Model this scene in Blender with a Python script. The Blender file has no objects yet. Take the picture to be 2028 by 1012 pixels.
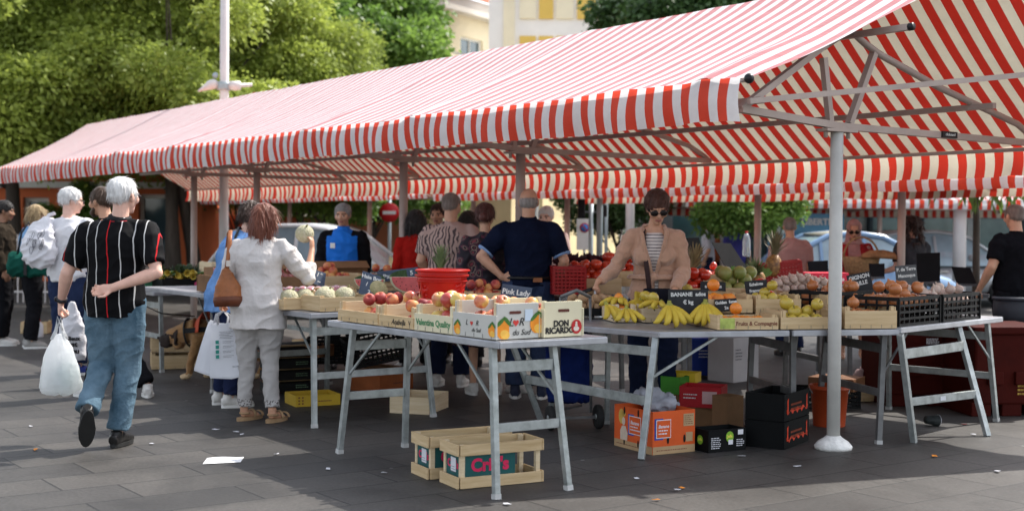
import bpy, bmesh, math, random
import numpy as np
from mathutils import Vector, Matrix, noise
R = math.radians
random.seed(7); np.random.seed(7)
scene = bpy.context.scene
COL = scene.collection
# ---------------------------------------------------------------- camera
CAMH = 1.45
F = 2600.0
cam = bpy.data.cameras.new("camera"); camo = bpy.data.objects.new("camera", cam); COL.objects.link(camo)
cam.sensor_width = 36.0; cam.lens = 36.0 * F / 2028.0
cam.clip_start = 0.1; cam.clip_end = 2000
camo.rotation_mode = 'QUATERNION'
_q = Matrix.Rotation(R(90) - math.atan(57 / F), 4, 'X') @ Matrix.Rotation(R(0.4), 4, 'Z')
camo.rotation_quaternion = _q.to_quaternion(); camo.location = (0, 0, CAMH)
cam.dof.use_dof = True; cam.dof.focus_distance = 8.6; cam.dof.aperture_fstop = 2.0
scene.camera = camo
_M3 = _q.to_3x3()
def ray(u, v):
    return _M3 @ Vector(((u - 1014) / F, -(v - 506) / F, -1.0))
def G(u, v, z=0.0):
    """point of the horizontal plane z that the photograph shows at pixel u, v"""
    r = ray(u, v); k = (z - CAMH) / r.z
    return Vector((r.x * k, r.y * k, z))
def PD(u, v, d):
    """point at distance d in front of the camera"""
    r = ray(u, v); k = d / r.y
    return Vector((r.x * k, d, CAMH + r.z * k))
E = Vector((-.582, .813, 0)); Pv = Vector((.813, .582, 0)); UP = Vector((0, 0, 1))
# ---------------------------------------------------------------- bookkeeping
def tag(o, label=None, cat=None, group=None, kind=None):
    if label: o['label'] = label
    if cat: o['category'] = cat
    if group: o['group'] = group
    if kind: o['kind'] = kind
    return o
def empty(name, loc, label=None, cat=None, group=None, rz=0.0):
    o = bpy.data.objects.new(name, None); COL.objects.link(o)
    o.location = loc; o.rotation_euler = (0, 0, rz); o.empty_display_size = .1
    return tag(o, label, cat, group)
def copy_tree(o, parent=None):
    c = o.copy(); COL.objects.link(c); c.parent = parent
    for ch in list(o.children): copy_tree(ch, c)
    return c
# ---------------------------------------------------------------- materials
_mats = {}
def nd(nt, t, **k):
    n = nt.nodes.new(t)
    for a, b in k.items():
        if a.startswith('i_'): n.inputs[a[2:].replace('_', ' ')].default_value = b
        else: setattr(n, a, b)
    return n
def M(name, col, rough=.6, var=.15, scale=6.0, metal=0.0, bump=0.0, bscale=40.0, transl=0.0, spec=.28, col2=None, sheen=0.0, coat=0.0, sss=0.0, stretch=None, detail=4.0, alpha=1.0, trans=0.0):
    if name in _mats: return _mats[name]
    m = bpy.data.materials.new(name); m.use_nodes = True; nt = m.node_tree; L = nt.links.new
    b = nt.nodes['Principled BSDF']; out = nt.nodes['Material Output']
    tc = nd(nt, 'ShaderNodeTexCoord'); vec = tc.outputs['Object']
    if stretch:
        mp = nd(nt, 'ShaderNodeMapping'); mp.inputs['Scale'].default_value = stretch; L(vec, mp.inputs['Vector']); vec = mp.outputs[0]
    n = nd(nt, 'ShaderNodeTexNoise', i_Scale=scale, i_Detail=detail, i_Roughness=.6); L(vec, n.inputs['Vector'])
    r = nd(nt, 'ShaderNodeMapRange'); r.inputs['From Min'].default_value = .3; r.inputs['From Max'].default_value = .7; L(n.outputs['Fac'], r.inputs['Value'])
    mx = nd(nt, 'ShaderNodeMix', data_type='RGBA')
    c = tuple(col[:3])
    if col2 is None: ca = tuple(x * (1 - var) for x in c); cb = tuple(min(1, x * (1 + var)) for x in c)
    else: ca, cb = c, tuple(col2[:3])
    mx.inputs[6].default_value = (*ca, 1); mx.inputs[7].default_value = (*cb, 1)
    L(r.outputs[0], mx.inputs[0]); L(mx.outputs[2], b.inputs['Base Color'])
    b.inputs['Roughness'].default_value = rough; b.inputs['Metallic'].default_value = metal
    b.inputs['Specular IOR Level'].default_value = spec
    if sheen: b.inputs['Sheen Weight'].default_value = sheen; b.inputs['Sheen Roughness'].default_value = .5
    if coat: b.inputs['Coat Weight'].default_value = coat; b.inputs['Coat Roughness'].default_value = .08
    if sss:
        b.inputs['Subsurface Weight'].default_value = sss; b.inputs['Subsurface Radius'].default_value = (1, .35, .2); b.inputs['Subsurface Scale'].default_value = .012
    if trans: b.inputs['Transmission Weight'].default_value = trans
    if alpha < 1: b.inputs['Alpha'].default_value = alpha
    if bump:
        n2 = nd(nt, 'ShaderNodeTexNoise', i_Scale=bscale, i_Detail=3.0); L(vec, n2.inputs['Vector'])
        bp = nd(nt, 'ShaderNodeBump'); bp.inputs['Strength'].default_value = bump; bp.inputs['Distance'].default_value = .02
        L(n2.outputs['Fac'], bp.inputs['Height']); L(bp.outputs[0], b.inputs['Normal'])
    if transl:
        t = nd(nt, 'ShaderNodeBsdfTranslucent'); L(mx.outputs[2], t.inputs['Color'])
        ms = nd(nt, 'ShaderNodeMixShader'); ms.inputs[0].default_value = transl
        L(b.outputs[0], ms.inputs[1]); L(t.outputs[0], ms.inputs[2]); L(ms.outputs[0], out.inputs['Surface'])
    _mats[name] = m
    return m
def M2(name, fn):
    """material whose base colour comes from fn(nt, link) -> colour socket"""
    if name in _mats: return _mats[name]
    m = bpy.data.materials.new(name); m.use_nodes = True; nt = m.node_tree
    fn(m, nt, nt.links.new, nt.nodes['Principled BSDF'], nt.nodes['Material Output'])
    _mats[name] = m
    return m
# ---------------------------------------------------------------- mesh builder
class MB:
    def __init__(s): s.v = []; s.f = []; s.mi = []; s.uv = None; s.cur = 0; s.sm = []; s.smooth = False
    def add(s, vs, fs):
        k = len(s.v); s.v += [tuple(x) for x in vs]
        for f in fs: s.f.append(tuple(i + k for i in f)); s.mi.append(s.cur); s.sm.append(s.smooth)
        return s
    def box(s, c, size, rz=0.0, M=None, taper=None):
        hx, hy, hz = size[0] / 2, size[1] / 2, size[2] / 2; cr, sr = math.cos(rz), math.sin(rz); vs = []
        for dz in (-1, 1):
            k = taper if (taper and dz < 0) else 1
            for dx, dy in ((-1, -1), (1, -1), (1, 1), (-1, 1)):
                x, y, z = dx * hx * k, dy * hy * k, dz * hz
                p = Vector((x * cr - y * sr, x * sr + y * cr, z))
                if M: p = M @ Vector((x, y, z))
                vs.append((p[0] + c[0], p[1] + c[1], p[2] + c[2]))
        return s.add(vs, [(0, 3, 2, 1), (4, 5, 6, 7), (0, 1, 5, 4), (1, 2, 6, 5), (2, 3, 7, 6), (3, 0, 4, 7)])
    def beam(s, a, b, w, h=None, up=UP):
        a, b = Vector(a), Vector(b); h = h or w; t = (b - a).normalized()
        x = t.cross(up)
        if x.length < 1e-3: x = Vector((1, 0, 0))
        x.normalize(); y = x.cross(t).normalized(); vs = []
        for p in (a, b):
            for dx, dy in ((-1, -1), (1, -1), (1, 1), (-1, 1)): vs.append(p + x * dx * w / 2 + y * dy * h / 2)
        return s.add(vs, [(0, 3, 2, 1), (4, 5, 6, 7), (0, 1, 5, 4), (1, 2, 6, 5), (2, 3, 7, 6), (3, 0, 4, 7)])
    def tube(s, pts, rad, n=10, cap=True, ref=None, ry=None):
        pts = [Vector(p) for p in pts]; m = len(pts)
        if not hasattr(rad, '__len__'): rad = [rad] * m
        if ry is None: ry = rad
        elif not hasattr(ry, '__len__'): ry = [ry] * m
        sm = s.smooth; s.smooth = True; vs = []; px = None
        for i, p in enumerate(pts):
            t = (pts[min(i + 1, m - 1)] - pts[max(i - 1, 0)])
            t = t.normalized() if t.length > 1e-9 else UP
            if ref is not None: x = Vector(ref) - t * t.dot(Vector(ref))
            elif px is None:
                x = t.orthogonal()
            else: x = px - t * t.dot(px)
            if x.length < 1e-6: x = t.orthogonal()
            x.normalize(); px = x; y = t.cross(x)
            for k in range(n):
                a = 2 * math.pi * k / n; vs.append(p + x * math.cos(a) * rad[i] + y * math.sin(a) * ry[i])
        fs = []
        for i in range(m - 1):
            for k in range(n): fs.append((i * n + k, i * n + (k + 1) % n, (i + 1) * n + (k + 1) % n, (i + 1) * n + k))
        if cap: fs += [tuple(range(n - 1, -1, -1)), tuple(range((m - 1) * n, m * n))]
        s.add(vs, fs); s.smooth = sm; return s
    def lathe(s, prof, c=(0, 0, 0), n=20, M=None, cap=True):
        sm = s.smooth; s.smooth = True; vs = []; m = len(prof); c = Vector(c)
        for r, z in prof:
            for k in range(n):
                a = 2 * math.pi * k / n; p = Vector((r * math.cos(a), r * math.sin(a), z))
                vs.append((M @ p if M else p) + c)
        fs = []
        for i in range(m - 1):
            for k in range(n): fs.append((i * n + k, i * n + (k + 1) % n, (i + 1) * n + (k + 1) % n, (i + 1) * n + k))
        if cap: fs += [tuple(range(n - 1, -1, -1)), tuple(range((m - 1) * n, m * n))]
        s.add(vs, fs); s.smooth = sm; return s
    def ell(s, c, r, M=None, nu=14, nv=9):
        sm = s.smooth; s.smooth = True; c = Vector(c)
        if not hasattr(r, '__len__'): r = (r, r, r)
        vs = []; fs = []
        def pt(x, y, z):
            p = Vector((x * r[0], y * r[1], z * r[2])); return (M @ p if M else p) + c
        vs.append(pt(0, 0, -1))
        for j in range(1, nv):
            th = math.pi * j / nv
            for i in range(nu):
                a = 2 * math.pi * i / nu; vs.append(pt(math.sin(th) * math.cos(a), math.sin(th) * math.sin(a), -math.cos(th)))
        vs.append(pt(0, 0, 1)); top = len(vs) - 1
        for i in range(nu):
            fs.append((0, 1 + (i + 1) % nu, 1 + i))
            for j in range(nv - 2):
                a = 1 + j * nu; b = a + nu
                fs.append((a + i, a + (i + 1) % nu, b + (i + 1) % nu, b + i))
            a = 1 + (nv - 2) * nu; fs.append((a + i, a + (i + 1) % nu, top))
        s.add(vs, fs); s.smooth = sm; return s
    def grid(s, fn, nu, nv):
        vs = [fn(i / nu, j / nv) for j in range(nv + 1) for i in range(nu + 1)]
        fs = [(j * (nu + 1) + i, j * (nu + 1) + i + 1, (j + 1) * (nu + 1) + i + 1, (j + 1) * (nu + 1) + i) for j in range(nv) for i in range(nu)]
        return s.add(vs, fs)
    def prism(s, pts, z0, z1):
        n = len(pts); vs = [(p[0], p[1], z0) for p in pts] + [(p[0], p[1], z1) for p in pts]
        return s.add(vs, [tuple(range(n - 1, -1, -1)), tuple(range(n, 2 * n))] + [(i, (i + 1) % n, n + (i + 1) % n, n + i) for i in range(n)])
    def slab(s, pts, off):
        """outline of 3-D points thickened along vector off"""
        n = len(pts); off = Vector(off); vs = [Vector(p) for p in pts] + [Vector(p) + off for p in pts]
        return s.add(vs, [tuple(range(n - 1, -1, -1)), tuple(range(n, 2 * n))] + [(i, (i + 1) % n, n + (i + 1) % n, n + i) for i in range(n)])
    def mesh(s, name):
        me = bpy.data.meshes.new(name); me.from_pydata(s.v, [], s.f); me.update()
        return me
    def build(s, name, mats, parent=None, bevel=0.0, local=None, fix=True, loc=None):
        """mesh object; local = root whose frame the coordinates are world in (converted)"""
        me = s.mesh(name)
        if not isinstance(mats, (list, tuple)): mats = [mats]
        for m in mats: me.materials.append(m)
        me.polygons.foreach_set('material_index', s.mi); me.polygons.foreach_set('use_smooth', s.sm)
        if fix:
            bm = bmesh.new(); bm.from_mesh(me); bmesh.ops.recalc_face_normals(bm, faces=bm.faces); bm.to_mesh(me); bm.free()
        o = bpy.data.objects.new(name, me); COL.objects.link(o)
        if parent is not None:
            o.parent = parent
        if local is not None:
            Mi = root_matrix(local).inverted(); me.transform(Mi)
        if loc is not None:
            me.transform(Matrix.Translation(-Vector(loc))); o.location = loc
        if bevel:
            b = o.modifiers.new('bevel', 'BEVEL'); b.width = bevel; b.segments = 2; b.limit_method = 'ANGLE'
        return o
def root_matrix(o):
    m = Matrix.LocRotScale(o.location, o.rotation_euler, o.scale)
    return (root_matrix(o.parent) @ m) if o.parent else m
def text(name, body, Mw, size, mat, parent=None, extrude=.0006, bold=0.0, shear=0.0, align='CENTER', spacing=1.0):
    """lettering as a thin mesh; Mw = 4x4 matrix: local x along the line, y up, z towards the reader"""
    c = bpy.data.curves.new(name, 'FONT'); c.body = body; c.size = size; c.extrude = extrude; c.align_x = align; c.align_y = 'CENTER'
    c.offset = bold; c.shear = shear; c.resolution_u = 3; c.space_character = spacing
    o = bpy.data.objects.new(name, c); COL.objects.link(o)
    dg = bpy.context.evaluated_depsgraph_get(); me = bpy.data.meshes.new_from_object(o.evaluated_get(dg))
    bpy.data.objects.remove(o); bpy.data.curves.remove(c)
    me.name = name; me.transform(Mw); me.materials.clear(); me.materials.append(mat)
    ob = bpy.data.objects.new(name, me); COL.objects.link(ob)
    if parent is not None:
        me.transform(root_matrix(parent).inverted()); ob.parent = parent
    return ob
def face_matrix(origin, x, y):
    x = Vector(x).normalized(); y = Vector(y); y = (y - x * x.dot(y)).normalized(); z = x.cross(y)
    m = Matrix((x, y, z)).transposed().to_4x4(); m.translation = Vector(origin); return m
def pick(a, b): return random.uniform(a, b)
# ---------------------------------------------------------------- world and sun
w = bpy.data.worlds.new("World"); scene.world = w; w.use_nodes = True
nt = w.node_tree; bg = nt.nodes['Background']
SUN = Vector((.66, .49, 1.0)).normalized()
sk = nt.nodes.new('ShaderNodeTexSky'); sk.sky_type = 'NISHITA'; sk.sun_disc = False
sk.sun_elevation = math.asin(SUN.z); sk.sun_rotation = math.atan2(SUN.x, SUN.y)
sk.air_density = 1.0; sk.dust_density = 1.5; sk.ozone_density = 1.0
hs = nt.nodes.new('ShaderNodeHueSaturation'); hs.inputs['Saturation'].default_value = .38; nt.links.new(sk.outputs[0], hs.inputs['Color']); nt.links.new(hs.outputs[0], bg.inputs['Color']); bg.inputs['Strength'].default_value = .13
sl = bpy.data.lights.new('sun', 'SUN'); sl.energy = 2.5; sl.angle = R(.55); sl.color = (1, .955, .88)
so = bpy.data.objects.new('sun', sl); COL.objects.link(so); so.location = (20, 15, 40)
so.rotation_mode = 'QUATERNION'; so.rotation_quaternion = SUN.to_track_quat('Z', 'Y')
scene.view_settings.view_transform = 'Standard'; scene.view_settings.look = 'None'; scene.view_settings.gamma = 1; scene.view_settings.exposure = 1.45
# ---------------------------------------------------------------- ground
def mk_paving(m, nt, L, b, out):
    tc = nd(nt, 'ShaderNodeTexCoord')
    mp = nd(nt, 'ShaderNodeMapping'); mp.inputs['Rotation'].default_value = (0, 0, -math.atan2(Pv.y, Pv.x)); L(tc.outputs['Object'], mp.inputs[0])
    br = nd(nt, 'ShaderNodeTexBrick'); L(mp.outputs[0], br.inputs['Vector'])
    br.inputs['Color1'].default_value = (.068, .062, .056, 1); br.inputs['Color2'].default_value = (.043, .040, .038, 1); br.inputs['Mortar'].default_value = (.016, .015, .015, 1)
    br.inputs['Scale'].default_value = 1.0; br.inputs['Brick Width'].default_value = .82; br.inputs['Row Height'].default_value = .40
    br.inputs['Mortar Size'].default_value = .007; br.inputs['Mortar Smooth'].default_value = .3; br.offset = .37; br.squash = 1.0
    n1 = nd(nt, 'ShaderNodeTexNoise', i_Scale=.9, i_Detail=6.0, i_Roughness=.65); L(tc.outputs['Object'], n1.inputs[0])
    n2 = nd(nt, 'ShaderNodeTexNoise', i_Scale=45.0, i_Detail=3.0); L(tc.outputs['Object'], n2.inputs[0])
    r1 = nd(nt, 'ShaderNodeMapRange'); L(n1.outputs[0], r1.inputs[0])
    for i, x in zip(('From Min', 'From Max', 'To Min', 'To Max'), (.3, .7, .62, 1.28)): r1.inputs[i].default_value = x
    r2 = nd(nt, 'ShaderNodeMapRange'); L(n2.outputs[0], r2.inputs[0])
    for i, x in zip(('From Min', 'From Max', 'To Min', 'To Max'), (.3, .7, .78, 1.22)): r2.inputs[i].default_value = x
    mu = nd(nt, 'ShaderNodeMath', operation='MULTIPLY'); L(r1.outputs[0], mu.inputs[0]); L(r2.outputs[0], mu.inputs[1])
    mx = nd(nt, 'ShaderNodeMix', data_type='RGBA', blend_type='MULTIPLY'); mx.inputs[0].default_value = 1; L(br.outputs['Color'], mx.inputs[6]); L(mu.outputs[0], mx.inputs[7])
    # pale worn spots and chewing gum
    vo = nd(nt, 'ShaderNodeTexVoronoi', i_Scale=1.9); L(tc.outputs['Object'], vo.inputs['Vector'])
    lt = nd(nt, 'ShaderNodeMath', operation='LESS_THAN'); lt.inputs[1].default_value = .028; L(vo.outputs['Distance'], lt.inputs[0])
    m3 = nd(nt, 'ShaderNodeMix', data_type='RGBA'); L(lt.outputs[0], m3.inputs[0]); L(mx.outputs[2], m3.inputs[6]); m3.inputs[7].default_value = (.2, .2, .19, 1)
    vd = nd(nt, 'ShaderNodeTexVoronoi', i_Scale=5.3); L(tc.outputs['Object'], vd.inputs['Vector']); ld = nd(nt, 'ShaderNodeMath', operation='LESS_THAN'); ld.inputs[1].default_value = .05; L(vd.outputs['Distance'], ld.inputs[0]); m4 = nd(nt, 'ShaderNodeMix', data_type='RGBA'); ls = nd(nt, 'ShaderNodeMath', operation='MULTIPLY'); ls.inputs[1].default_value = .55; L(ld.outputs[0], ls.inputs[0]); L(ls.outputs[0], m4.inputs[0]); L(m3.outputs[2], m4.inputs[6]); m4.inputs[7].default_value = (.015, .014, .013, 1)
    n3 = nd(nt, 'ShaderNodeTexNoise', i_Scale=.55, i_Detail=5.0, i_Roughness=.7, i_Distortion=1.5); L(tc.outputs['Object'], n3.inputs[0]); r5 = nd(nt, 'ShaderNodeMapRange'); L(n3.outputs[0], r5.inputs[0])
    for i, x in zip(('From Min', 'From Max', 'To Min', 'To Max'), (.50, .60, 1.0, .72)): r5.inputs[i].default_value = x
    m5 = nd(nt, 'ShaderNodeMix', data_type='RGBA', blend_type='MULTIPLY'); m5.inputs[0].default_value = 1; L(m4.outputs[2], m5.inputs[6]); L(r5.outputs[0], m5.inputs[7])
    L(m5.outputs[2], b.inputs['Base Color']); 
    r3 = nd(nt, 'ShaderNodeMapRange'); L(n1.outputs[0], r3.inputs[0]); r3.inputs['To Min'].default_value = .45; r3.inputs['To Max'].default_value = .75; L(r3.outputs[0], b.inputs['Roughness'])
    b.inputs['Specular IOR Level'].default_value = .4
    bp = nd(nt, 'ShaderNodeBump'); bp.inputs['Strength'].default_value = .5; bp.inputs['Distance'].default_value = .006
    ad = nd(nt, 'ShaderNodeMath', operation='MULTIPLY_ADD'); L(n2.outputs[0], ad.inputs[0]); ad.inputs[1].default_value = .35; iv = nd(nt, 'ShaderNodeMath', operation='SUBTRACT'); iv.inputs[0].default_value = 1; L(br.outputs['Fac'], iv.inputs[1]); L(iv.outputs[0], ad.inputs[2])
    L(ad.outputs[0], bp.inputs['Height']); L(bp.outputs[0], b.inputs['Normal'])
g = MB(); g.add([(-300, -30, 0), (300, -30, 0), (300, 400, 0), (-300, 400, 0)], [(0, 1, 2, 3)])
tag(g.build('ground', M2('paving', mk_paving)), kind='structure')
# ---------------------------------------------------------------- hillside far away
def hill(u, v):
    x = -160 + 420 * u; y = 190 + 160 * v
    z = 62 * v ** 1.2 * (.75 + .5 * noise.noise(Vector((x * .008, y * .008, 3)))) + 4 * noise.noise(Vector((x * .03, y * .03, 0)))
    return (x, y, z - 1)
hb = MB(); hb.smooth = True; hb.grid(hill, 60, 20)
tag(hb.build('hillside', M('hill_green', (.10, .14, .10), .9, .5, .08)), kind='structure')
# ---------------------------------------------------------------- buildings
PL = lambda n, c, v=.08: M(n, c, .85, v, .6, bump=.1, bscale=30)
glassm = M('window_glass', (.06, .10, .12), .08, .2, 1.0, spec=.8)
tealglass = M('shop_glass', (.05, .14, .15), .12, .45, .6, spec=.8, col2=(.14, .28, .28))
glassdk = M('shop_glass_dark', (.015, .03, .035), .08, .6, 1.2, spec=.8, col2=(.06, .10, .10)); glassmid = M('shop_glass_mid', (.03, .09, .10), .1, .5, .8, spec=.8, col2=(.16, .26, .25))  # dark and mid tints put reflections and the dim interior into the pane colour
whitep = M('white_paint', (.78, .77, .74), .5, .06)
def building(name, label, wall_c, origin, xdir, width, depth, height, wins, roof=None, sunblind=None, frame_mat=None, cat='building'):
    """box with recessed windows. wins: (x0, x1, z0, z1) on the front; xdir along the front, front faces -y side"""
    xd = Vector(xdir).normalized(); nd_ = Vector((xd.y, -xd.x, 0)); o = Vector(origin)
    root = empty(name, o, label, cat)
    wl = MB()
    # front wall as a grid with holes
    xs = sorted({0, width} | {a for q in wins for a in q[:2]}); zs = sorted({0, height} | {a for q in wins for a in q[2:4]})
    for i in range(len(xs) - 1):
        for j in range(len(zs) - 1):
            cx, cz = (xs[i] + xs[i + 1]) / 2, (zs[j] + zs[j + 1]) / 2
            if any(q[0] < cx < q[1] and q[2] < cz < q[3] for q in wins): continue
            p = lambda x, z: o + xd * x + UP * z
            wl.add([p(xs[i], zs[j]), p(xs[i + 1], zs[j]), p(xs[i + 1], zs[j + 1]), p(xs[i], zs[j + 1])], [(0, 1, 2, 3)])
    for q in wins:
        a = [o + xd * q[0] + UP * q[2], o + xd * q[1] + UP * q[2], o + xd * q[1] + UP * q[3], o + xd * q[0] + UP * q[3]]
        b = [p - nd_ * .25 for p in a]
        wl.add(a + b, [(0, 1, 5, 4), (1, 2, 6, 5), (2, 3, 7, 6), (3, 0, 4, 7)])
    b0 = [o, o + xd * width, o + xd * width - nd_ * depth, o - nd_ * depth]; t0 = [p + UP * height for p in b0]
    wl.add(b0 + t0, [(1, 2, 6, 5), (2, 3, 7, 6), (3, 0, 4, 7), (4, 5, 6, 7)])
    wl.build('wall', wall_c, root, local=root, fix=False)
    for q in wins:
        f = MB(); c = lambda x, z, d=.16: o + xd * x + UP * z - nd_ * d
        f.beam(c(q[0] + .05, q[2]), c(q[0] + .05, q[3]), .1, .06); f.beam(c(q[1] - .05, q[2]), c(q[1] - .05, q[3]), .1, .06)
        f.beam(c(q[0] + .1, q[3] - .05), c(q[1] - .1, q[3] - .05), .06, .1); f.beam(c(q[0] + .1, q[2] + .05), c(q[1] - .1, q[2] + .05), .06, .1)
        if q[1] - q[0] > 1.0: f.beam(c((q[0] + q[1]) / 2, q[2] + .1), c((q[0] + q[1]) / 2, q[3] - .1), .07, .05)
        wo = f.build('window', frame_mat or whitep, root, local=root)
        gp = MB(); gp.slab([c(q[0], q[2], .2), c(q[1], q[2], .2), c(q[1], q[3], .2), c(q[0], q[3], .2)], -nd_ * .02)
        gp.build('pane', q[4] if len(q) > 4 else glassm, wo, local=root)
    return root, o, xd, nd_
# cream apartment block with terracotta roof
creamw = PL('cream_wall', (.80, .70, .50))
D = 62
def bx(u, d): return (u - 1014) / F * d
x0 = bx(838, D)
r, o, xd, n_ = building('apartment_building', 'cream apartment block with terracotta roof and glazed balcony', creamw, (x0, D, .9), (.5, .87, 0), 6.9, 10, 10.9,
    [(.9 + .0, 1.9, 8.2, 10.0, M('blue_glass', (.12, .28, .36), .15, .3, .5)), (3.2, 5.3, 8.3, 9.9), (.9, 1.9, 5.0, 6.9), (3.2, 5.0, 5.0, 6.9, M('shutter_grey', (.55, .5, .46), .7, .1)), (.9, 1.9, 2.0, 3.8), (3.2, 5.0, 2.0, 3.8)])
c = MB(); c.box(o + xd * 3.3 + n_ * .2 - UP * -11.25, (7.4, .9, .7), math.atan2(xd.y, xd.x)); c.build('cornice', PL('cornice_stone', (.62, .58, .52)), r, local=r)
c = MB(); rp = [o + xd * -.5 + n_ * .8 + UP * 11.62, o + xd * 7.1 + n_ * .8 + UP * 11.62, o + xd * 7.1 - n_ * 5 + UP * 14, o + xd * -.5 - n_ * 5 + UP * 14]
c.slab(rp, UP * .15); c.build('roof', M('terracotta', (.50, .17, .10), .8, .25, 2.0, stretch=(6, 1, 1)), r, local=r)
c = MB(); c.box(o + xd * 3.4 + n_ * .75 + UP * 7.55, (6.4, 1.5, .35), math.atan2(xd.y, xd.x)); bo = c.build('balcony', PL('balcony_slab', (.7, .66, .58)), r, local=r)
c = MB(); c.box(o + xd * 4.6 + n_ * 1.45 + UP * 8.2, (3.2, .06, .95), math.atan2(xd.y, xd.x)); c.build('balcony_glass', M('green_glass', (.35, .5, .45), .2, .1), bo, local=r)
c = MB()
for k in range(12): c.beam(o + xd * (.3 + k * .24) + n_ * 1.45 + UP * 7.7, o + xd * (.3 + k * .24) + n_ * 1.45 + UP * 8.65, .03)
c.beam(o + xd * .3 + n_ * 1.45 + UP * 8.67, o + xd * 2.95 + n_ * 1.45 + UP * 8.67, .05); c.build('balcony_railing', M('rail_white', (.7, .7, .68), .4, .05), bo, local=r)
# ochre panelled block
D = 54
ochre = PL('ochre_panel', (.76, .52, .13)); pale = PL('pale_panel', (.86, .77, .58)); lilac = PL('lilac_render', (.86, .83, .81))
r = empty('panelled_building', (bx(984, D), D, 0), 'pale office block with ochre and cream rectangular wall panels', 'building')
b = MB(); b.box((bx(1100, D), D + 5, 8), (5.6, 10, 16)); b.build('wall', lilac, r, local=r, loc=None)
wb = bx(1100, D) - 2.8; px = D / F
for i, (ua, ub) in enumerate(((1026, 1058), (1064, 1092), (1098, 1132), (1139, 1180))):
    for j, (za, zb) in enumerate(((9.95, 15.6), (5.6, 9.25), (2.0, 5.2))):
        za2 = za; m_ = pale if j == 0 and i % 2 == 0 else ochre
        p = MB(); p.box(((bx(ua, D) + bx(ub, D)) / 2, D - .03, (za2 + zb) / 2), (bx(ub, D) - bx(ua, D), .12, zb - za2)); p.build('wall_panel', m_, r, local=r)
p = MB(); p.box((bx(1005, D), D - .02, 7.5), ((1018 - 996) * px, .1, 14.6)); p.build('wall_panel', pale, r, local=r)
# red-orange building on the left behind the trees
redw = PL('red_render', (.62, .15, .055), .12)
D = 33
r, o, xd, n_ = building('red_building', 'red-orange rendered building with white trim behind the dark tree trunks', redw, (bx(-120, D), D, 0), (1, 0, 0), 6.6, 8, 6.5,
    [(2.1, 2.75, .4, 2.1), (3.0, 3.9, .9, 1.9, M('grille_dark', (.05, .05, .05), .6)), (5.0, 5.9, .3, 2.2)], frame_mat=M('trim_white', (.74, .70, .62), .6, .06))
c = MB(); c.box(o + xd * 3.3 + n_ * .06 + UP * 2.42, (6.6, .12, .16)); c.build('string_course', _mats['trim_white'], r, local=r)
c = MB(); c.box(o + xd * 3.3 + n_ * .2 + UP * 6.6, (7.0, .6, .3)); c.build('cornice', _mats['trim_white'], r, local=r)
# low terracotta wall in the middle distance
D = 36
b = MB(); b.box((bx(640, D), D, .85), (5.6, .3, 1.7)); 
tag(b.build('garden_wall', PL('terracotta_wall', (.45, .16, .08)), loc=(bx(640, D), D, 0)), 'low terracotta garden wall beyond the white car', 'wall')
# sunlit yellow stone building in the middle
D = 40
r, o, xd, n_ = building('stone_building', 'sunlit pale yellow stone building behind the no parking sign', PL('yellow_stone', (.62, .50, .28), .16), (bx(1012, D), D, 0), (.3, .95, 0), 15.0, 6, 5.2,
    [(2.0, 3.4, 1.4, 3.3), (6.2, 7.6, 1.4, 3.3), (10.5, 11.9, 1.4, 3.3)])
# glass shop front on the right
D = 27
r = empty('shop_front', (bx(1320, D), D, 0), 'teal glazed shop front with white fascia and dark mullions', 'building')
W = 9.5; xa = bx(1318, D)
b = MB(); b.box((xa + W / 2, D + 3.1, 2.6), (W, 6, 5.2)); b.build('wall', PL('shop_wall', (.3, .3, .3)), r, local=r)
for k in range(9):
    p = MB(); p.box((xa + .52 + k * 1.05, D + .04, 1.15), (.97, .05, 2.0)); p.build('glass_pane', (tealglass, glassdk, glassmid)[(k * 5 + k // 3) % 3], r, local=r)
    p = MB(); p.box((xa + k * 1.05, D - .02, 1.2), (.07 if k % 3 else .26, .14, 2.4)); p.build('mullion', M('mullion_dark', (.03, .05, .06), .4) if k % 3 else M('mullion_pale', (.35, .38, .37), .5), r, local=r)
p = MB(); p.box((xa + W / 2, D - .2, 2.35), (W, .5, .34)); p.build('fascia', M('fascia_grey', (.33, .42, .42), .5, .2, 1.0), r, local=r)
p = MB(); p.box((xa + W / 2, D - .02, 3.6), (W, .1, 2.0)); p.build('upper_glazing', tealglass, r, local=r)
# banner with lettering
D = 24.5
r = empty('banner', PD(1600, 520, D), 'blue and yellow poster hoarding headed LIBERTE behind the seated car', 'banner')
def mk_poster(m, nt, L, b, out):
    tc = nd(nt, 'ShaderNodeTexCoord'); n = nd(nt, 'ShaderNodeTexNoise', i_Scale=5.0, i_Detail=3.0); L(tc.outputs['Object'], n.inputs[0])
    cr = nd(nt, 'ShaderNodeValToRGB'); L(n.outputs[0], cr.inputs[0]); e = cr.color_ramp.elements
    e[0].position = .3; e[0].color = (.02, .05, .16, 1); e[1].position = .8; e[1].color = (.6, .45, .06, 1)
    for p_, c_ in ((.45, (.03, .16, .38, 1)), (.55, (.12, .35, .5, 1)), (.62, (.3, .5, .45, 1))): x = e.new(p_); x.color = c_
    L(cr.outputs[0], b.inputs['Base Color']); b.inputs['Roughness'].default_value = .5
p = MB(); a0 = PD(1520, 430, D); a1 = PD(1668, 520, D); p.box(((a0.x + a1.x) / 2, D, a0.z / 2 + .12), (a1.x - a0.x, .08, a0.z - .12)); p.build('poster', M2('poster_art', mk_poster), r, local=r)
p = MB(); p.box(((a0.x + a1.x) / 2, D - .06, a0.z - .1), (a1.x - a0.x, .06, .34)); hd = p.build('header', M('banner_blue', (.13, .33, .50), .5, .1), r, local=r)
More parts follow.
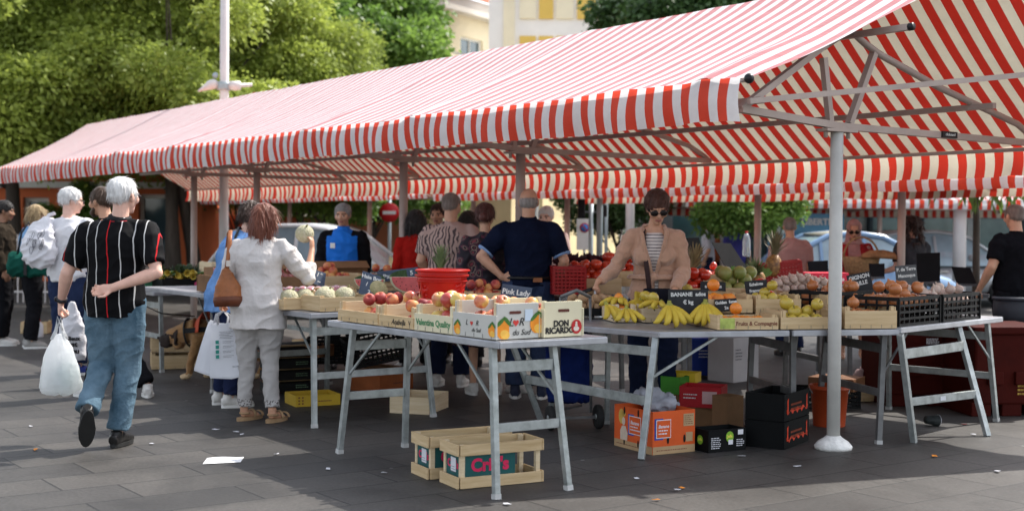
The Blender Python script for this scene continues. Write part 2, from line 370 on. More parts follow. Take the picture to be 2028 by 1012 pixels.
text('lettering', 'LIBERTE', face_matrix(PD(1618, 440, D - .12), (1, 0, 0), UP), .165, whitep, hd, .004, .006)
p = MB(); p.box(PD(1540, 440, D - .12), (.36, .06, .42)); sg = p.build('side_panel', whitep, r, local=r)
text('lettering', 'P', face_matrix(PD(1540, 443, D - .17), (1, 0, 0), UP), .3, M('sign_blue', (.03, .2, .55), .4, .05), sg, .004, .01)
# ---------------------------------------------------------------- trees
def leafmat(name, a, b, tr=.5):
    def f(m, nt, L, bs, out):
        tc = nd(nt, 'ShaderNodeTexCoord'); n = nd(nt, 'ShaderNodeTexNoise', i_Scale=.9, i_Detail=4.0); L(tc.outputs['Object'], n.inputs[0])
        ri = nd(nt, 'ShaderNodeAttribute', attribute_name='leafvar')
        ad = nd(nt, 'ShaderNodeMath', operation='MULTIPLY_ADD'); ad.inputs[1].default_value = .6; L(ri.outputs['Fac'], ad.inputs[0]); mm = nd(nt, 'ShaderNodeMath', operation='MULTIPLY'); mm.inputs[1].default_value = .55; L(n.outputs[0], mm.inputs[0]); L(mm.outputs[0], ad.inputs[2])
        mx = nd(nt, 'ShaderNodeMix', data_type='RGBA'); mx.inputs[6].default_value = (*a, 1); mx.inputs[7].default_value = (*b, 1); L(ad.outputs[0], mx.inputs[0])
        L(mx.outputs[2], bs.inputs['Base Color']); bs.inputs['Roughness'].default_value = .45; bs.inputs['Specular IOR Level'].default_value = .35
        t = nd(nt, 'ShaderNodeBsdfTranslucent'); L(mx.outputs[2], t.inputs['Color']); ms = nd(nt, 'ShaderNodeMixShader'); ms.inputs[0].default_value = tr
        L(bs.outputs[0], ms.inputs[1]); L(t.outputs[0], ms.inputs[2]); L(ms.outputs[0], out.inputs[0])
    return M2(name, f)
bark = M('bark', (.07, .055, .045), .9, .4, 9.0, bump=.6, bscale=25, stretch=(1, 1, .2))
def crown_mesh(name, clumps, n, leaf, mat, seed, droop=.4, aspect=.45):
    """clumps: list of (centre, radii); leaves gather towards each clump's shell"""
    rs = np.random.RandomState(seed); K = len(clumps)
    C = np.array([c for c, r in clumps]); Rr = np.array([r for c, r in clumps])
    wgt = (Rr[:, 0] * Rr[:, 2]); wgt /= wgt.sum()
    k = rs.choice(K, n, p=wgt); d = rs.normal(size=(n, 3)); d /= np.linalg.norm(d, axis=1)[:, None]
    d[:, 2] = np.where(rs.rand(n) < .35, np.abs(d[:, 2]), d[:, 2])
    rad = rs.rand(n) ** .24
    # twig-level tufts: jitter the radius by a coarse noise of direction
    tu = np.sin(d[:, 0] * 9 + k) * np.sin(d[:, 1] * 8 + k * 2.1) * np.sin(d[:, 2] * 9 + k * .7)
    rad *= (1 + .22 * tu)
    pos = C[k] + d * Rr[k] * rad[:, None] + rs.normal(size=(n, 3)) * leaf * .7
    ax = d + rs.normal(size=(n, 3)) * .6; ax[:, 2] -= droop * 1.6; ax /= np.linalg.norm(ax, axis=1)[:, None]
    nr = rs.normal(size=(n, 3)) + d * .8 + np.array([0, 0, .8]); sd = np.cross(ax, nr); sd /= (np.linalg.norm(sd, axis=1)[:, None] + 1e-9)
    L_ = leaf * (.7 + .6 * rs.rand(n))[:, None]; W_ = L_ * aspect
    v = np.empty((n, 4, 3)); v[:, 0] = pos - ax * L_ * .5; v[:, 1] = pos + sd * W_ * .5; v[:, 2] = pos + ax * L_ * .5; v[:, 3] = pos - sd * W_ * .5
    me = bpy.data.meshes.new(name); me.vertices.add(n * 4); me.vertices.foreach_set('co', v.ravel().astype('f'))
    me.loops.add(n * 4); me.loops.foreach_set('vertex_index', np.arange(n * 4, dtype='i')); me.polygons.add(n)
    me.polygons.foreach_set('loop_start', np.arange(0, n * 4, 4, dtype='i'))
    at = me.attributes.new('leafvar', 'FLOAT', 'FACE'); at.data.foreach_set('value', (.3 * rs.rand(n) + .75 * rs.rand(K)[k]).astype('f'))
    me.update(calc_edges=True); me.materials.append(mat); return me
def make_clumps(seed, W, H, n, r0, r1, zc, flat=.8):
    rs = random.Random(seed); out = []
    for i in range(n):
        a = rs.uniform(0, 2 * math.pi); ct = rs.uniform(-.75, 1); st = math.sqrt(1 - ct * ct); q = rs.uniform(.74, 1.0) if i > n // 6 else rs.uniform(0, .45)
        r = rs.uniform(r0, r1); out.append(((math.cos(a) * st * W * q, math.sin(a) * st * W * q, zc + ct * H * q), (r * rs.uniform(.9, 1.25), r * rs.uniform(.9, 1.25), r * flat * rs.uniform(.8, 1.1))))
    return out
def trunk_mb(h, r, limbs, seed, multi=1, crown=None):
    rs = random.Random(seed); t = MB()
    for q in range(multi):
        ox, oy = (rs.uniform(-.5, .5), rs.uniform(-.4, .4)) if multi > 1 else (0, 0)
        lean = (rs.uniform(-.5, .5), rs.uniform(-.4, .4)) if multi > 1 else (rs.uniform(-.15, .15), rs.uniform(-.15, .15))
        p = [(ox, oy, -.05), (ox + lean[0] * .2, oy + lean[1] * .2, h * .3), (ox + lean[0] * .6, oy + lean[1] * .6, h * .65), (ox + lean[0], oy + lean[1], h)]
        t.tube(p, [r * 1.3, r, r * .85, r * .6], 9)
        for i in range(limbs):
            c = crown[rs.randrange(len(crown))][0] if crown else (rs.uniform(-2, 2), rs.uniform(-2, 2), h + 2)
            s0 = Vector(p[3]) * .98 if i % 2 else Vector(p[2]).lerp(Vector(p[3]), rs.random())
            e = Vector(c); m_ = s0.lerp(e, .5) + Vector((0, 0, .25))
            t.tube([s0, m_, e], [r * .38, r * .18, r * .05], 6)
    return t
def tree(label, loc, crown_me, trunk, name='tree', rz=0.0, s=1.0, group=None):
    r = empty(name, loc, label, 'tree', group, rz); r.scale = (s, s, s)
    tk = trunk.build('trunk', bark, r)
    c = bpy.data.objects.new('crown', crown_me); COL.objects.link(c); c.parent = r
    return r
LM1 = leafmat('leaf_camphor', (.13, .19, .04), (.44, .51, .10))
LM2 = leafmat('leaf_plane', (.055, .13, .028), (.22, .34, .065))
LM3 = leafmat('leaf_dark', (.022, .06, .02), (.08, .15, .04), .3)
cA = make_clumps(1, 3.0, 2.9, 46, .55, .9, 4.7); cB = make_clumps(2, 2.9, 3.1, 46, .55, .9, 4.9); cC = make_clumps(3, 2.3, 2.4, 24, .55, 1.0, 5.2); cD = make_clumps(9, 2.7, 2.6, 26, .7, 1.2, 5.8)
cE = make_clumps(21, 1.7, 2.5, 22, .5, .9, 5.3); cF = make_clumps(22, 2.3, 2.2, 24, .6, 1.1, 8.0)
rs = random.Random(77)
for c_ in (cA, cB):
    for k in range(16): a = rs.uniform(3.2, 6.2) if k % 4 else rs.uniform(0, 3.1); q = rs.uniform(2.0, 3.2); c_.append(((math.cos(a) * q, math.sin(a) * q, rs.uniform(2.9, 4.1)), (rs.uniform(.6, 1.0), rs.uniform(.6, 1.0), rs.uniform(.5, .8))))
mE = crown_mesh('crown_f', cE, 26000, .17, LM2, 31, .3, .7); mF = crown_mesh('crown_g', cF, 30000, .2, LM3, 32, .3, .6)
mA = crown_mesh('crown_a', cA, 92000, .125, LM1, 1, .3, .5); mB = crown_mesh('crown_b', cB, 92000, .125, LM1, 2, .3, .5); mC = crown_mesh('crown_c', cC, 26000, .19, LM2, 3, .3, .7); mD = crown_mesh('crown_d', cD, 30000, .2, LM3, 4, .3, .6)
tA = lambda s: trunk_mb(3.0, .15, 5, s, 3, cA); tS = lambda s, c=cC: trunk_mb(3.0, .16, 6, s, 1, c)
def at(u, d): return ((u - 1014) / F * d, d, 0)
tree('broad bright green tree at the left edge of the square', at(30, 28.5), mA, tS(1, cA), rz=.1, s=1.08)
tree('dense green tree between the left edge tree and the tall white mast', at(225, 30.5), mB, tS(2, cB), rz=-.3, s=1.10)
tree('dark-trunked green tree beside the tall white mast', at(372, 28.5), mA, tA(3), rz=.5, s=1.0)
tree('yellow-green rounded tree just beyond the tall white mast', at(520, 31.0), mB, tA(4), rz=.4, s=.90)
tree('lower yellow-green tree next to the awning ridge', at(622, 33.5), mA, tA(5), rz=-.5, s=.74)
tree('tall tree with coarse leaves in front of the cream apartment block', at(779, 36.0), mE, trunk_mb(3.2, .16, 6, 6, 1, cE), rz=.9, s=.92)
tree('back tree with coarse leaves rising behind the yellow-green trees', at(588, 40.0), mE, trunk_mb(3.2, .16, 6, 7, 1, cE), rz=2.2, s=1.12)
tree('dark green tree rising above the awning ridge beside the ochre panels', at(1345, 38.0), mF, trunk_mb(5.6, .2, 6, 8, 1, cF), rz=1.0, s=.98)
tree('far coarse-leaved tree filling the gap left of the cream apartment block', at(735, 43.0), mE, trunk_mb(3.2, .16, 6, 27, 1, cE), rz=3.2, s=1.22)
tree('small dense tree behind the woman in the beige cardigan', at(1222, 26.0), mD, tS(10, cD), rz=2.0, s=.36)
tree('leafy tree in front of the teal shop front', at(1478, 23.0), mC, tS(11), rz=4.0, s=.44)
tree('tree with long drooping leaves beside the man in black', at(1935, 17.0), crown_mesh('crown_e', make_clumps(5, 1.0, .7, 12, .25, .45, 2.6), 5200, .2, leafmat('leaf_bamboo', (.05, .11, .02), (.22, .32, .08)), 6, 1.2, .22), trunk_mb(2.4, .05, 6, 12, 1, make_clumps(5, 1.0, .7, 12, .25, .45, 2.6)), rz=0)
tree('round-headed tree in the gap behind the blue sports jacket', at(640, 27.0), mC, tS(13), rz=1.7, s=.52)
tree('round-headed tree beyond the no entry sign', at(820, 33.0), mC, tS(14), rz=5.1, s=.55)
tree('slim leafy tree in the gap beside the no entry sign', at(735, 30.0), mC, tS(18), rz=3.3, s=.5)
tree('low bushy tree by the red building', at(150, 29.5), mC, tS(15), rz=.4, s=.30)
tree('low dark tree at the base of the white mast', at(470, 30.5), mD, tS(16, cD), rz=.4, s=.48)
tree('tall tree farther back at the left edge of the square', at(130, 36), mD, tS(17, cD), rz=.4, s=1.5)
# houses on the far hillside
hw = [PL('far_wall_a', (.6, .55, .5)), PL('far_wall_b', (.62, .5, .42)), PL('far_wall_c', (.66, .64, .62))]
rs = random.Random(4)
hl = ['white', 'pale', 'pinkish', 'cream', 'ivory', 'grey', 'chalky', 'sandy']
for i, (u, v) in enumerate(((500, 8), (655, 14), (672, 30), (640, 2), (690, 6), (725, 6), (556, 4), (520, -8))):
    d = 205 + 12 * i; p = PD(u, v, d); s_ = rs.uniform(5, 8)
    h = empty('hillside_house', (p.x, d, p.z - 16), '%s house on the far hillside seen between the tree tops, %s' % (hl[i], ['leftmost but one', 'in the widest gap', 'lowest in the gap', 'high in the gap', 'right of the gap', 'farthest right', 'behind the yellow-green tree', 'highest of all'][i]), 'house')
    b = MB(); b.box((0, 0, 8), (s_, s_, 16)); b.build('wall', hw[i % 3], h)
    b = MB(); b.slab([(-s_ * .55, -s_ * .55, 16), (s_ * .55, -s_ * .55, 16), (0, 0, 18.2)], (0, 0, .2)); b.add([(-s_ * .55, -s_ * .55, 16), (s_ * .55, -s_ * .55, 16), (s_ * .55, s_ * .55, 16), (-s_ * .55, s_ * .55, 16), (0, 0, 18.4)], [(0, 1, 4), (1, 2, 4), (2, 3, 4), (3, 0, 4)]); b.build('roof', _mats['terracotta'], h)
# ---------------------------------------------------------------- striped market awnings
def stripemat(name, red, white, transl, period, rough=.6, sheen=0.0, spec=.3):
    def f(m, nt, L, b, out):
        uv = nd(nt, 'ShaderNodeUVMap', uv_map='UVMap'); sx = nd(nt, 'ShaderNodeSeparateXYZ'); L(uv.outputs[0], sx.inputs[0])
        n = nd(nt, 'ShaderNodeTexNoise', i_Scale=3.0, i_Detail=5.0, i_Roughness=.65); L(uv.outputs[0], n.inputs[0])
        dv = nd(nt, 'ShaderNodeMath', operation='DIVIDE'); dv.inputs[1].default_value = period; L(sx.outputs[0], dv.inputs[0])
        fr = nd(nt, 'ShaderNodeMath', operation='FRACT'); L(dv.outputs[0], fr.inputs[0])
        rp = nd(nt, 'ShaderNodeMapRange'); L(fr.outputs[0], rp.inputs[0]); rp.inputs['From Min'].default_value = .485; rp.inputs['From Max'].default_value = .515
        mx = nd(nt, 'ShaderNodeMix', data_type='RGBA'); L(rp.outputs[0], mx.inputs[0]); mx.inputs[6].default_value = (*white, 1); mx.inputs[7].default_value = (*red, 1)
        r2 = nd(nt, 'ShaderNodeMapRange'); L(n.outputs[0], r2.inputs[0])
        for i, x in zip(('From Min', 'From Max', 'To Min', 'To Max'), (.25, .75, .86, 1.08)): r2.inputs[i].default_value = x
        mu = nd(nt, 'ShaderNodeMix', data_type='RGBA', blend_type='MULTIPLY'); mu.inputs[0].default_value = 1; L(mx.outputs[2], mu.inputs[6]); L(r2.outputs[0], mu.inputs[7])
        L(mu.outputs[2], b.inputs['Base Color']); b.inputs['Roughness'].default_value = rough; b.inputs['Specular IOR Level'].default_value = spec
        if sheen: b.inputs['Sheen Weight'].default_value = sheen; b.inputs['Sheen Roughness'].default_value = .35
        t = nd(nt, 'ShaderNodeBsdfTranslucent'); L(mu.outputs[2], t.inputs['Color']); ms = nd(nt, 'ShaderNodeMixShader'); ms.inputs[0].default_value = transl
        L(b.outputs[0], ms.inputs[1]); L(t.outputs[0], ms.inputs[2]); L(ms.outputs[0], out.inputs[0])
        wv = nd(nt, 'ShaderNodeTexNoise', i_Scale=9.0, i_Detail=3.0); L(uv.outputs[0], wv.inputs[0]); bp = nd(nt, 'ShaderNodeBump'); bp.inputs['Strength'].default_value = .25; bp.inputs['Distance'].default_value = .03
        L(wv.outputs[0], bp.inputs['Height']); L(bp.outputs[0], b.inputs['Normal'])
    return M2(name, f)
PER = .172
roofm = stripemat('canvas_top_glare', (.40, .085, .095), (.56, .53, .535), .06, PER, .6, .25, .4)  # duller, pinker stripes than the valance: sun glare on the top put into colour
rearm = stripemat('canvas_rear', (.50, .030, .018), (.72, .67, .53), .13, PER, .7)
valm = stripemat('canvas_valance', (.82, .08, .04), (.92, .91, .91), .5, PER, .6)
steelp = M('awning_steel', (.40, .32, .28), .45, .12, 3.0, metal=.1, bump=.05)
steelw = M('awning_steel_pale', (.50, .49, .46), .42, .12, 4.0, metal=.0, bump=.05)
blackp = M('black_plastic', (.012, .012, .014), .4, .2)
def cloth(name, fn, nu, nv, mat, parent, uvfn, thick=.002):
    me = bpy.data.meshes.new(name); vs = [fn(i / nu, j / nv) for j in range(nv + 1) for i in range(nu + 1)]
    fs = [(j * (nu + 1) + i, j * (nu + 1) + i + 1, (j + 1) * (nu + 1) + i + 1, (j + 1) * (nu + 1) + i) for j in range(nv) for i in range(nu)]
    me.from_pydata(vs, [], fs); ul = me.uv_layers.new(name='UVMap')
    uvs = [uvfn(i / nu, j / nv) for j in range(nv + 1) for i in range(nu + 1)]; idx = np.empty(len(me.loops), dtype='i'); me.loops.foreach_get('vertex_index', idx)
    ul.data.foreach_set('uv', np.array(uvs, dtype='f')[idx].ravel()); me.polygons.foreach_set('use_smooth', [True] * len(me.polygons)); me.update()
    me.materials.append(mat); o = bpy.data.objects.new(name, me); COL.objects.link(o)
    if parent: me.transform(root_matrix(parent).inverted()); o.parent = parent
    return o
def awning(label, C0, slen, poles, t_pole, t_ridge, z_front, z_ridge, t_rear, z_rear, near_over=.42, far_over=1.4, val_h=.27, rear_val=.225, main=True, scatter=0.0, mats=None, rear_s1=None, simple=False, Ed=E, Pd=Pv):
    C0 = Vector((C0[0], C0[1], 0)); A = lambda s, t, z: C0 + Ed * s + Pd * t + UP * z
    root = empty('market_awning', A(poles[0], t_pole, 0), label, 'awning')
    RO = 1.1 if main else .1
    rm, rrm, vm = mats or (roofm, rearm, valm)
    bays = [-.2] + list(poles) + [slen]
    def sag(s):
        v = 0
        for p in poles[:: (1 if main else 2)]: v += .028 * math.exp(-((s - p - .25) / .10) ** 2) 
        for a, b in zip(bays[:-1], bays[1:]):
            if a <= s <= b and b > a: v -= .03 * math.sin(math.pi * (s - a) / (b - a))
        return v
    nz = lambda s, t: .012 * noise.noise(Vector((s * 1.3, t * 2.1, 4))) + .006 * noise.noise(Vector((s * 5, t * 1.4, 9)))
    def ftop(i, j):
        s0, s1 = -near_over * j, slen + far_over * j; s = s0 + (s1 - s0) * i; t = t_ridge * j
        z = z_front + (z_ridge - z_front) * j - .05 * math.sin(math.pi * j) + sag(s) * (.3 + .7 * (1 - j)) * (1 if j < .98 else .4) + nz(s, t)
        return A(s, t, z)
    nu = int(slen * 14)
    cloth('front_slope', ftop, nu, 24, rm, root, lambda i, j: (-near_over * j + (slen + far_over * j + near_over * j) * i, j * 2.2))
    def frear(i, j):
        s0, s1 = -near_over * (1 - j) - RO * j, slen + far_over * (1 - j); s = s0 + (s1 - s0) * i; t = t_ridge + (t_rear - t_ridge) * j
        z = z_ridge + (z_rear - z_ridge) * j - .05 * math.sin(math.pi * j) + sag(s) * .4 + nz(s, t + 3)
        return A(s, t, z)
    cloth('rear_slope', frear, nu, 20, rrm, root, lambda i, j: (-near_over * (1 - j) - RO * j + (slen + far_over * (1 - j) + near_over * (1 - j) + RO * j) * i, j * 2.2 + 9))
    def fv(t0, z0, h, sgn, s0, s1, ph):
        def f(i, j):
            s = s0 + (s1 - s0) * i
            wv = .018 * math.sin(s * 7.5 + ph) + .022 * noise.noise(Vector((s * 1.7, ph, 1))) + .012 * math.sin(s * 19 + 2 * ph)
            return A(s, t0 - sgn * (.012 + wv * j * 1.1 + .02 * math.sin(j * math.pi)), z0 + sag(s) * .3 - h * j + .012 * noise.noise(Vector((s * .9, j, ph))) * j + (nz(s, t0) if j == 0 else 0))
        return f
    cloth('front_valance', fv(0, z_front + .004, val_h, 1, 0, slen, 0), nu * 2, 6, vm, root, lambda i, j: (slen * i, j * .3 + 20))
    cloth('rear_valance', fv(t_rear, z_rear + .004, rear_val, -1, -RO, slen, 2), nu * 2, 6, vm if not main else M_val_rear, root, lambda i, j: (-RO + (slen + RO) * i, j * .3 + 25))
    # eave rods with end caps
    e = MB(); e.tube([A(-.03, .02, z_front - .018), A(slen, .02, z_front - .018)], .016, 8); ro = e.build('eave_rod', steelp, root, local=root)
    e = MB(); e.ell(A(-.05, .01, z_front - .015), .032); e.build('end_cap', blackp, ro, local=root)
    e = MB(); e.tube([A(-RO, t_rear - .02, z_rear - .02), A(slen, t_rear - .02, z_rear - .02)], .016, 8); e.build('eave_rod', steelp, root, local=root)
    # purlins
    if simple:
        for s in poles:
            p = MB(); p.tube([A(s, t_pole, .02), A(s, t_pole, 1.0), A(s, t_pole, z_ridge - .35)], .042, 12); po = p.build('pole', steelp, root, local=root)
            q = MB(); q.beam(A(s, .05, z_front - .06), A(s, t_rear - .05, z_rear - .06), .045); q.beam(A(s, t_pole, z_front - .06), A(s, t_ridge, z_ridge - .06), .04); q.build('truss', steelp, root, local=root)
        e = MB(); e.beam(A(0, t_ridge, z_ridge - .06), A(slen, t_ridge, z_ridge - .06), .04); e.build('purlin', steelp, root, local=root)
        return root, A
    for (t, z, over) in ((t_pole + .16, 2.735, .35), (t_pole + (t_rear - t_pole) * .62, 2.33, .1), (.18, 2.24, .0), (t_ridge, z_ridge - .05, .3)):
        e = MB(); e.beam(A(-over, t, z), A(slen - .1, t, z), .04, .04); pu = e.build('purlin', steelp, root, local=root)
        if over == .35: e = MB(); e.tube([A(-over - .03, t, z), A(-over, t, z)], .026, 8); e.build('end_cap', blackp, pu, local=root)
    for k, s in enumerate(poles):
        ztop = 2.09
        p = MB(); p.tube([A(s, t_pole, .02), A(s, t_pole, 1.0), A(s, t_pole, ztop)], [.044, .044, .042], 16)
        po = p.build('pole', steelw if k == 0 else steelp, root, local=root)
        q = MB(); q.smooth = True; q.lathe([(.12, 0), (.125, .02), (.10, .05), (.06, .075), (.045, .09)], A(s, t_pole, 0), 18); q.build('pole_foot', M('foot_white', (.72, .71, .68), .6, .25, 12.0, bump=.4), po, local=root)
        q = MB(); q.box(A(s, t_pole, ztop + .004), (.3, .10, .018), math.atan2(Pd.y, Pd.x))
        for dt in (-.11, .11): q.tube([A(s, t_pole + dt, ztop - .045), A(s, t_pole + dt, ztop + .02)], .014, 6)
        q.build('head_plate', steelp, po, local=root)
        tl, tr = .08, t_rear - .04; zc = 2.125; ap = t_pole + .16
        q = MB(); q.beam(A(s, tl, zc + .06), A(s, t_pole, zc), .05, .045); q.beam(A(s, t_pole, zc), A(s, tr, zc - .02), .05, .045)
        q.beam(A(s, t_pole - .07, zc + .02), A(s, ap - .30, 2.56), .04, .04); q.beam(A(s, t_pole + .12, zc + .02), A(s, ap + .20, 2.63), .045, .04)
        q.beam(A(s, tl, zc + .06), A(s, ap - .28, 2.65), .045, .04)
        q.tube([A(s, ap - .30, 2.63), A(s, ap - .05, 2.765), A(s, ap + .1, 2.69), A(s, ap + .25, 2.63), A(s, ap + .9, 2.45), A(s, tr - .28, 2.24), A(s, tr - .08, 2.15), A(s, tr, 2.10)], .024, 8)
        tro = q.build('truss', steelp, root, local=root)
        if k == 0:
            q = MB(); q.box(A(s - .03, t_pole + 1.15, zc - .006), (.17, .012, .045), math.atan2(Pd.y, Pd.x)); lb = q.build('maker_label', blackp, tro, local=root)
            text('lettering', 'clickstand', face_matrix(A(s - .04, t_pole + 1.15, zc - .006), Pd, UP), .028, whitep, lb)
    # tie bar across the first bay
    q = MB(); q.beam(A(.0, .06, zc + .1), A(-.51, 2.52, 2.54), .035); q.build('tie_bar', steelp, root, local=root)
    return root, A
M_val_rear = stripemat('canvas_valance_rear', (.62, .045, .025), (.76, .69, .55), .28, PER, .7)
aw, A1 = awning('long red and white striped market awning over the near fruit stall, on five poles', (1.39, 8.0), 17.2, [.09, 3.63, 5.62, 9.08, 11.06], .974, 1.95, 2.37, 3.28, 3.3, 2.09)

awning('second striped awning behind the near one, over the scale and laptop stands', (4.87, 11.68), 10.4, [2.31, 4.4, 8.1], .77, 1.35, 1.99, 2.75, 2.69, 2.02, val_h=.16, rear_val=.19, simple=True, near_over=.1, far_over=.1)
_c = Vector((4.87, 11.68, 0)) + E * 10.6
awning('farther striped awning in line with the second one, near the white car', (_c.x, _c.y), 9.0, [-.1, 3.2, 6.4], .77, 1.35, 1.99, 2.75, 2.69, 2.02, val_h=.12, rear_val=.02, simple=True, near_over=0, far_over=0)
awning('distant striped awning set crosswise in front of the teal shop front', (10.2, 23.5), 7.1, [.4, 3.4, 6.6], .8, 1.5, 1.99, 2.6, 3.0, 1.87, val_h=.17, rear_val=.18, simple=True, near_over=0, far_over=0, Ed=Vector((-1, 0, 0)), Pd=Vector((0, 1, 0)))
# ---------------------------------------------------------------- people
def remesh(parts, voxel, smooth=2, name='body'):
    """one continuous skin round the overlapping shapes of an MB"""
    me = parts.mesh('tmp'); bm = bmesh.new(); bm.from_mesh(me); bmesh.ops.recalc_face_normals(bm, faces=bm.faces); bm.to_mesh(me); bm.free()
    o = bpy.data.objects.new('tmp', me); COL.objects.link(o)
    r = o.modifiers.new('r', 'REMESH'); r.mode = 'VOXEL'; r.voxel_size = voxel; r.use_smooth_shade = True
    if smooth:
        s = o.modifiers.new('s', 'SMOOTH'); s.iterations = smooth; s.factor = .5
    dg = bpy.context.evaluated_depsgraph_get(); out = bpy.data.meshes.new_from_object(o.evaluated_get(dg))
    bpy.data.objects.remove(o); bpy.data.meshes.remove(me); out.name = name; out.materials.clear(); return out
def co_of(me):
    a = np.empty(len(me.vertices) * 3, 'f'); me.vertices.foreach_get('co', a); return a.reshape(-1, 3)
def set_co(me, a): me.vertices.foreach_set('co', np.ascontiguousarray(a, dtype='f').ravel()); me.update()
def wrinkle(me, amp, f=(9, 9, 5), seed=0):
    a = co_of(me); n = np.empty(len(me.vertices) * 3, 'f'); me.vertices.foreach_get('normal', n); n = n.reshape(-1, 3)
    d = np.array([noise.noise(Vector((p[0] * f[0] + seed, p[1] * f[1], p[2] * f[2] + p[0] * 4))) + 1.5 * (1 - abs(noise.noise(Vector((p[0] * f[0] * 1.1 + p[2] * 3, p[1] * f[1] * 1.1 + seed, p[2] * f[2] * 1.9 - p[0] * 7)))) * 1.3) ** 2 - .7 for p in a])
    set_co(me, a + n * (d * amp)[:, None])
def obj_of(me, name, mats, parent):
    for m in (mats if isinstance(mats, (list, tuple)) else [mats]): me.materials.append(m)
    o = bpy.data.objects.new(name, me); COL.objects.link(o); o.parent = parent; return o
def paint(me, tests):
    """material index per face from tests of the face centres: [(index, fn(centres) -> mask)]"""
    n = len(me.polygons); c = np.empty(n * 3, 'f'); me.polygons.foreach_get('center', c); c = c.reshape(-1, 3); mi = np.zeros(n, 'i')
    for k, fn in tests: mi[fn(c)] = k
    me.polygons.foreach_set('material_index', mi)
SK = lambda n, c: M('skin_' + n, c, .5, .10, 14.0, spec=.35, sss=.06, bump=.08, bscale=120)
skins = {'fair': SK('fair', (.68, .43, .33)), 'tan': SK('tan', (.52, .28, .18)), 'ruddy': SK('ruddy', (.68, .41, .32)), 'brown': SK('brown', (.30, .15, .09))}
lipm = M('lips', (.36, .13, .11), .5, .1); eyew = M('eye_white', (.7, .68, .65), .3, .03); eyed = M('eye_dark', (.02, .014, .01), .3, .1); browm = M('brow_dark', (.06, .04, .03), .8, .2); browg = M('brow_grey', (.3, .28, .27), .8, .2)
def hairm(n, c, c2=None): return M('hair_' + n, c, .5, .35, 22.0, bump=.35, bscale=55, col2=c2, stretch=(1, 1, .22), sheen=.1, detail=8.0)
def fabric(n, c, var=.10, bump=.25, rough=.9, c2=None, sheen=.0, sc=7.0): return M('cloth_' + n, c, rough, var, sc, bump=bump, bscale=35, col2=c2, sheen=sheen if max(c) > .1 else 0, spec=.1 if max(c) > .1 else .06)
def lerp(a, b, t): return Vector(a).lerp(Vector(b), t)
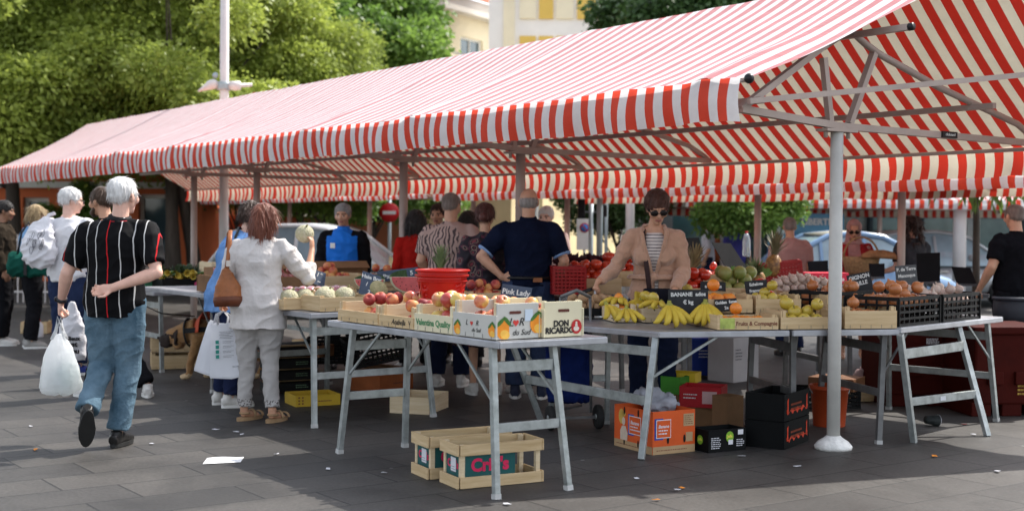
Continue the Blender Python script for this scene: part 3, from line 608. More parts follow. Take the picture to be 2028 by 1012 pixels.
class Person:
    """local frame: facing +y, right hand on +x, feet at z 0. Sizes are for 1.75 m and scaled."""
    def __init__(s, label, loc, face, H=1.75, girth=1.0, fem=False, skin='fair', voxel=.011, group=None, **J):
        s.s = H / 1.75; s.g = girth; s.fem = fem; s.skin = skins[skin]; s.vox = voxel
        s.root = empty('person', loc, label, 'person', group, face)
        sh = .165 if fem else .185; hp = .095 if fem else .09
        j = dict(pel=(0, 0, .95), chest=(0, .0, 1.28), neck=(0, .0, 1.475), head=(0, .035, 1.63), look=(0, 1, 0), htilt=0.0,
                 shR=(sh, 0, 1.42), shL=(-sh, 0, 1.42), elR=(sh + .05, -.03, 1.13), elL=(-sh - .05, -.03, 1.13), wrR=(sh + .05, .06, .90), wrL=(-sh - .05, .06, .90),
                 hiR=(hp, 0, .92), hiL=(-hp, 0, .92), knR=(hp + .01, .03, .50), knL=(-hp - .01, .03, .50), anR=(hp + .02, -.02, .09), anL=(-hp - .02, -.02, .09),
                 toeR=(.03, 1, 0), toeL=(-.03, 1, 0), haR=None, haL=None, npR=None, npL=None, poseR=.45, poseL=.45, bellyd=0.0, chestr=1.0)
        j.update(J); s.j = {k: (Vector(v) if isinstance(v, tuple) else v) for k, v in j.items()}
        for k in ('shR', 'shL'): s.j[k].z -= .028
        s.j['head'].z -= .014
        s.body()
    def spine(s, z):
        p, c, n = s.j['pel'], s.j['chest'], s.j['neck']
        if z <= .95: return p + Vector((0, 0, z - .95))
        if z <= 1.28: t = (z - .95) / .33; q = p.lerp(c, t); return q
        t = (z - 1.28) / .195; return c.lerp(n, t)
    def axis(s, z):
        a = (s.j['shR'] - s.j['shL']); b = (s.j['hiR'] - s.j['hiL']); t = min(1, max(0, (z - .95) / .45)); v = b.normalized().lerp(a.normalized(), t); v.z *= .7; return v.normalized()
    PRO_M = [(.86, .135, .105), (.93, .168, .118), (1.00, .165, .115), (1.08, .155, .108), (1.16, .158, .108), (1.25, .170, .114), (1.34, .176, .112), (1.40, .160, .092), (1.44, .115, .072), (1.475, .062, .06)]
    PRO_F = [(.86, .145, .110), (.93, .178, .122), (1.00, .165, .113), (1.08, .140, .100), (1.16, .142, .100), (1.25, .155, .118), (1.34, .158, .108), (1.40, .142, .085), (1.44, .098, .066), (1.475, .055, .054)]
    def torso(s, mb, z0, z1, off=0.0, flare=0.0, belly=True):
        pro = s.PRO_F if s.fem else s.PRO_M; zs = sorted({z0, z1} | {p[0] for p in pro if z0 < p[0] < z1}); pts = []; rx = []; ry = []
        Z = [p[0] for p in pro]
        for z in zs:
            g = s.g if z < 1.36 else 1 + (s.g - 1) * .5
            a = np.interp(z, Z, [p[1] for p in pro]) * g + off; b = np.interp(z, Z, [p[2] for p in pro]) * g + off
            if z < 1.15 and flare: a += flare * (1.15 - z) / .3; b += flare * (1.15 - z) / .3
            pts.append(s.spine(z)); rx.append(a); ry.append(b)
        ref = s.axis((z0 + z1) / 2)
        mb.tube(pts, rx, 22, ref=ref, ry=ry)
        if belly and s.j['bellyd'] and z0 < 1.1: mb.ell(s.spine(1.08) + Vector((0, .06 + s.j['bellyd'], 0)), (.135 * s.g + off, .09 + off, .15 + off))
        if s.fem and z1 > 1.3 and belly:
            c = s.spine(1.245); f = s.fwd()
            for k in (-1, 1): mb.ell(c + f * .085 * s.g + s.axis(1.25) * k * .075, .062 * s.g + off)
    def fwd(s): a = s.axis(1.25); return Vector((-a.y, a.x, 0)).normalized()
    def arm(s, mb, side, f1=1.0, off=0.0, wid=1.0, start=0.0):
        """arm from the shoulder to fraction f1 of its length (0.5 = elbow)"""
        A, B, C = s.j['sh' + side], s.j['el' + side], s.j['wr' + side]; g = (1 + (s.g - 1) * .6) * (.88 if s.fem else 1)
        pts = []; r = []
        prof = [(0, .056), (.10, .058), (.25, .050), (.42, .042), (.5, .040), (.60, .043), (.72, .038), (.9, .028), (1.0, .026)]
        for t, q in prof:
            if t > f1: break
            p = A.lerp(B, t * 2) if t <= .5 else B.lerp(C, t * 2 - 1); pts.append(p); r.append(q * g * wid + off)
        if pts and prof[len(pts) - 1][0] < f1 - 1e-6:
            t = f1; p = A.lerp(B, t * 2) if t <= .5 else B.lerp(C, t * 2 - 1); pts.append(p); r.append(float(np.interp(t, [a for a, b in prof], [b for a, b in prof])) * g * wid + off)
        r[0] = r[0] / wid * min(wid, 1.04); mb.ell(A, r[0] * .98); mb.tube(pts, r, 14)
        if f1 > .5: mb.ell(B, float(np.interp(.5, [a for a, b in prof], [b for a, b in prof])) * g * wid + off)
    def hand(s, mb, side):
        """palm, four jointed fingers and a thumb that leaves the side of the palm"""
        W = s.j['wr' + side]; el = s.j['el' + side]; d = s.j['ha' + side]; d = Vector(d).normalized() if d else (W - el).normalized()
        n = s.j['np' + side]; n = Vector(n) if n else Vector((-1 if side == 'R' else 1, 0, 0)); n = (n - d * d.dot(n)).normalized()     # palm faces n
        sd = d.cross(n) if side == 'R' else n.cross(d); sd.normalize(); sd = -sd                                                    # towards the thumb
        k = .92 if s.fem else 1.0; curl = s.j['pose' + side]
        Mx = Matrix((sd, d, n)).transposed()
        mb.tube([W - d * .02, W + d * .015, W + d * .05 * k, W + d * .085 * k], [.027 * k, .03 * k, .038 * k, .036 * k], 12, ref=sd, ry=[.021 * k, .019 * k, .017 * k, .013 * k])
        for i, (o, L, r) in enumerate(((.029, .070, .0088), (.0098, .078, .0092), (-.0098, .073, .0088), (-.028, .058, .0078))):
            b = W + d * (.078 - abs(i - 1.3) * .004) * k + sd * o * k; fd = (d + sd * (o * 2.2)).normalized(); pts = [b - fd * .02, b]; rr = [r, r]; a = 0
            for q, seg in enumerate((.45, .32, .25)):
                a += curl * (.95, 1.25, .8)[q] * (1 + .10 * (i - 1)); dd = fd * math.cos(a) + n * math.sin(a); pts.append(pts[-1] + dd * L * seg * k * 1.05); rr.append(r * (1, .93, .8)[q])
            mb.tube(pts, [x * k for x in rr], 8); mb.ell(pts[-1], rr[-1] * k, nu=8, nv=6)
        tb = W + d * .022 * k + sd * .026 * k + n * .004; td = (sd * .62 + d * .68 + n * (.25 + .45 * curl)).normalized(); t2 = (d * .85 + n * (.35 + .5 * curl) + sd * .05).normalized()
        p1 = tb + td * .042 * k; p2 = p1 + t2 * .036 * k
        mb.tube([tb - td * .015, tb, p1, p2], [x * k for x in (.013, .0125, .0105, .0085)], 8); mb.ell(p2, .0085 * k, nu=8, nv=6)
    def leg(s, mb, side, z_hem=.0, off=0.0, rad=None, top=True):
        A, B, C = s.j['hi' + side], s.j['kn' + side], s.j['an' + side]; g = s.g
        r = rad or [.088, .082, .066, .055, .052, .054, .046, .036]; ts = [0, .2, .38, .5, .56, .66, .82, 1.0]
        f = 1 - z_hem; pts = []; rr = []
        for t, q in zip(ts, r):
            p = A.lerp(B, t * 2) if t <= .5 else B.lerp(C, t * 2 - 1); pts.append(p); rr.append(q * (g if t < .3 else 1 + (g - 1) * .5) + off)
        if z_hem: pts[-1] = B.lerp(C, 1 - z_hem)
        mb.tube([A + Vector((0, 0, .05))] + pts if top else pts, ([rr[0]] if top else []) + rr, 16); mb.ell(B, rr[3] * 1.0)
    def head_frame(s):
        f = Vector(s.j['look']).normalized(); up = (UP + Vector((0, 0, 0)))
        x = f.cross(up).normalized(); u = x.cross(f).normalized()
        if s.j['htilt']: q = Matrix.Rotation(s.j['htilt'], 3, f); x = q @ x; u = q @ u
        return Matrix((x, f, u)).transposed(), s.j['head']
    def hp(s, x, y, z): m, c = s.head_frame(); return c + m @ Vector((x, y, z))
    def head_parts(s, mb):
        m, c = s.head_frame(); e = lambda p, r: mb.ell(s.hp(*p), r, M=m, nu=18, nv=12); k = .95 if s.fem else 1
        e((0, -.012, .035), (.074 * k, .094, .082)); e((0, .018, -.01), (.066 * k, .074, .09)); e((0, .035, -.065), (.046 * k, .052, .042)); e((0, .067, -.087), (.024, .022, .02))
        e((0, .078, .028), (.052 * k, .018, .016))                                   # brow
        mb.tube([s.hp(0, .082, .022), s.hp(0, .100, -.006), s.hp(0, .112, -.022), s.hp(0, .094, -.034)], [.009, .011, .014, .010], 8)
        for q in (-1, 1):
            e((q * .034, .080, -.022), (.019, .016, .018)); e((q * .048, .055, -.015), (.022, .03, .03)); e((q * .011, .100, -.026), (.010, .010, .008))
            e((q * .075 * k, -.005, -.005), (.011, .020, .030)); e((q * .080 * k, -.012, .005), (.008, .017, .024))
        e((0, .088, -.052), (.024, .014, .007)); e((0, .086, -.063), (.021, .014, .007))   # lips
        nk = .052 * (.86 if s.fem else 1) * (1 + (s.g - 1) * .5)
        mb.tube([s.spine(1.40), s.j['neck'], lerp(s.j['neck'], s.hp(0, -.02, -.06), .6), s.hp(0, -.018, -.03)], [nk * 1.5, nk * 1.06, nk, nk], 14)
    def body(s):
        b = MB(); s.torso(b, .86, 1.475, -.014); s.head_parts(b)
        for q in 'RL': s.arm(b, q, 1.0); s.hand(b, q); s.leg(b, q, off=-.012); a = s.j['an' + q]; t = Vector(s.j['toe' + q]).normalized(); b.tube([a + Vector((0, 0, .02)), a - Vector((0, 0, .03)), a + t * .07 - Vector((0, 0, .045)), a + t * .15 - Vector((0, 0, .065))], [.035, .036, .032, .022], 10)
        # trapezius
        for q in 'RL': b.tube([s.spine(1.45), lerp(s.spine(1.43), s.j['sh' + q], .55), s.j['sh' + q]], [.05, .045, .045], 10)
        me = remesh(b, s.vox, 1)
        m, c = s.head_frame(); Mi = np.array(m.inverted()); cc = np.array(c)
        def loc(fn): return lambda p: fn((p - cc) @ Mi.T)
        d = lambda p, x, y, z: np.sqrt((np.abs(p[:, 0]) - x) ** 2 * .55 + (p[:, 2] - z) ** 2 * 2.2 + 0 * p[:, 1])
        fr = lambda p: (p[:, 1] > .05)
        old = getattr(s, 'oldface', False)
        paint(me, [(1, loc(lambda p: fr(p) & (np.abs(p[:, 0]) < .024) & (p[:, 2] > -.068) & (p[:, 2] < -.048))), (3, loc(lambda p: fr(p) & (d(p, .031, 0, .004) < .0085))), (2, loc(lambda p: fr(p) & (np.abs(np.abs(p[:, 0]) - .031) < .006) & (np.abs(p[:, 2] - .004) < .0065))), (4, loc(lambda p: fr(p) & (np.abs(np.abs(p[:, 0]) - .033) < .019) & (np.abs(p[:, 2] - .024) < .0055)))])
        me.transform(Matrix.Scale(s.s, 4)); s.bodyo = obj_of(me, 'body', [s.skin, lipm, eyed, eyew, browm], s.root)
    def piece(s, name, mb, mats, voxel=None, wr=.0, smooth=2, f=(9, 9, 5), paints=None, parent=None, seed=0):
        me = remesh(mb, voxel or s.vox, smooth, name)
        if wr: wrinkle(me, wr, f, seed)
        if paints: paint(me, paints)
        me.transform(Matrix.Scale(s.s, 4)); return obj_of(me, name, mats, parent or s.root)
    def raw(s, name, mb, mats, parent=None):
        o = mb.build(name, mats, parent or s.root); o.data.transform(Matrix.Scale(s.s, 4)); return o
    def shirt(s, mat, hem=.86, sleeve=.36, off=.014, flare=.0, wr=.006, swid=1.12, paints=None, name='shirt', collar=True, seed=1, soff=.01, zt=1.455, fr=(8, 8, 4.5)):
        b = MB(); s.torso(b, hem, zt, off, flare)
        for q in 'RL':
            s.arm(b, q, sleeve, soff, swid)
            b.tube([s.spine(1.44), lerp(s.spine(1.43), s.j['sh' + q], .55) + Vector((0, 0, .004)), s.j['sh' + q]], [.058, .056, .056 * (.9 if s.fem else 1)], 12)
        if collar: b.tube([s.spine(1.43), s.spine(1.475) + Vector((0, -.005, .012))], [.082, .068 if not s.fem else .062], 16)
        return s.piece(name, b, mat, wr=wr, paints=paints, f=fr, seed=seed)
    def trousers(s, mat, waist=1.0, hem=0.03, rad=None, off=.004, wr=.006, name='trousers', paints=None, seed=3):
        b = MB(); s.torso(b, .84, waist, off, belly=False)
        rad = rad or [.098, .096, .082, .073, .070, .070, .066, .064]
        for q in 'RL': s.leg(b, q, hem, off, rad)
        return s.piece(name, b, mat, wr=wr, f=(7, 7, 6), paints=paints, seed=seed)
    def shoes(s, mat, sole, L=.27, W=.048, tall=.0, sock=None):
        for q in 'RL':
            a = s.j['an' + q]; t = Vector(s.j['toe' + q]).normalized(); up = Vector((0, 0, 1)); up = (up - t * t.dot(up)); up = up.normalized() if up.length > .05 else Vector((0, 1, 0)); x = t.cross(up)
            P = lambda f, u: a + t * f + up * (u - .09)
            b = MB(); b.tube([P(-.075, .045), P(-.04, .05), P(.03, .05), P(.10, .038), P(.16, .032), P(.195, .028)], [.03, .040, .042, W, .045, .022], 14, ref=x, ry=[.035, .045, .046, .036, .028, .018]); b.ell(P(-.02, .075), (.04, .044, .04)); b.tube([P(-.025, .06), P(-.02, .11 + tall)], [.043, .041], 12)
            so = s.piece('shoe', b, mat, .008, smooth=2)
            k = MB(); out = []
            for i in range(20):
                w = 2 * math.pi * i / 20; f = math.cos(w); out.append(P(.062 + f * .142, .0) + x * math.sin(w) * (W + .004 - .006 * (f < -.3)))
            k.slab(out, up * .024); s.raw('sole', k, sole, so)
    def strands(s, o, n=700, L=.05, lift=.006, wd=.0022, seed=1, up=.14):
        """loose locks laid over the hair along its fall, joined into the same mesh"""
        me = o.data; rs = np.random.RandomState(seed); nf = len(me.polygons); c = np.empty(nf * 3, 'f'); me.polygons.foreach_get('center', c); c = c.reshape(-1, 3); nn = np.empty(nf * 3, 'f'); me.polygons.foreach_get('normal', nn); nn = nn.reshape(-1, 3)
        cr = np.array(s.hp(0, -.05, up)) * s.s; hm, hc = s.head_frame(); lc = (c / s.s - np.array(hc)) @ np.array(hm.inverted()).T; okf = np.where(~((lc[:, 1] > .045) & (lc[:, 2] < .06)))[0]; k = okf[rs.randint(0, len(okf), n)]; n = len(k); p = c[k]; q = nn[k]; fl = p - cr; fl[:, 2] -= .06 + (L > .06) * .22; fl += rs.normal(size=(n, 3)) * .018; fl -= q * (fl * q).sum(1)[:, None]; fl /= np.linalg.norm(fl, axis=1)[:, None] + 1e-6; sd = np.cross(fl, q); ln = L * (.5 + rs.rand(n))[:, None]; vs = []
        for t, w in ((0, .7), (.5, 1.0), (1, .15)):
            m_ = p + fl * ln * t + q * (.0015 + lift * (t * (1 - .3 * t)) * (.4 + rs.rand(n)))[:, None]; m_[:, 2] -= .010 * t * t * (L > .06); vs += [m_ - sd * wd * w, m_ + sd * wd * w]
        v0 = len(me.vertices); V = np.concatenate([co_of(me), np.stack(vs, 1).reshape(-1, 3)]); fs = [tuple(x.vertices) for x in me.polygons]
        for i in range(n): b = v0 + i * 6; fs += [(b, b + 1, b + 3, b + 2), (b + 2, b + 3, b + 5, b + 4)]
        m2 = bpy.data.meshes.new('hair'); m2.from_pydata([tuple(x) for x in V], [], fs); m2.polygons.foreach_set('use_smooth', [True] * len(m2.polygons)); m2.update()
        for x in me.materials: m2.materials.append(x)
        o.data = m2; return o
    def hair_short(s, mat, thick=.008, back=-.05, bald=False, name='hair', rough=.004, side=.0):
        m, c = s.head_frame(); b = MB(); k = .95 if s.fem else 1
        if bald:
            b.ell(s.hp(0, -.028, .004), (.0775 * k, .083, .066), M=m, nu=20, nv=12)
        else:
            b.ell(s.hp(0, -.020, .048), (.078 * k + thick, .094 + thick, .076 + thick), M=m, nu=20, nv=14)
            b.ell(s.hp(0, -.05, .012), (.068 * k + thick, .060 + thick, .052 + side), M=m, nu=18, nv=12)
            for q in (-1, 1): b.ell(s.hp(q * .068 * k, .012, .028), (.012 + thick * .6, .028, .032 + side), M=m)
        o = s.piece(name, b, mat, .008, wr=rough, f=(38, 38, 14), smooth=1); return o if bald else s.strands(o, 1000, .028 + thick, .0035, .0014)
    def glasses(s, dark=False):
        b = MB(); mm = M('lens_dark', (.015, .012, .012), .15, .1) if dark else M('frame_dark', (.03, .028, .03), .4, .1)
        for q in (-1, 1):
            if dark: b.ell(s.hp(q * .034, .098, .002), (.030, .010, .023), M=s.head_frame()[0])
            else:
                c = [s.hp(q * .032 + .022 * math.cos(t), .106, .001 + .018 * math.sin(t)) for t in [2 * math.pi * i / 14 for i in range(15)]]; b.tube(c, .0026, 5, cap=False)
            b.tube([s.hp(q * .058, .098, .008), s.hp(q * .078, .05, .012), s.hp(q * .084, -.015, .012), s.hp(q * .082, -.03, -.005)], .0032 if not dark else .005, 6)
        b.tube([s.hp(-.012, .110, .006), s.hp(.012, .110, .006)], .003, 6)
        return s.raw('glasses', b, mm)
# ---------------------------------------------------------------- the people of the photograph
def hair_long(s, mat, drop=.22, wid=.085, fringe=True, rough=.005, side=.0, front=0.0):
    m, c = s.head_frame(); b = MB()
    b.ell(s.hp(0, -.016, .045), (.086, .102, .084), M=m, nu=20, nv=14)
    b.tube([s.hp(0, -.045, .06), s.hp(0, -.062, -.02), s.hp(0, -.066, -.02 - drop * .5), s.hp(0, -.058, -.02 - drop)], [wid * .8, wid * 1.02, wid * 1.03, wid * .8], 18, ref=m @ Vector((1, 0, 0)), ry=[.07, .06, .05, .028])
    for q in (-1, 1): b.tube([s.hp(q * .06, .02, .07), s.hp(q * .083, .012 + front, .0), s.hp(q * .086, .005 + front, -.05), s.hp(q * .076, -.01, -.04 - drop * .75)], [.028, .03, .026, .014], 10)
    if fringe: b.tube([s.hp(-.06, .06, .062), s.hp(0, .082, .075), s.hp(.06, .06, .058)], [.018, .024, .018], 8)
    return s.strands(s.piece('hair', b, mat, .008, wr=rough, f=(50, 50, 12), smooth=1), 1100, .09, .003, .0018)
def curly(s, mat, drop=.2, wid=.11, seed=1):
    rs = random.Random(seed); m, c = s.head_frame(); b = MB(); b.ell(s.hp(0, -.02, .05), (.09, .105, .085), M=m)
    for i in range(90):
        a = rs.uniform(0, 6.28); z = rs.uniform(-drop, .11); w = wid * (1 - .4 * max(0, z / .11)); x, y = math.cos(a) * w, math.sin(a) * w * .9 - .03
        if y > .02 and abs(x) < .075 and z < .06: continue
        b.ell(s.hp(x, y, z), rs.uniform(.018, .032), nu=8, nv=6)
    return s.strands(s.piece('hair', b, mat, .008, wr=.004, f=(60, 60, 60), smooth=1), 900, .05, .03, .004)
def pos(u, d): return Vector(((u - 1014) / F * d, d, 0))
blackleather = M('black_leather', (.015, .014, .014), .35, .3, 20, bump=.15); rubber = M('rubber_dark', (.02, .02, .02), .8, .2); solew = M('sole_white', (.72, .71, .68), .6, .08); shoew = M('shoe_pale', (.62, .60, .57), .7, .12, 14, bump=.2)
jeans = M('denim_faded', (.035, .078, .115), .9, .3, 5.0, bump=.3, bscale=60, col2=(.14, .22, .285)); jeansd = M('denim_dark', (.018, .032, .075), .85, .3, 6.0, bump=.3, bscale=50); navy = fabric('navy', (.012, .018, .045)); blackc = fabric('black', (.009, .009, .011), .3)
def mk_stripes(m, nt, L, b, out):
    tc = nd(nt, 'ShaderNodeTexCoord'); sx = nd(nt, 'ShaderNodeSeparateXYZ'); L(tc.outputs['Object'], sx.inputs[0])
    nz = nd(nt, 'ShaderNodeTexNoise', i_Scale=3.5, i_Detail=2.0); L(tc.outputs['Object'], nz.inputs[0])
    wv = nd(nt, 'ShaderNodeMath', operation='MULTIPLY_ADD'); wv.inputs[1].default_value = .03; L(nz.outputs[0], wv.inputs[0]); L(sx.outputs[0], wv.inputs[2])
    dv = nd(nt, 'ShaderNodeMath', operation='DIVIDE'); dv.inputs[1].default_value = .078; L(wv.outputs[0], dv.inputs[0])
    fr = nd(nt, 'ShaderNodeMath', operation='FRACT'); L(dv.outputs[0], fr.inputs[0]); lt = nd(nt, 'ShaderNodeMath', operation='LESS_THAN'); lt.inputs[1].default_value = .085; L(fr.outputs[0], lt.inputs[0])
    fl = nd(nt, 'ShaderNodeMath', operation='FLOOR'); L(dv.outputs[0], fl.inputs[0]); md = nd(nt, 'ShaderNodeMath', operation='PINGPONG'); md.inputs[1].default_value = 2.0; L(fl.outputs[0], md.inputs[0])
    g = nd(nt, 'ShaderNodeMath', operation='LESS_THAN'); g.inputs[1].default_value = .5; L(md.outputs[0], g.inputs[0])
    cl = nd(nt, 'ShaderNodeMix', data_type='RGBA'); cl.inputs[6].default_value = (.55, .54, .53, 1); cl.inputs[7].default_value = (.5, .015, .02, 1); L(g.outputs[0], cl.inputs[0])
    mx = nd(nt, 'ShaderNodeMix', data_type='RGBA'); mx.inputs[6].default_value = (.0045, .0045, .0055, 1); L(cl.outputs[2], mx.inputs[7]); L(lt.outputs[0], mx.inputs[0]); L(mx.outputs[2], b.inputs['Base Color']); b.inputs['Roughness'].default_value = .75; b.inputs['Specular IOR Level'].default_value = .1
# -- the old man walking away with a white plastic bag
MAN = pos(232, 8.54)
p = Person('old white-haired man walking away in a black polo shirt with thin red and white stripes', MAN, -.06, 1.765, 1.03, skin='ruddy', voxel=.0068, look=(.35, .93, -.02), head=(.035, .02, 1.625), neck=(.02, -.005, 1.47), chest=(0, -.01, 1.28), pel=(-.02, 0, .95),
    shR=(.205, -.02, 1.42), shL=(-.195, .0, 1.41), elR=(.295, -.11, 1.13), wrR=(.045, -.215, 1.035), haR=(-1, -.1, -.22), npR=(-.1, -1, .25), poseR=.62,
    elL=(-.315, -.04, 1.12), wrL=(-.40, .07, .925), haL=(-.10, .1, -1), npL=(.9, .2, 0), poseL=1.05, hiR=(.075, 0, .92), hiL=(-.105, 0, .92), knR=(.055, .05, .50), anR=(.01, -.02, .095), knL=(-.115, .05, .53), anL=(-.115, -.23, .25), toeL=(-.22, .40, -.85), toeR=(.08, 1, 0))
p.shirt(M2('polo_stripes', mk_stripes), hem=.84, sleeve=.40, off=.022, flare=.014, wr=.006, swid=1.2, soff=.016, zt=1.46)
b = MB(); b.tube([p.spine(1.44) + Vector((0, 0, .01)), p.spine(1.475) + Vector((.004, -.012, .022))], [.083, .072], 18); co = p.piece('collar', b, M('collar_black', (.012, .012, .014), .8), .008, smooth=1)
b = MB(); pts = [p.spine(1.462) + Vector((.079 * math.cos(a), .079 * math.sin(a) - .008, .006 + .012 * math.sin(a))) for a in [2 * math.pi * i / 24 for i in range(25)]]; b.tube(pts, .0035, 6, cap=False); p.raw('collar_stripe', b, M('stripe_red', (.5, .02, .03), .7), co)
p.trousers(jeans, waist=.93, hem=.04, rad=[.098, .098, .086, .076, .072, .070, .066, .066], off=.006, wr=.006)
p.shoes(blackleather, rubber, tall=-.01); p.hair_short(hairm('white', (.62, .61, .60), (.85, .84, .83)), .007, rough=.003); p.glasses()
b = MB(); W = p.j['wrL']; ax = (p.j['elL'] - W).normalized(); c0 = W + ax * .025; b.tube([c0 - ax * .011, c0 + ax * .011], [.036, .036], 16); b.ell(c0 + Vector((-.034, -.012, 0)), (.01, .017, .017)); p.raw('wristwatch', b, M('watch_black', (.02, .02, .025), .3, .2))
# his plastic carrier bag
plast = M('plastic_bag', (.84, .85, .86), .3, .05, 9, transl=.65, bump=.9, bscale=22)
def carrier(name, label, grip, h, w, dep, mat, seed, rz=0.0, cat='bag', handle=.16, bulge=1.0, drop=None):
    g = Vector(grip); r = empty(name, (g.x, g.y, g.z - h), label, cat, None, rz); b = MB(); b.smooth = True; n = 40; prof = []
    zs = [0, .012, .04, .12, .25, .4, .55, .68, .8, .88]
    ws = [.35, .62, .84, 1.0, 1.0, .93, .80, .62, .36, .16]
    vs = []; hb = h - handle * .35
    for z, k in zip(zs, ws):
        for i in range(n):
            a = 2 * math.pi * i / n; f = 1 + .12 * math.sin(3 * a + seed) * (z < .7) + .24 * noise.noise(Vector((math.cos(a) * 2.2, math.sin(a) * 2.2, z * 5 + seed)))
            fold = 1 + (.16 * math.sin(a * 9 + seed + z * 3)) * max(0, z - .45) * 1.6
            vs.append((w / 2 * k * math.cos(a) * f * fold * bulge, dep / 2 * k * math.sin(a) * f * fold, z * hb + .03 * (noise.noise(Vector((a, seed, 0)))) * (z < .1)))
    m = len(zs); fs = [tuple(range(n - 1, -1, -1))]
    for j in range(m - 1): fs += [(j * n + i, j * n + (i + 1) % n, (j + 1) * n + (i + 1) % n, (j + 1) * n + i) for i in range(n)]
    b.add(vs, fs); b.build('bag_body', mat, r)
    b = MB(); top = h + .005
    for q in (-1, 1): b.tube([(q * w * .17, .0, hb * .80), (q * w * .08, q * .008, hb * .93), (q * .012, q * .006, top), (-q * .02, -q * .006, hb * .93)], [.022, .014, .008, .012], 8, ry=[.006, .006, .005, .006])
    b.build('handle', mat, r); return r
def wpt(p, key, off=(0, 0, 0)):
    v = (p.j[key] + Vector(off)) * p.s; return root_matrix(p.root) @ v
gr = wpt(p, 'wrL', (-.02, .02, -.10))
bg1 = carrier('plastic_bag', 'thin white plastic carrier bag hanging from the old man\'s hand', gr, .51, .25, .17, plast, 2.0, .2)
b = MB(); b.ell((.03, .0, .12), (.05, .045, .10)); b.build('goods', M('mint_pack', (.35, .6, .55), .5, .2), bg1)
# -- the woman in the crumpled white shirt, holding a melon to her face
def mk_cuff(m, nt, L, b, out):
    tc = nd(nt, 'ShaderNodeTexCoord'); sx = nd(nt, 'ShaderNodeSeparateXYZ'); L(tc.outputs['Object'], sx.inputs[0])
    n = nd(nt, 'ShaderNodeTexNoise', i_Scale=6.0, i_Detail=4.0); L(tc.outputs['Object'], n.inputs[0])
    mx = nd(nt, 'ShaderNodeMix', data_type='RGBA'); mx.inputs[6].default_value = (.36, .34, .33, 1); mx.inputs[7].default_value = (.48, .46, .45, 1); L(n.outputs[0], mx.inputs[0])
    v = nd(nt, 'ShaderNodeTexVoronoi', i_Scale=70.0); L(tc.outputs['Object'], v.inputs['Vector']); lt = nd(nt, 'ShaderNodeMath', operation='LESS_THAN'); lt.inputs[1].default_value = .36; L(v.outputs['Distance'], lt.inputs[0])
    a = nd(nt, 'ShaderNodeMath', operation='LESS_THAN'); a.inputs[1].default_value = .165; L(sx.outputs[2], a.inputs[0]); a2 = nd(nt, 'ShaderNodeMath', operation='GREATER_THAN'); a2.inputs[1].default_value = .105; L(sx.outputs[2], a2.inputs[0])
    m1 = nd(nt, 'ShaderNodeMath', operation='MULTIPLY'); L(lt.outputs[0], m1.inputs[0]); L(a.outputs[0], m1.inputs[1]); m2 = nd(nt, 'ShaderNodeMath', operation='MULTIPLY'); L(m1.outputs[0], m2.inputs[0]); L(a2.outputs[0], m2.inputs[1])
    my = nd(nt, 'ShaderNodeMix', data_type='RGBA'); L(m2.outputs[0], my.inputs[0]); L(mx.outputs[2], my.inputs[6]); my.inputs[7].default_value = (.05, .04, .035, 1); L(my.outputs[2], b.inputs['Base Color']); b.inputs['Roughness'].default_value = .9
    n2 = nd(nt, 'ShaderNodeTexNoise', i_Scale=40.0); L(tc.outputs['Object'], n2.inputs[0]); bp = nd(nt, 'ShaderNodeBump'); bp.inputs['Strength'].default_value = .25; bp.inputs['Distance'].default_value = .02; L(n2.outputs[0], bp.inputs['Height']); L(bp.outputs[0], b.inputs['Normal'])
p = w1 = Person('auburn-haired woman in a crumpled white shirt and pale grey trousers, lifting a melon', pos(512, 9.68), -.12, 1.62, 1.06, True, 'tan', .0075, look=(.62, .78, -.12), head=(.045, .03, 1.625), shR=(.18, .02, 1.42), shL=(-.175, 0, 1.41),
    elL=(-.255, -.04, 1.15), wrL=(-.325, .05, .955), haL=(-.05, .05, -1), npL=(.8, .4, 0), poseL=1.1, elR=(.365, .14, 1.15), wrR=(.345, .33, 1.37), haR=(-.05, .12, 1), npR=(-.9, .2, 0), poseR=.35, knR=(.085, .03, .50), knL=(-.10, .03, .5), anR=(.125, -.03, .09), anL=(-.125, .03, .09), toeR=(.35, 1, 0), toeL=(.55, 1, 0), hiR=(.095, 0, .92), hiL=(-.095, 0, .92))
linen = fabric('white_linen', (.60, .565, .545), .06, .35, .9, sc=5); p.shirt(linen, hem=.745, sleeve=.70, off=.028, flare=.04, wr=.009, swid=1.25, soff=.017, seed=5, fr=(6, 6, 4.2))
b = MB(); b.tube([p.spine(1.43), p.spine(1.47) + Vector((0, -.01, .018))], [.085, .064], 18); p.piece('collar', b, linen, .008, smooth=1)
p.trousers(M2('grey_trousers', mk_cuff), waist=.98, hem=.07, rad=[.108, .104, .084, .070, .062, .062, .056, .054], off=.002, wr=.007)
hair_long(p, hairm('auburn', (.11, .03, .018), (.24, .08, .045)), drop=.15, wid=.094, fringe=False, side=.01); p.glasses(True)
san = M('sandal_leather', (.34, .22, .12), .7, .2, 20)
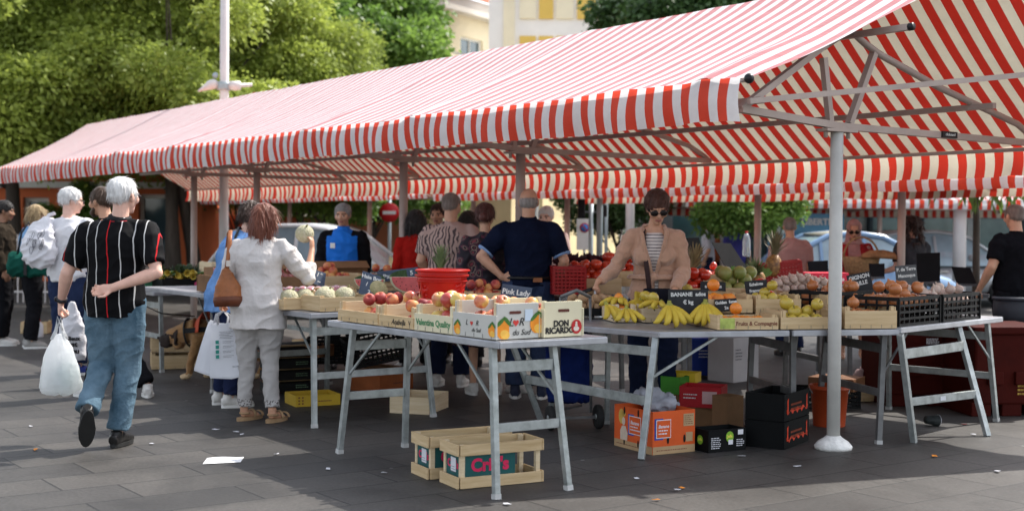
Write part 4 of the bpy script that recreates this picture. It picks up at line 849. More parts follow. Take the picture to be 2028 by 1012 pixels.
for q in 'RL':
    a = p.j['an' + q]; t = Vector(p.j['toe' + q]).normalized(); x = t.cross(UP); out = []
    for i in range(20): w_ = 2 * math.pi * i / 20; out.append(a + t * (.06 + math.cos(w_) * .135) + x * math.sin(w_) * .047 - UP * .09)
    k = MB(); k.slab(out, UP * .028); so_ = p.raw('sandal', k, san)
    k = MB(); C = a + t * .06 - UP * .045
    for f_ in (.02, .10): k.tube([C + t * f_ + x * (.048 * math.cos(g)) + UP * (-.02 + (.065 - f_ * .25) * math.sin(g)) for g in [math.pi * i / 8 for i in range(9)]], .012, 6, ry=.004)
    k.tube([a + t * .02 + x * (.042 * math.cos(g)) - t * (.05 * math.sin(g)) - UP * .03 for g in [math.pi * i / 8 for i in range(9)]], .009, 6); p.raw('strap', k, san, so_)
b = MB(); W = p.j['wrL']; ax = (p.j['elL'] - W).normalized(); b.tube([W + ax * .01, W + ax * .03], [.034, .034], 14); p.raw('wristwatch', b, M('steel_bright', (.5, .5, .5), .3, .1, metal=.9))
# brown shoulder bag
tanl = M('tan_leather', (.30, .105, .035), .42, .25, 6, bump=.12, bscale=60); br = root_matrix(p.root); hb_c = br @ (Vector((-.235, -.10, 1.12)) * p.s)
r = empty('handbag', hb_c - UP * .17, 'tan leather shoulder bag hanging at the side of the woman in the white shirt', 'handbag', None, .5)
b = MB(); b.tube([(0, -.085, .0), (0, -.08, .03), (0, -.06, .12), (0, -.03, .22), (0, -.015, .27)], [.105, .112, .098, .05, .02], 20, ref=(1, 0, 0), ry=[.045, .06, .055, .035, .012]); me = remesh(b, .009, 2, 'bag_body'); wrinkle(me, .005, (14, 14, 9)); obj_of(me, 'bag_body', tanl, r)
b = MB(); b.tube([(0, -.085, -.012), (0, -.083, .03), (0, -.078, .055)], [.108, .118, .117], 20, ref=(1, 0, 0), ry=[.05, .066, .066]); b.build('base_panel', M('brown_leather', (.13, .04, .018), .45, .25, 6, bump=.12), r)
b = MB(); b.tube([(0, -.02, .24), (.012, -.01, .33), (.035, .02, .46), (.06, .09, .54), (.07, .16, .52), (.06, .17, .40)], .016, 8, ry=.005, ref=(1, 0, .2)); st = b.build('strap', tanl, r)
b = MB(); b.box((.008, -.035, .30), (.034, .008, .045)); b.build('buckle', _mats['steel_bright'], st)
# the melon in her hand
netm = M('melon_net', (.36, .36, .22), .75, .2, 40, bump=.8, bscale=90, col2=(.55, .50, .36))
def melon(parent=None, rad=.068, mat=netm, ribs=10, name='melon', squash=.94):
    b = MB(); b.smooth = True; n = 40; m = 14
    b.grid(lambda i, j: (lambda a, t: (rad * math.sin(t) * math.cos(a) * (1 - .035 * (abs(math.cos(a * ribs / 2)) < .25)), rad * math.sin(t) * math.sin(a) * (1 - .035 * (abs(math.cos(a * ribs / 2)) < .25)), -rad * squash * math.cos(t)))(2 * math.pi * i, math.pi * (.001 + .998 * j)), n, m)
    o = b.build(name, mat, parent); k = MB(); k.tube([(0, 0, rad * squash * .95), (.006, 0, rad * squash + .018)], [.008, .006], 7); k.build('stalk', M('stalk', (.2, .19, .08), .8), o); return o
m0 = melon(rad=.072); m0.location = wpt(p, 'wrR', (-.075, .045, .125)); m0.rotation_euler = (.5, .3, 0); tag(m0, 'netted pale melon lifted to the face of the woman in the white shirt', 'melon')
# her two paper bags
paper = M('white_paper', (.74, .75, .79), .6, .06, 3, bump=.25, bscale=9, transl=.15); inkm = M('ink_grey', (.12, .12, .14), .7); tealm = M('ink_teal', (.02, .25, .20), .6)
def paper_bag(label, c, w, d_, h, rz, printed=False, tilt=0.0):
    r = empty('paper_bag', c, label, 'bag', 'paper bags of the woman in the white shirt', rz); r.rotation_euler[1] = tilt
    b = MB(); b.smooth = False; L_ = [(0, 1.0, 1.0), (.04, 1.02, 1.05), (.5, .95, .75), (.85, .86, .4), (1, .82, .2)]; vs = []; fs = []
    for z, a, e in L_:
        for x, y in ((-1, -1), (-.33, -1.08), (.33, -1.06), (1, -1), (1.02 - .06 * (z > .1), 0), (1, 1), (0, 1.05), (-1, 1), (-1.02 + .06 * (z > .1), 0)): vs.append((x * w / 2 * a, y * d_ / 2 * e, z * h + .008 * math.sin(x * 3 + y * 2 + z * 9)))
    n = 9
    for j in range(len(L_) - 1): fs += [(j * n + i, j * n + (i + 1) % n, (j + 1) * n + (i + 1) % n, (j + 1) * n + i) for i in range(n)]
    fs += [tuple(range(n - 1, -1, -1))]; b.add(vs, fs); b.build('bag_body', paper, r)
    b = MB()
    for y in (-.012, .012): b.tube([(-.05, y, h * .97), (-.045, y, h + .06), (0, y, h + .095), (.045, y, h + .06), (.05, y, h * .97)], .009, 6, ry=.004)
    b.build('handle', paper, r)
    if printed:
        Mx = root_matrix(r) @ face_matrix((0, -d_ * .40, h * .52), (1, 0, 0), (0, .22, 1))
        T = lambda x, y, z=0: Mx @ Matrix.Translation((x, y, .012 + z))
        b = MB(); b2 = MB()
        for k in range(5): q = T(.01, .135 - .012 * k); b2.slab([q @ Vector(v) for v in ((-.05 + .006 * (k % 2), -.0012, 0), (.05 - .012 * (k % 3), -.0012, 0), (.05 - .012 * (k % 3), .0012, 0), (-.05 + .006 * (k % 2), .0012, 0))], (0, -.001, 0))
        for k in range(4):
            q = T(-.055, .06 - k * .036); b.slab([q @ Vector(v) for v in ((-.012, -.013, 0), (.012, -.013, 0), (.012, .013, 0), (-.012, .013, 0))], (0, -.001, 0))
            for e in (0, .011): q = T(.02, .064 - k * .036 - e); b2.slab([q @ Vector(v) for v in ((-.035, -.001, 0), (.045 - .02 * (e > 0), -.001, 0), (.045 - .02 * (e > 0), .001, 0), (-.035, .001, 0))], (0, -.001, 0))
        b.build('symbol', tealm, r, local=r); b2.build('text_line', inkm, r, local=r)
        text('lettering', 'ocm', T(.075, -.125), .028, inkm, r)
gr = wpt(p, 'wrL', (-.01, .02, -.085))
paper_bag('white paper bag with green symbols, held by the woman in the white shirt', gr + Vector((.055, -.03, -.49)), .235, .13, .40, .12, True, -.05)
paper_bag('plain white paper bag behind the printed one', gr + Vector((-.085, .05, -.475)), .22, .13, .39, -.1, False, .2)
# -- woman in the blue denim shirt
dshirt = fabric('denim_blue', (.10, .22, .46), .25, .35, .85, (.17, .31, .58))
p = Person('woman with short dark hair in a loose blue denim shirt, bending towards the stall', pos(452, 10.5), -1.0, 1.66, 1.05, True, 'fair', .009, look=(-.05, .93, -.35), chest=(0, .07, 1.27), neck=(0, .15, 1.455), head=(0, .21, 1.60), shR=(.18, .11, 1.40), shL=(-.18, .10, 1.40), elR=(.24, .12, 1.13), elL=(-.24, .10, 1.13), wrR=(.16, .33, 1.06), wrL=(-.15, .32, 1.06), toeR=(.1, 1, 0))
p.shirt(dshirt, hem=.80, sleeve=.93, off=.03, flare=.04, wr=.012, swid=1.35, soff=.014, seed=9, fr=(6, 6, 4.2)); p.trousers(fabric('navy_trouser', (.014, .02, .055), .2), waist=.98, hem=.05, off=.006); p.shoes(shoew, solew)
p.hair_short(hairm('darkbrown', (.03, .017, .012), (.07, .04, .028)), .018, rough=.009, side=.02)
b = MB(); b.tube([p.spine(1.05) + Vector((.2, -.03, 0)), p.spine(1.42) + Vector((.10, -.10, .03)), p.spine(1.47) + Vector((.02, -.06, .06)), p.spine(1.40) + Vector((-.06, .1, .02))], .014, 6, ry=.004); p.raw('bag_strap', b, blackp)
# -- man in the white T-shirt with a tote over his shoulder
tee = fabric('white_tee', (.70, .69, .71), .05, .2)
p = Person('white-haired man with glasses in a white T-shirt, a tote bag slung over his shoulder', pos(137, 12.6), -.25, 1.80, 1.12, skin='ruddy', look=(.75, .65, -.1), elL=(-.24, .12, 1.20), wrL=(-.17, .16, 1.42), haL=(.2, -.4, .5), poseL=1.0, toeR=(.5, 1, 0))
p.shirt(tee, hem=.87, sleeve=.36, off=.025, wr=.008, collar=False); p.trousers(fabric('darkjean', (.02, .03, .07), .25), hem=.06, off=.008); p.shoes(M('shoe_blue', (.03, .05, .25), .6, .2), solew); p.hair_short(_mats['hair_white'], .010, rough=.004); p.glasses()
r = empty('tote_bag', wpt(p, 'pel', (-.16, -.20, .05)), 'off-white cloth tote bag with a small drawing, on the back of the white T-shirt man', 'bag', None, -.05)
b = MB(); b.tube([(0, -.02, .0), (0, -.04, .08), (-.01, -.03, .22), (0, .0, .36), (.03, .04, .47)], [.10, .165, .17, .12, .045], 18, ref=(1, 0, 0), ry=[.05, .09, .085, .06, .02]); me = remesh(b, .012, 2, 'bag_body'); wrinkle(me, .014, (8, 8, 6)); toteo = obj_of(me, 'bag_body', fabric('tote', (.68, .67, .70), .06, .3), r)
b = MB(); b.tube([(.02, .03, .44), (.04, .08, .50), (.05, .20, .52)], .018, 6, ry=.005); b.build('strap', _mats['cloth_tote'], r)
def ink_marks(parent, c, sc, seed, n=5, name='drawing'):
    rs = random.Random(seed); b = MB()
    for k in range(n):
        q = Vector(c) + Vector((rs.uniform(-.03, .03), 0, rs.uniform(-.06, .06))) * sc; pts = [q + Vector((.018 * math.cos(t + k) * sc * rs.uniform(.6, 1.2), -.002, .03 * math.sin(t * 1.3 + k) * sc)) for t in [i * .8 for i in range(8)]]; b.tube(pts, .0022 * sc, 4)
    b.build(name, inkm, parent)
ink_marks(r, (-.05, -.135, .24), 1.3, 3); ink_marks(r, (.03, -.135, .27), 1.3, 5)
# shopping bag with lettering hanging beside him
r = empty('shopping_bag', pos(143, 11.6) + UP * .24, 'white woven shopping bag with bold black lettering held low beside the dark trousers', 'bag', None, .1)
b = MB(); b.tube([(0, 0, 0), (0, 0, .06), (0, 0, .3), (0, 0, .42), (0, 0, .52)], [.11, .125, .11, .06, .02], 18, ref=(1, 0, 0), ry=[.05, .07, .05, .03, .015]); me = remesh(b, .011, 1, 'bag_body'); wrinkle(me, .007); obj_of(me, 'bag_body', _mats['cloth_tote'], r)
for k, (t_, s_, z_) in enumerate((('Mieux', .05, .20), ('est', .065, .15), ('nieu', .065, .09))): text('lettering', t_, root_matrix(r) @ face_matrix((.02, -.079 + .004 * k, z_), (1, .03, 0), UP), s_, M('ink_black', (.01, .01, .012), .7), r, .004, .002)
# -- bearded man with the dog
p = dogman = Person('bearded man in black glancing left behind the old man, in pale running shoes', pos(224, 11.0), 1.15, 1.77, 1.06, skin='tan', look=(.05, .95, -.08), neck=(0, .07, 1.475), head=(0, .13, 1.625), chest=(0, .03, 1.28), elR=(.25, -.02, 1.14), wrR=(.24, .06, .90), elL=(-.2, .08, 1.15), wrL=(-.12, .25, 1.1), anR=(.12, -.26, .09), anL=(-.10, .12, .09), toeR=(.6, .5, 0))
p.shirt(fabric('black_jacket', (.012, .012, .014), .3), hem=.84, sleeve=.97, off=.03, wr=.008, swid=1.3); p.trousers(blackc, hem=.05, off=.01); p.shoes(shoew, solew)
p.hair_short(hairm('brown', (.05, .03, .018), (.10, .06, .04)), .007); b = MB()
b.tube([p.hp(-.062, .02, -.045), p.hp(-.045, .06, -.08), p.hp(0, .085, -.098), p.hp(.045, .06, -.08), p.hp(.062, .02, -.045)], [.014, .022, .026, .022, .014], 10); b.tube([p.hp(-.028, .088, -.045), p.hp(0, .102, -.040), p.hp(.028, .088, -.045)], .007, 6); p.piece('beard', b, _mats['hair_brown'], .008, wr=.003, f=(50, 50, 40))
# -- far left pair
p = Person('dark-haired man in a brown jacket standing at the far left edge', pos(4, 15.6), -1.35, 1.72, 1.05, skin='brown', look=(.0, 1, -.15)); p.shirt(fabric('brown_jacket', (.035, .026, .018), .25), hem=.80, sleeve=.97, off=.035, swid=1.35, wr=.01); p.trousers(blackc, hem=.04, off=.01); p.shoes(shoew, solew); p.hair_short(hairm('black', (.012, .010, .010), (.03, .025, .022)), .012)
p = dw = Person('blonde woman in a pale denim jacket with a green bag on her arm', pos(62, 15.3), -1.15, 1.68, 1.05, True, 'fair', look=(.1, .95, -.25), head=(0, .06, 1.62), elR=(.24, -.02, 1.15), wrR=(.20, .24, 1.12), elL=(-.22, .0, 1.14), wrL=(-.1, .25, 1.12))
p.shirt(fabric('denim_pale', (.16, .30, .50), .2, .3, .85, (.26, .42, .62)), hem=.92, sleeve=.93, off=.03, wr=.010, swid=1.35); p.trousers(blackc, hem=.04, off=.012); p.shoes(M('shoe_grey', (.3, .29, .27), .7), solew); hair_long(p, hairm('blonde', (.30, .20, .10), (.48, .36, .20)), drop=.03, wid=.088)
r = empty('shoulder_bag', pos(58, 15.0) + UP * .84, 'dark green cloth shoulder bag under the arm of the blonde woman', 'bag', None, .1)
b = MB(); b.tube([(-.24, 0, .14), (-.2, 0, .14), (0, 0, .135), (.2, 0, .14), (.25, 0, .14)], [.10, .14, .145, .14, .10], 16, ref=(0, 0, 1), ry=[.05, .09, .1, .09, .05]); me = remesh(b, .014, 2, 'bag_body'); wrinkle(me, .012); obj_of(me, 'bag_body', fabric('bag_green', (.010, .075, .055), .3), r)
b = MB(); b.box((-.02, -.105, .14), (.035, .012, .24)); b.tube([(-.12, -.05, .24), (-.08, -.03, .5), (-.02, .05, .62), (.03, .08, .5)], .014, 6, ry=.004); b.build('strap', blackp, r)
# -- man in the blue sports jacket
p = Person('grey-haired man facing us in a bright blue sports jacket with black sleeves', pos(680, 13.3), 3.05, 1.68, 1.02, skin='tan', look=(.05, 1, -.12), elR=(.25, .0, 1.14), wrR=(.2, .2, .98), wrL=(-.24, .1, .92))
bl = fabric('sport_blue', (.015, .16, .62), .12, .2, .5)
p.shirt([bl, blackc], hem=.84, sleeve=.96, off=.026, wr=.008, swid=1.3, paints=[(1, lambda c: (np.abs(c[:, 0]) > .165) | ((np.abs(c[:, 0]) > .10) & (c[:, 2] > 1.40)))]); p.trousers(blackc); p.shoes(blackleather, rubber); p.hair_short(hairm('greyshort', (.22, .21, .20), (.42, .41, .40)), .006)
b = MB(); b.tube([p.spine(1.42), p.spine(1.475) + Vector((0, .0, .03))], [.080, .066], 16); p.piece('collar', b, bl, .01)
b = MB(); b.box(p.spine(1.30) + Vector((.085, .135, .0)), (.05, .008, .055)); p.raw('emblem', b, whitep)
# -- woman in red
p = Person('woman with dark bobbed hair in a plain red top, seen from behind', pos(824, 13.0), .2, 1.62, 1.0, True, 'brown', look=(.1, 1, 0), wrR=(.2, .2, 1.0), wrL=(-.2, .2, 1.0)); p.shirt(fabric('red_top', (.36, .012, .008), .12), hem=.80, sleeve=.80, off=.02, flare=.02); p.trousers(blackc); p.shoes(blackleather, rubber); hair_long(p, _mats['hair_black'], drop=.12, wid=.105, rough=.008)
# -- man in the leaf-print shirt
def mk_leafprint(m, nt, L, b, out):
    tc = nd(nt, 'ShaderNodeTexCoord'); w_ = nd(nt, 'ShaderNodeTexWave', i_Scale=9.0, i_Distortion=14.0, i_Detail=2.0); w_.inputs['Detail Scale'].default_value = .8; L(tc.outputs['Object'], w_.inputs[0])
    v = nd(nt, 'ShaderNodeTexNoise', i_Scale=5.0, i_Detail=1.0); L(tc.outputs['Object'], v.inputs[0]); gt = nd(nt, 'ShaderNodeMath', operation='GREATER_THAN'); gt.inputs[1].default_value = .62; L(w_.outputs['Fac'], gt.inputs[0]); g2 = nd(nt, 'ShaderNodeMath', operation='GREATER_THAN'); g2.inputs[1].default_value = .44; L(v.outputs[0], g2.inputs[0]); mm = nd(nt, 'ShaderNodeMath', operation='MULTIPLY'); L(gt.outputs[0], mm.inputs[0]); L(g2.outputs[0], mm.inputs[1])
    mx = nd(nt, 'ShaderNodeMix', data_type='RGBA'); mx.inputs[6].default_value = (.40, .27, .23, 1); mx.inputs[7].default_value = (.07, .045, .045, 1); L(mm.outputs[0], mx.inputs[0]); L(mx.outputs[2], b.inputs['Base Color']); b.inputs['Roughness'].default_value = .85
p = Person('balding man in a short-sleeved palm leaf print shirt, back turned', pos(892, 11.9), -.15, 1.76, 1.15, skin='tan', look=(.2, 1, -.1), wrL=(-.22, .18, .98), wrR=(.2, .2, 1.0), elL=(-.27, -.02, 1.13)); p.shirt(M2('leaf_print', mk_leafprint), hem=.84, sleeve=.40, off=.03, swid=1.35, wr=.008); p.trousers(navy, hem=.05); p.shoes(shoew, solew); p.hair_short(hairm('stubble', (.16, .12, .10), (.28, .23, .2)), .003, rough=.002)
# -- heads beyond him
p = Person('bare-headed man facing us in the gap behind the leaf print shirt', pos(868, 14.0), 3.0, 1.70, 1.0, skin='tan', look=(.1, 1, -.1)); p.shirt(fabric('maroon', (.10, .02, .02)), sleeve=.9); p.trousers(blackc); p.shoes(blackleather, rubber); p.hair_short(_mats['hair_darkbrown'], .004)
p = Person('dark-haired woman half hidden between the leaf print shirt and the paisley dress', pos(928, 13.6), .3, 1.62, 1.0, True, 'tan', look=(.1, 1, -.1)); p.shirt(fabric('dark_green', (.03, .04, .03)), sleeve=.9); p.trousers(blackc); p.shoes(blackleather, rubber); hair_long(p, _mats['hair_black'], drop=.12, wid=.10)
p = Person('white-haired person in a pale pink shirt beyond the man in the navy polo shirt', pos(1082, 14.2), 2.9, 1.68, 1.0, skin='fair', look=(.1, 1, -.1)); p.shirt(fabric('pale_pink', (.5, .36, .33)), sleeve=.9); p.trousers(blackc); p.shoes(blackleather, rubber); p.hair_short(_mats['hair_white'], .006)
# -- woman in the paisley dress
def mk_paisley(m, nt, L, b, out):
    tc = nd(nt, 'ShaderNodeTexCoord'); n = nd(nt, 'ShaderNodeTexNoise', i_Scale=9.0, i_Detail=1.0); L(tc.outputs['Object'], n.inputs[0]); va = nd(nt, 'ShaderNodeVectorMath', operation='MULTIPLY_ADD'); va.inputs[1].default_value = (.08, .08, .08); L(n.outputs['Color'], va.inputs[0]); L(tc.outputs['Object'], va.inputs[2])
    v = nd(nt, 'ShaderNodeTexVoronoi', i_Scale=13.0); L(va.outputs[0], v.inputs['Vector']); cr = nd(nt, 'ShaderNodeValToRGB'); cr.color_ramp.interpolation = 'CONSTANT'; L(v.outputs['Distance'], cr.inputs[0]); e = cr.color_ramp.elements
    e[0].position = 0; e[0].color = (.18, .03, .04, 1); e[1].position = .2; e[1].color = (.012, .008, .014, 1)
    for p_, c_ in ((.3, (.24, .15, .12, 1)), (.36, (.012, .008, .014, 1)), (.44, (.12, .025, .05, 1)), (.50, (.012, .008, .014, 1))): x = e.new(p_); x.color = c_
    L(cr.outputs[0], b.inputs['Base Color']); b.inputs['Roughness'].default_value = .85
pais = M2('paisley', mk_paisley)
p = Person('woman with pinned-up dark red hair in a black paisley dress', pos(962, 11.35), .25, 1.65, 1.12, True, 'tan', look=(.35, .95, -.15), wrR=(.2, .22, 1.02), wrL=(-.22, .2, 1.0)); p.shirt(pais, hem=.46, sleeve=.62, off=.028, flare=.05, swid=1.45, soff=.015, wr=.012); p.shoes(shoew, solew)
p.hair_short(hairm('darkred', (.05, .012, .01), (.10, .03, .022)), .016, rough=.006); b = MB(); b.ell(p.hp(0, -.12, -.01), .045); p.piece('hair_bun', b, _mats['hair_darkred'], .008, wr=.004, f=(40, 40, 40))
# -- man in the navy polo shirt, hands on hips
p = polo = Person('broad balding man in a navy polo shirt and jeans, hands on his hips', pos(1046, 11.1), -.05, 1.79, 1.08, skin='tan', voxel=.0085, look=(.0, 1, -.08), shR=(.192, 0, 1.42), shL=(-.192, 0, 1.42), elL=(-.385, -.06, 1.17), wrL=(-.205, -.085, 1.00), haL=(1, -.1, -.12), npL=(.1, .9, .1), poseL=.15, elR=(.30, -.04, 1.14), wrR=(.25, .12, .97), anR=(.12, -.02, .09), anL=(-.10, 0, .09))
p.shirt(fabric('navy_polo', (.006, .009, .024), .25), hem=.93, sleeve=.40, off=.024, swid=1.28, soff=.014, wr=.006)
b = MB(); b.tube([p.spine(1.44), p.spine(1.478) + Vector((0, -.012, .024))], [.082, .070], 18); p.piece('collar', b, _mats['cloth_navy_polo'], .009, smooth=1)
for q in 'RL':
    a = lerp(p.j['sh' + q], p.j['el' + q], .80); ax = (p.j['el' + q] - p.j['sh' + q]).normalized(); b = MB(); b.tube([a - ax * .004, a + ax * .004], [.076, .076], 18); b.tube([a + ax * .008, a + ax * .011], [.0755, .0755], 18); p.raw('sleeve_trim', b, M('trim_blue', (.25, .38, .62), .8))
p.trousers(jeansd, waist=1.0, hem=.05, rad=[.104, .10, .085, .076, .073, .072, .070, .07], off=.012); p.shoes(M('trainer_navy', (.02, .025, .05), .7), solew); p.hair_short(hairm('grey', (.16, .14, .13), (.34, .31, .29)), .005, bald=True)
b = MB(); b.box(p.spine(.985) + Vector((.085, -.158, 0)), (.075, .006, .035)); p.raw('waist_label', b, tanl); b = MB(); b.tube([p.spine(.99) + Vector((math.cos(t) * .203, math.sin(t) * .152, .012)) for t in [2 * math.pi * i / 28 for i in range(29)]], .010, 6, ry=.018, cap=False); p.raw('belt', b, blackleather)
# -- woman in the beige cardigan
knit = fabric('beige_knit', (.46, .27, .185), .10, .5, .95, sheen=.4, sc=12)
def mk_breton(m, nt, L, b, out):
    tc = nd(nt, 'ShaderNodeTexCoord'); sx = nd(nt, 'ShaderNodeSeparateXYZ'); L(tc.outputs['Object'], sx.inputs[0]); dv = nd(nt, 'ShaderNodeMath', operation='DIVIDE'); dv.inputs[1].default_value = .024; L(sx.outputs[2], dv.inputs[0]); fr = nd(nt, 'ShaderNodeMath', operation='FRACT'); L(dv.outputs[0], fr.inputs[0]); lt = nd(nt, 'ShaderNodeMath', operation='LESS_THAN'); lt.inputs[1].default_value = .25; L(fr.outputs[0], lt.inputs[0])
    mx = nd(nt, 'ShaderNodeMix', data_type='RGBA'); mx.inputs[6].default_value = (.62, .56, .53, 1); mx.inputs[7].default_value = (.04, .03, .05, 1); L(lt.outputs[0], mx.inputs[0]); L(mx.outputs[2], b.inputs['Base Color']); b.inputs['Roughness'].default_value = .9
p = bei = Person('woman in a beige knitted cardigan and sunglasses, looking down over the bananas', pos(1296, 10.0), 3.02, 1.76, 1.0, True, 'tan', .0072, look=(-.16, .90, -.42), htilt=.05, pel=(0, -.05, .95), chest=(0, .03, 1.27), neck=(0, .075, 1.46), head=(-.02, .145, 1.60), shR=(.165, .06, 1.40), shL=(-.165, .06, 1.40), elR=(.285, .05, 1.14), wrR=(.415, .22, 1.035), haR=(.35, .5, -.8), npR=(-.8, .1, -.5), poseR=1.15, elL=(-.225, .05, 1.12), wrL=(-.15, .26, .97), haL=(.12, .5, -.85), npL=(.2, -.9, -.3), poseL=.5, hiR=(.09, -.05, .92), hiL=(-.09, -.05, .92), anR=(.12, -.12, .09), anL=(-.1, .02, .09), knR=(.12, -.02, .5))
b = MB(); p.torso(b, 1.0, 1.40, .006); b.tube([p.spine(1.40), p.spine(1.43)], [.10, .075], 16); p.piece('striped_top', b, M2('breton', mk_breton), wr=.003)
# cardigan: open at the front, so cut a V out of it after the skin is grown
b = MB(); p.torso(b, .78, 1.45, .022, .012); 
for q in 'RL':
    p.arm(b, q, .95, .012, 1.2); b.tube([p.spine(1.44), lerp(p.spine(1.43), p.j['sh' + q], .55), p.j['sh' + q]], [.06, .06, .056], 12)
me = remesh(b, .010, 2, 'cardigan'); wrinkle(me, .009, (7, 7, 4.5), 4)
bm = bmesh.new(); bm.from_mesh(me)
def vcut(c):
    f = p.fwd(); y = (c - p.spine(max(.8, c.z))).dot(f)
    if y < .02: return False
    x = c.x - p.spine(max(.8, c.z)).x; half = .012 + .085 * max(0, min(1, (c.z - 1.09) / .33)) if c.z > 1.09 else .0
    if c.z < 1.06: half = .01 + .14 * (1.06 - c.z); x += .02
    return abs(x) < half
bmesh.ops.delete(bm, geom=[f for f in bm.faces if vcut(f.calc_center_median())], context='FACES'); bm.to_mesh(me); bm.free()
me.transform(Matrix.Scale(p.s, 4)); card = obj_of(me, 'cardigan', knit, p.root); sd_ = card.modifiers.new('thick', 'SOLIDIFY'); sd_.thickness = .012; sd_.offset = -1
b = MB(); f = p.fwd()
for q in (-1, 1): b.tube([p.spine(1.09) + f * .135 + Vector((q * .012, 0, 0)), p.spine(1.2) + f * .150 + Vector((q * .042, 0, 0)), p.spine(1.33) + f * .135 + Vector((q * .078, 0, 0)), p.spine(1.42) + f * .075 + Vector((q * .092, 0, .01)), p.spine(1.455) - f * .03 + Vector((q * .07, 0, .02))], [.014, .022, .026, .024, .02], 10, ry=[.012, .012, .013, .014, .014])
p.piece('shawl_collar', b, knit, .009, wr=.003, parent=None)
b = MB(); b.tube([p.spine(1.075) + Vector((math.cos(t) * .19, math.sin(t) * .147 + .0, 0)) for t in [2 * math.pi * i / 26 for i in range(27)]], .013, 8, ry=.026, cap=False); b.ell(p.spine(1.075) + f * .155, (.032, .024, .03)); b.tube([p.spine(1.07) + f * .16, p.spine(1.0) + f * .175 + Vector((.03, 0, 0)), p.spine(.94) + f * .17 + Vector((.035, 0, 0))], .016, 8, ry=.008); p.piece('tie_belt', b, knit, .008, wr=.003)
p.trousers(navy, waist=1.02, hem=.04, off=.002); p.shoes(blackleather, rubber)
p.hair_short(hairm('brownred', (.045, .016, .011), (.10, .042, .028)), .018, rough=.007, side=.0); p.glasses(True)
b = MB(); b.tube([p.spine(1.44) + Vector((.075, -.05, .045)), p.spine(1.40) + Vector((.085, .09, .02)), p.spine(1.2) + f * .165 + Vector((.06, 0, 0)), p.spine(1.0) + f * .19 + Vector((.035, 0, 0)), p.spine(.93) + f * .19 + Vector((.03, 0, 0))], .018, 8, ry=.004, ref=(1, 0, 0)); b.tube([p.spine(1.44) + Vector((.075, -.05, .045)), p.spine(1.35) + Vector((.0, -.16, .0)), p.spine(1.05) + Vector((-.13, -.19, .0)), p.spine(.98) + Vector((-.20, .02, 0))], .018, 8, ry=.004); p.raw('bag_strap', b, M('strap_dark', (.03, .012, .012), .6, .2))
r = empty('crossbody_bag', wpt(p, 'pel', (-.04, .22, -.12)), 'small black crossbody bag at the waist of the woman in the beige cardigan', 'bag', None, 3.02)
b = MB(); b.box((0, 0, .06), (.24, .07, .20)); b.build('bag_body', fabric('bag_black', (.012, .012, .018), .3), r, .015); b = MB(); b.beam((.02, .037, .13), (.02, .037, .06), .006, .004); b.build('zip_pull', _mats['steel_bright'], r)
# -- right-hand background people
p = Person('man in a faded pink T-shirt with a shaved grey head, back to us', pos(1565, 15.0), .1, 1.585, 1.12, skin='tan', look=(.25, .95, -.1)); p.shirt(fabric('faded_pink', (.40, .22, .20)), hem=.84, sleeve=.40, off=.03, swid=1.4); p.trousers(navy); p.shoes(blackleather, rubber); p.hair_short(_mats['hair_grey'], .003, rough=.002)
p = Person('woman in a pink headscarf and red cardigan carrying a basket', pos(1690, 14.6), 3.0, 1.56, 1.1, True, 'tan', look=(.05, .9, -.35), wrR=(.18, .25, 1.0), wrL=(-.2, .3, 1.05)); p.shirt(fabric('pink_dress', (.38, .20, .19)), hem=.5, sleeve=.3, off=.02, flare=.04)
b = MB(); p.torso(b, .80, 1.44, .035)
for q in 'RL': p.arm(b, q, .9, .014, 1.3)
me = remesh(b, .012, 2, 'red_cardigan'); wrinkle(me, .007); bm = bmesh.new(); bm.from_mesh(me); bmesh.ops.delete(bm, geom=[f_ for f_ in bm.faces if f_.calc_center_median().y > .03 and abs(f_.calc_center_median().x) < .075], context='FACES'); bm.to_mesh(me); bm.free(); me.transform(Matrix.Scale(p.s, 4)); o_ = obj_of(me, 'red_cardigan', fabric('red_knit', (.30, .02, .025), .2), p.root); o_.modifiers.new('t', 'SOLIDIFY').thickness = .012
m_, c_ = p.head_frame(); b = MB(); b.ell(p.hp(0, -.02, .03), (.094, .108, .105), M=m_); b.tube([p.hp(0, -.04, -.02), p.hp(0, -.05, -.12), p.spine(1.40)], [.095, .10, .15], 16, ry=[.09, .09, .11]); me = remesh(b, .009, 2, 'headscarf'); wrinkle(me, .005); bm = bmesh.new(); bm.from_mesh(me); mi_ = m_.inverted()
bmesh.ops.delete(bm, geom=[f_ for f_ in bm.faces if (lambda l: l.y > .045 and abs(l.x) < .055 and -.11 < l.z < .085)(mi_ @ (f_.calc_center_median() - c_))], context='FACES'); bm.to_mesh(me); bm.free(); me.transform(Matrix.Scale(p.s, 4)); o_ = obj_of(me, 'headscarf', fabric('scarf', (.40, .24, .23)), p.root); o_.modifiers.new('t', 'SOLIDIFY').thickness = .008; p.glasses(True)
p = Person('woman with long curly dark hair in a grey T-shirt serving at the scales', pos(1806, 14.2), .35, 1.60, 1.0, True, 'fair', look=(-.2, 1, -.1), elR=(.30, .10, 1.25), wrR=(.38, .30, 1.24), elL=(-.24, -.02, 1.13), wrL=(-.34, .18, 1.06)); p.shirt(fabric('grey_tee', (.045, .047, .055), .2), hem=.85, sleeve=.38, off=.02, swid=1.25); p.trousers(blackc); p.shoes(blackleather, rubber); curly(p, hairm('curl', (.022, .012, .011), (.05, .026, .022)), .24, .105)
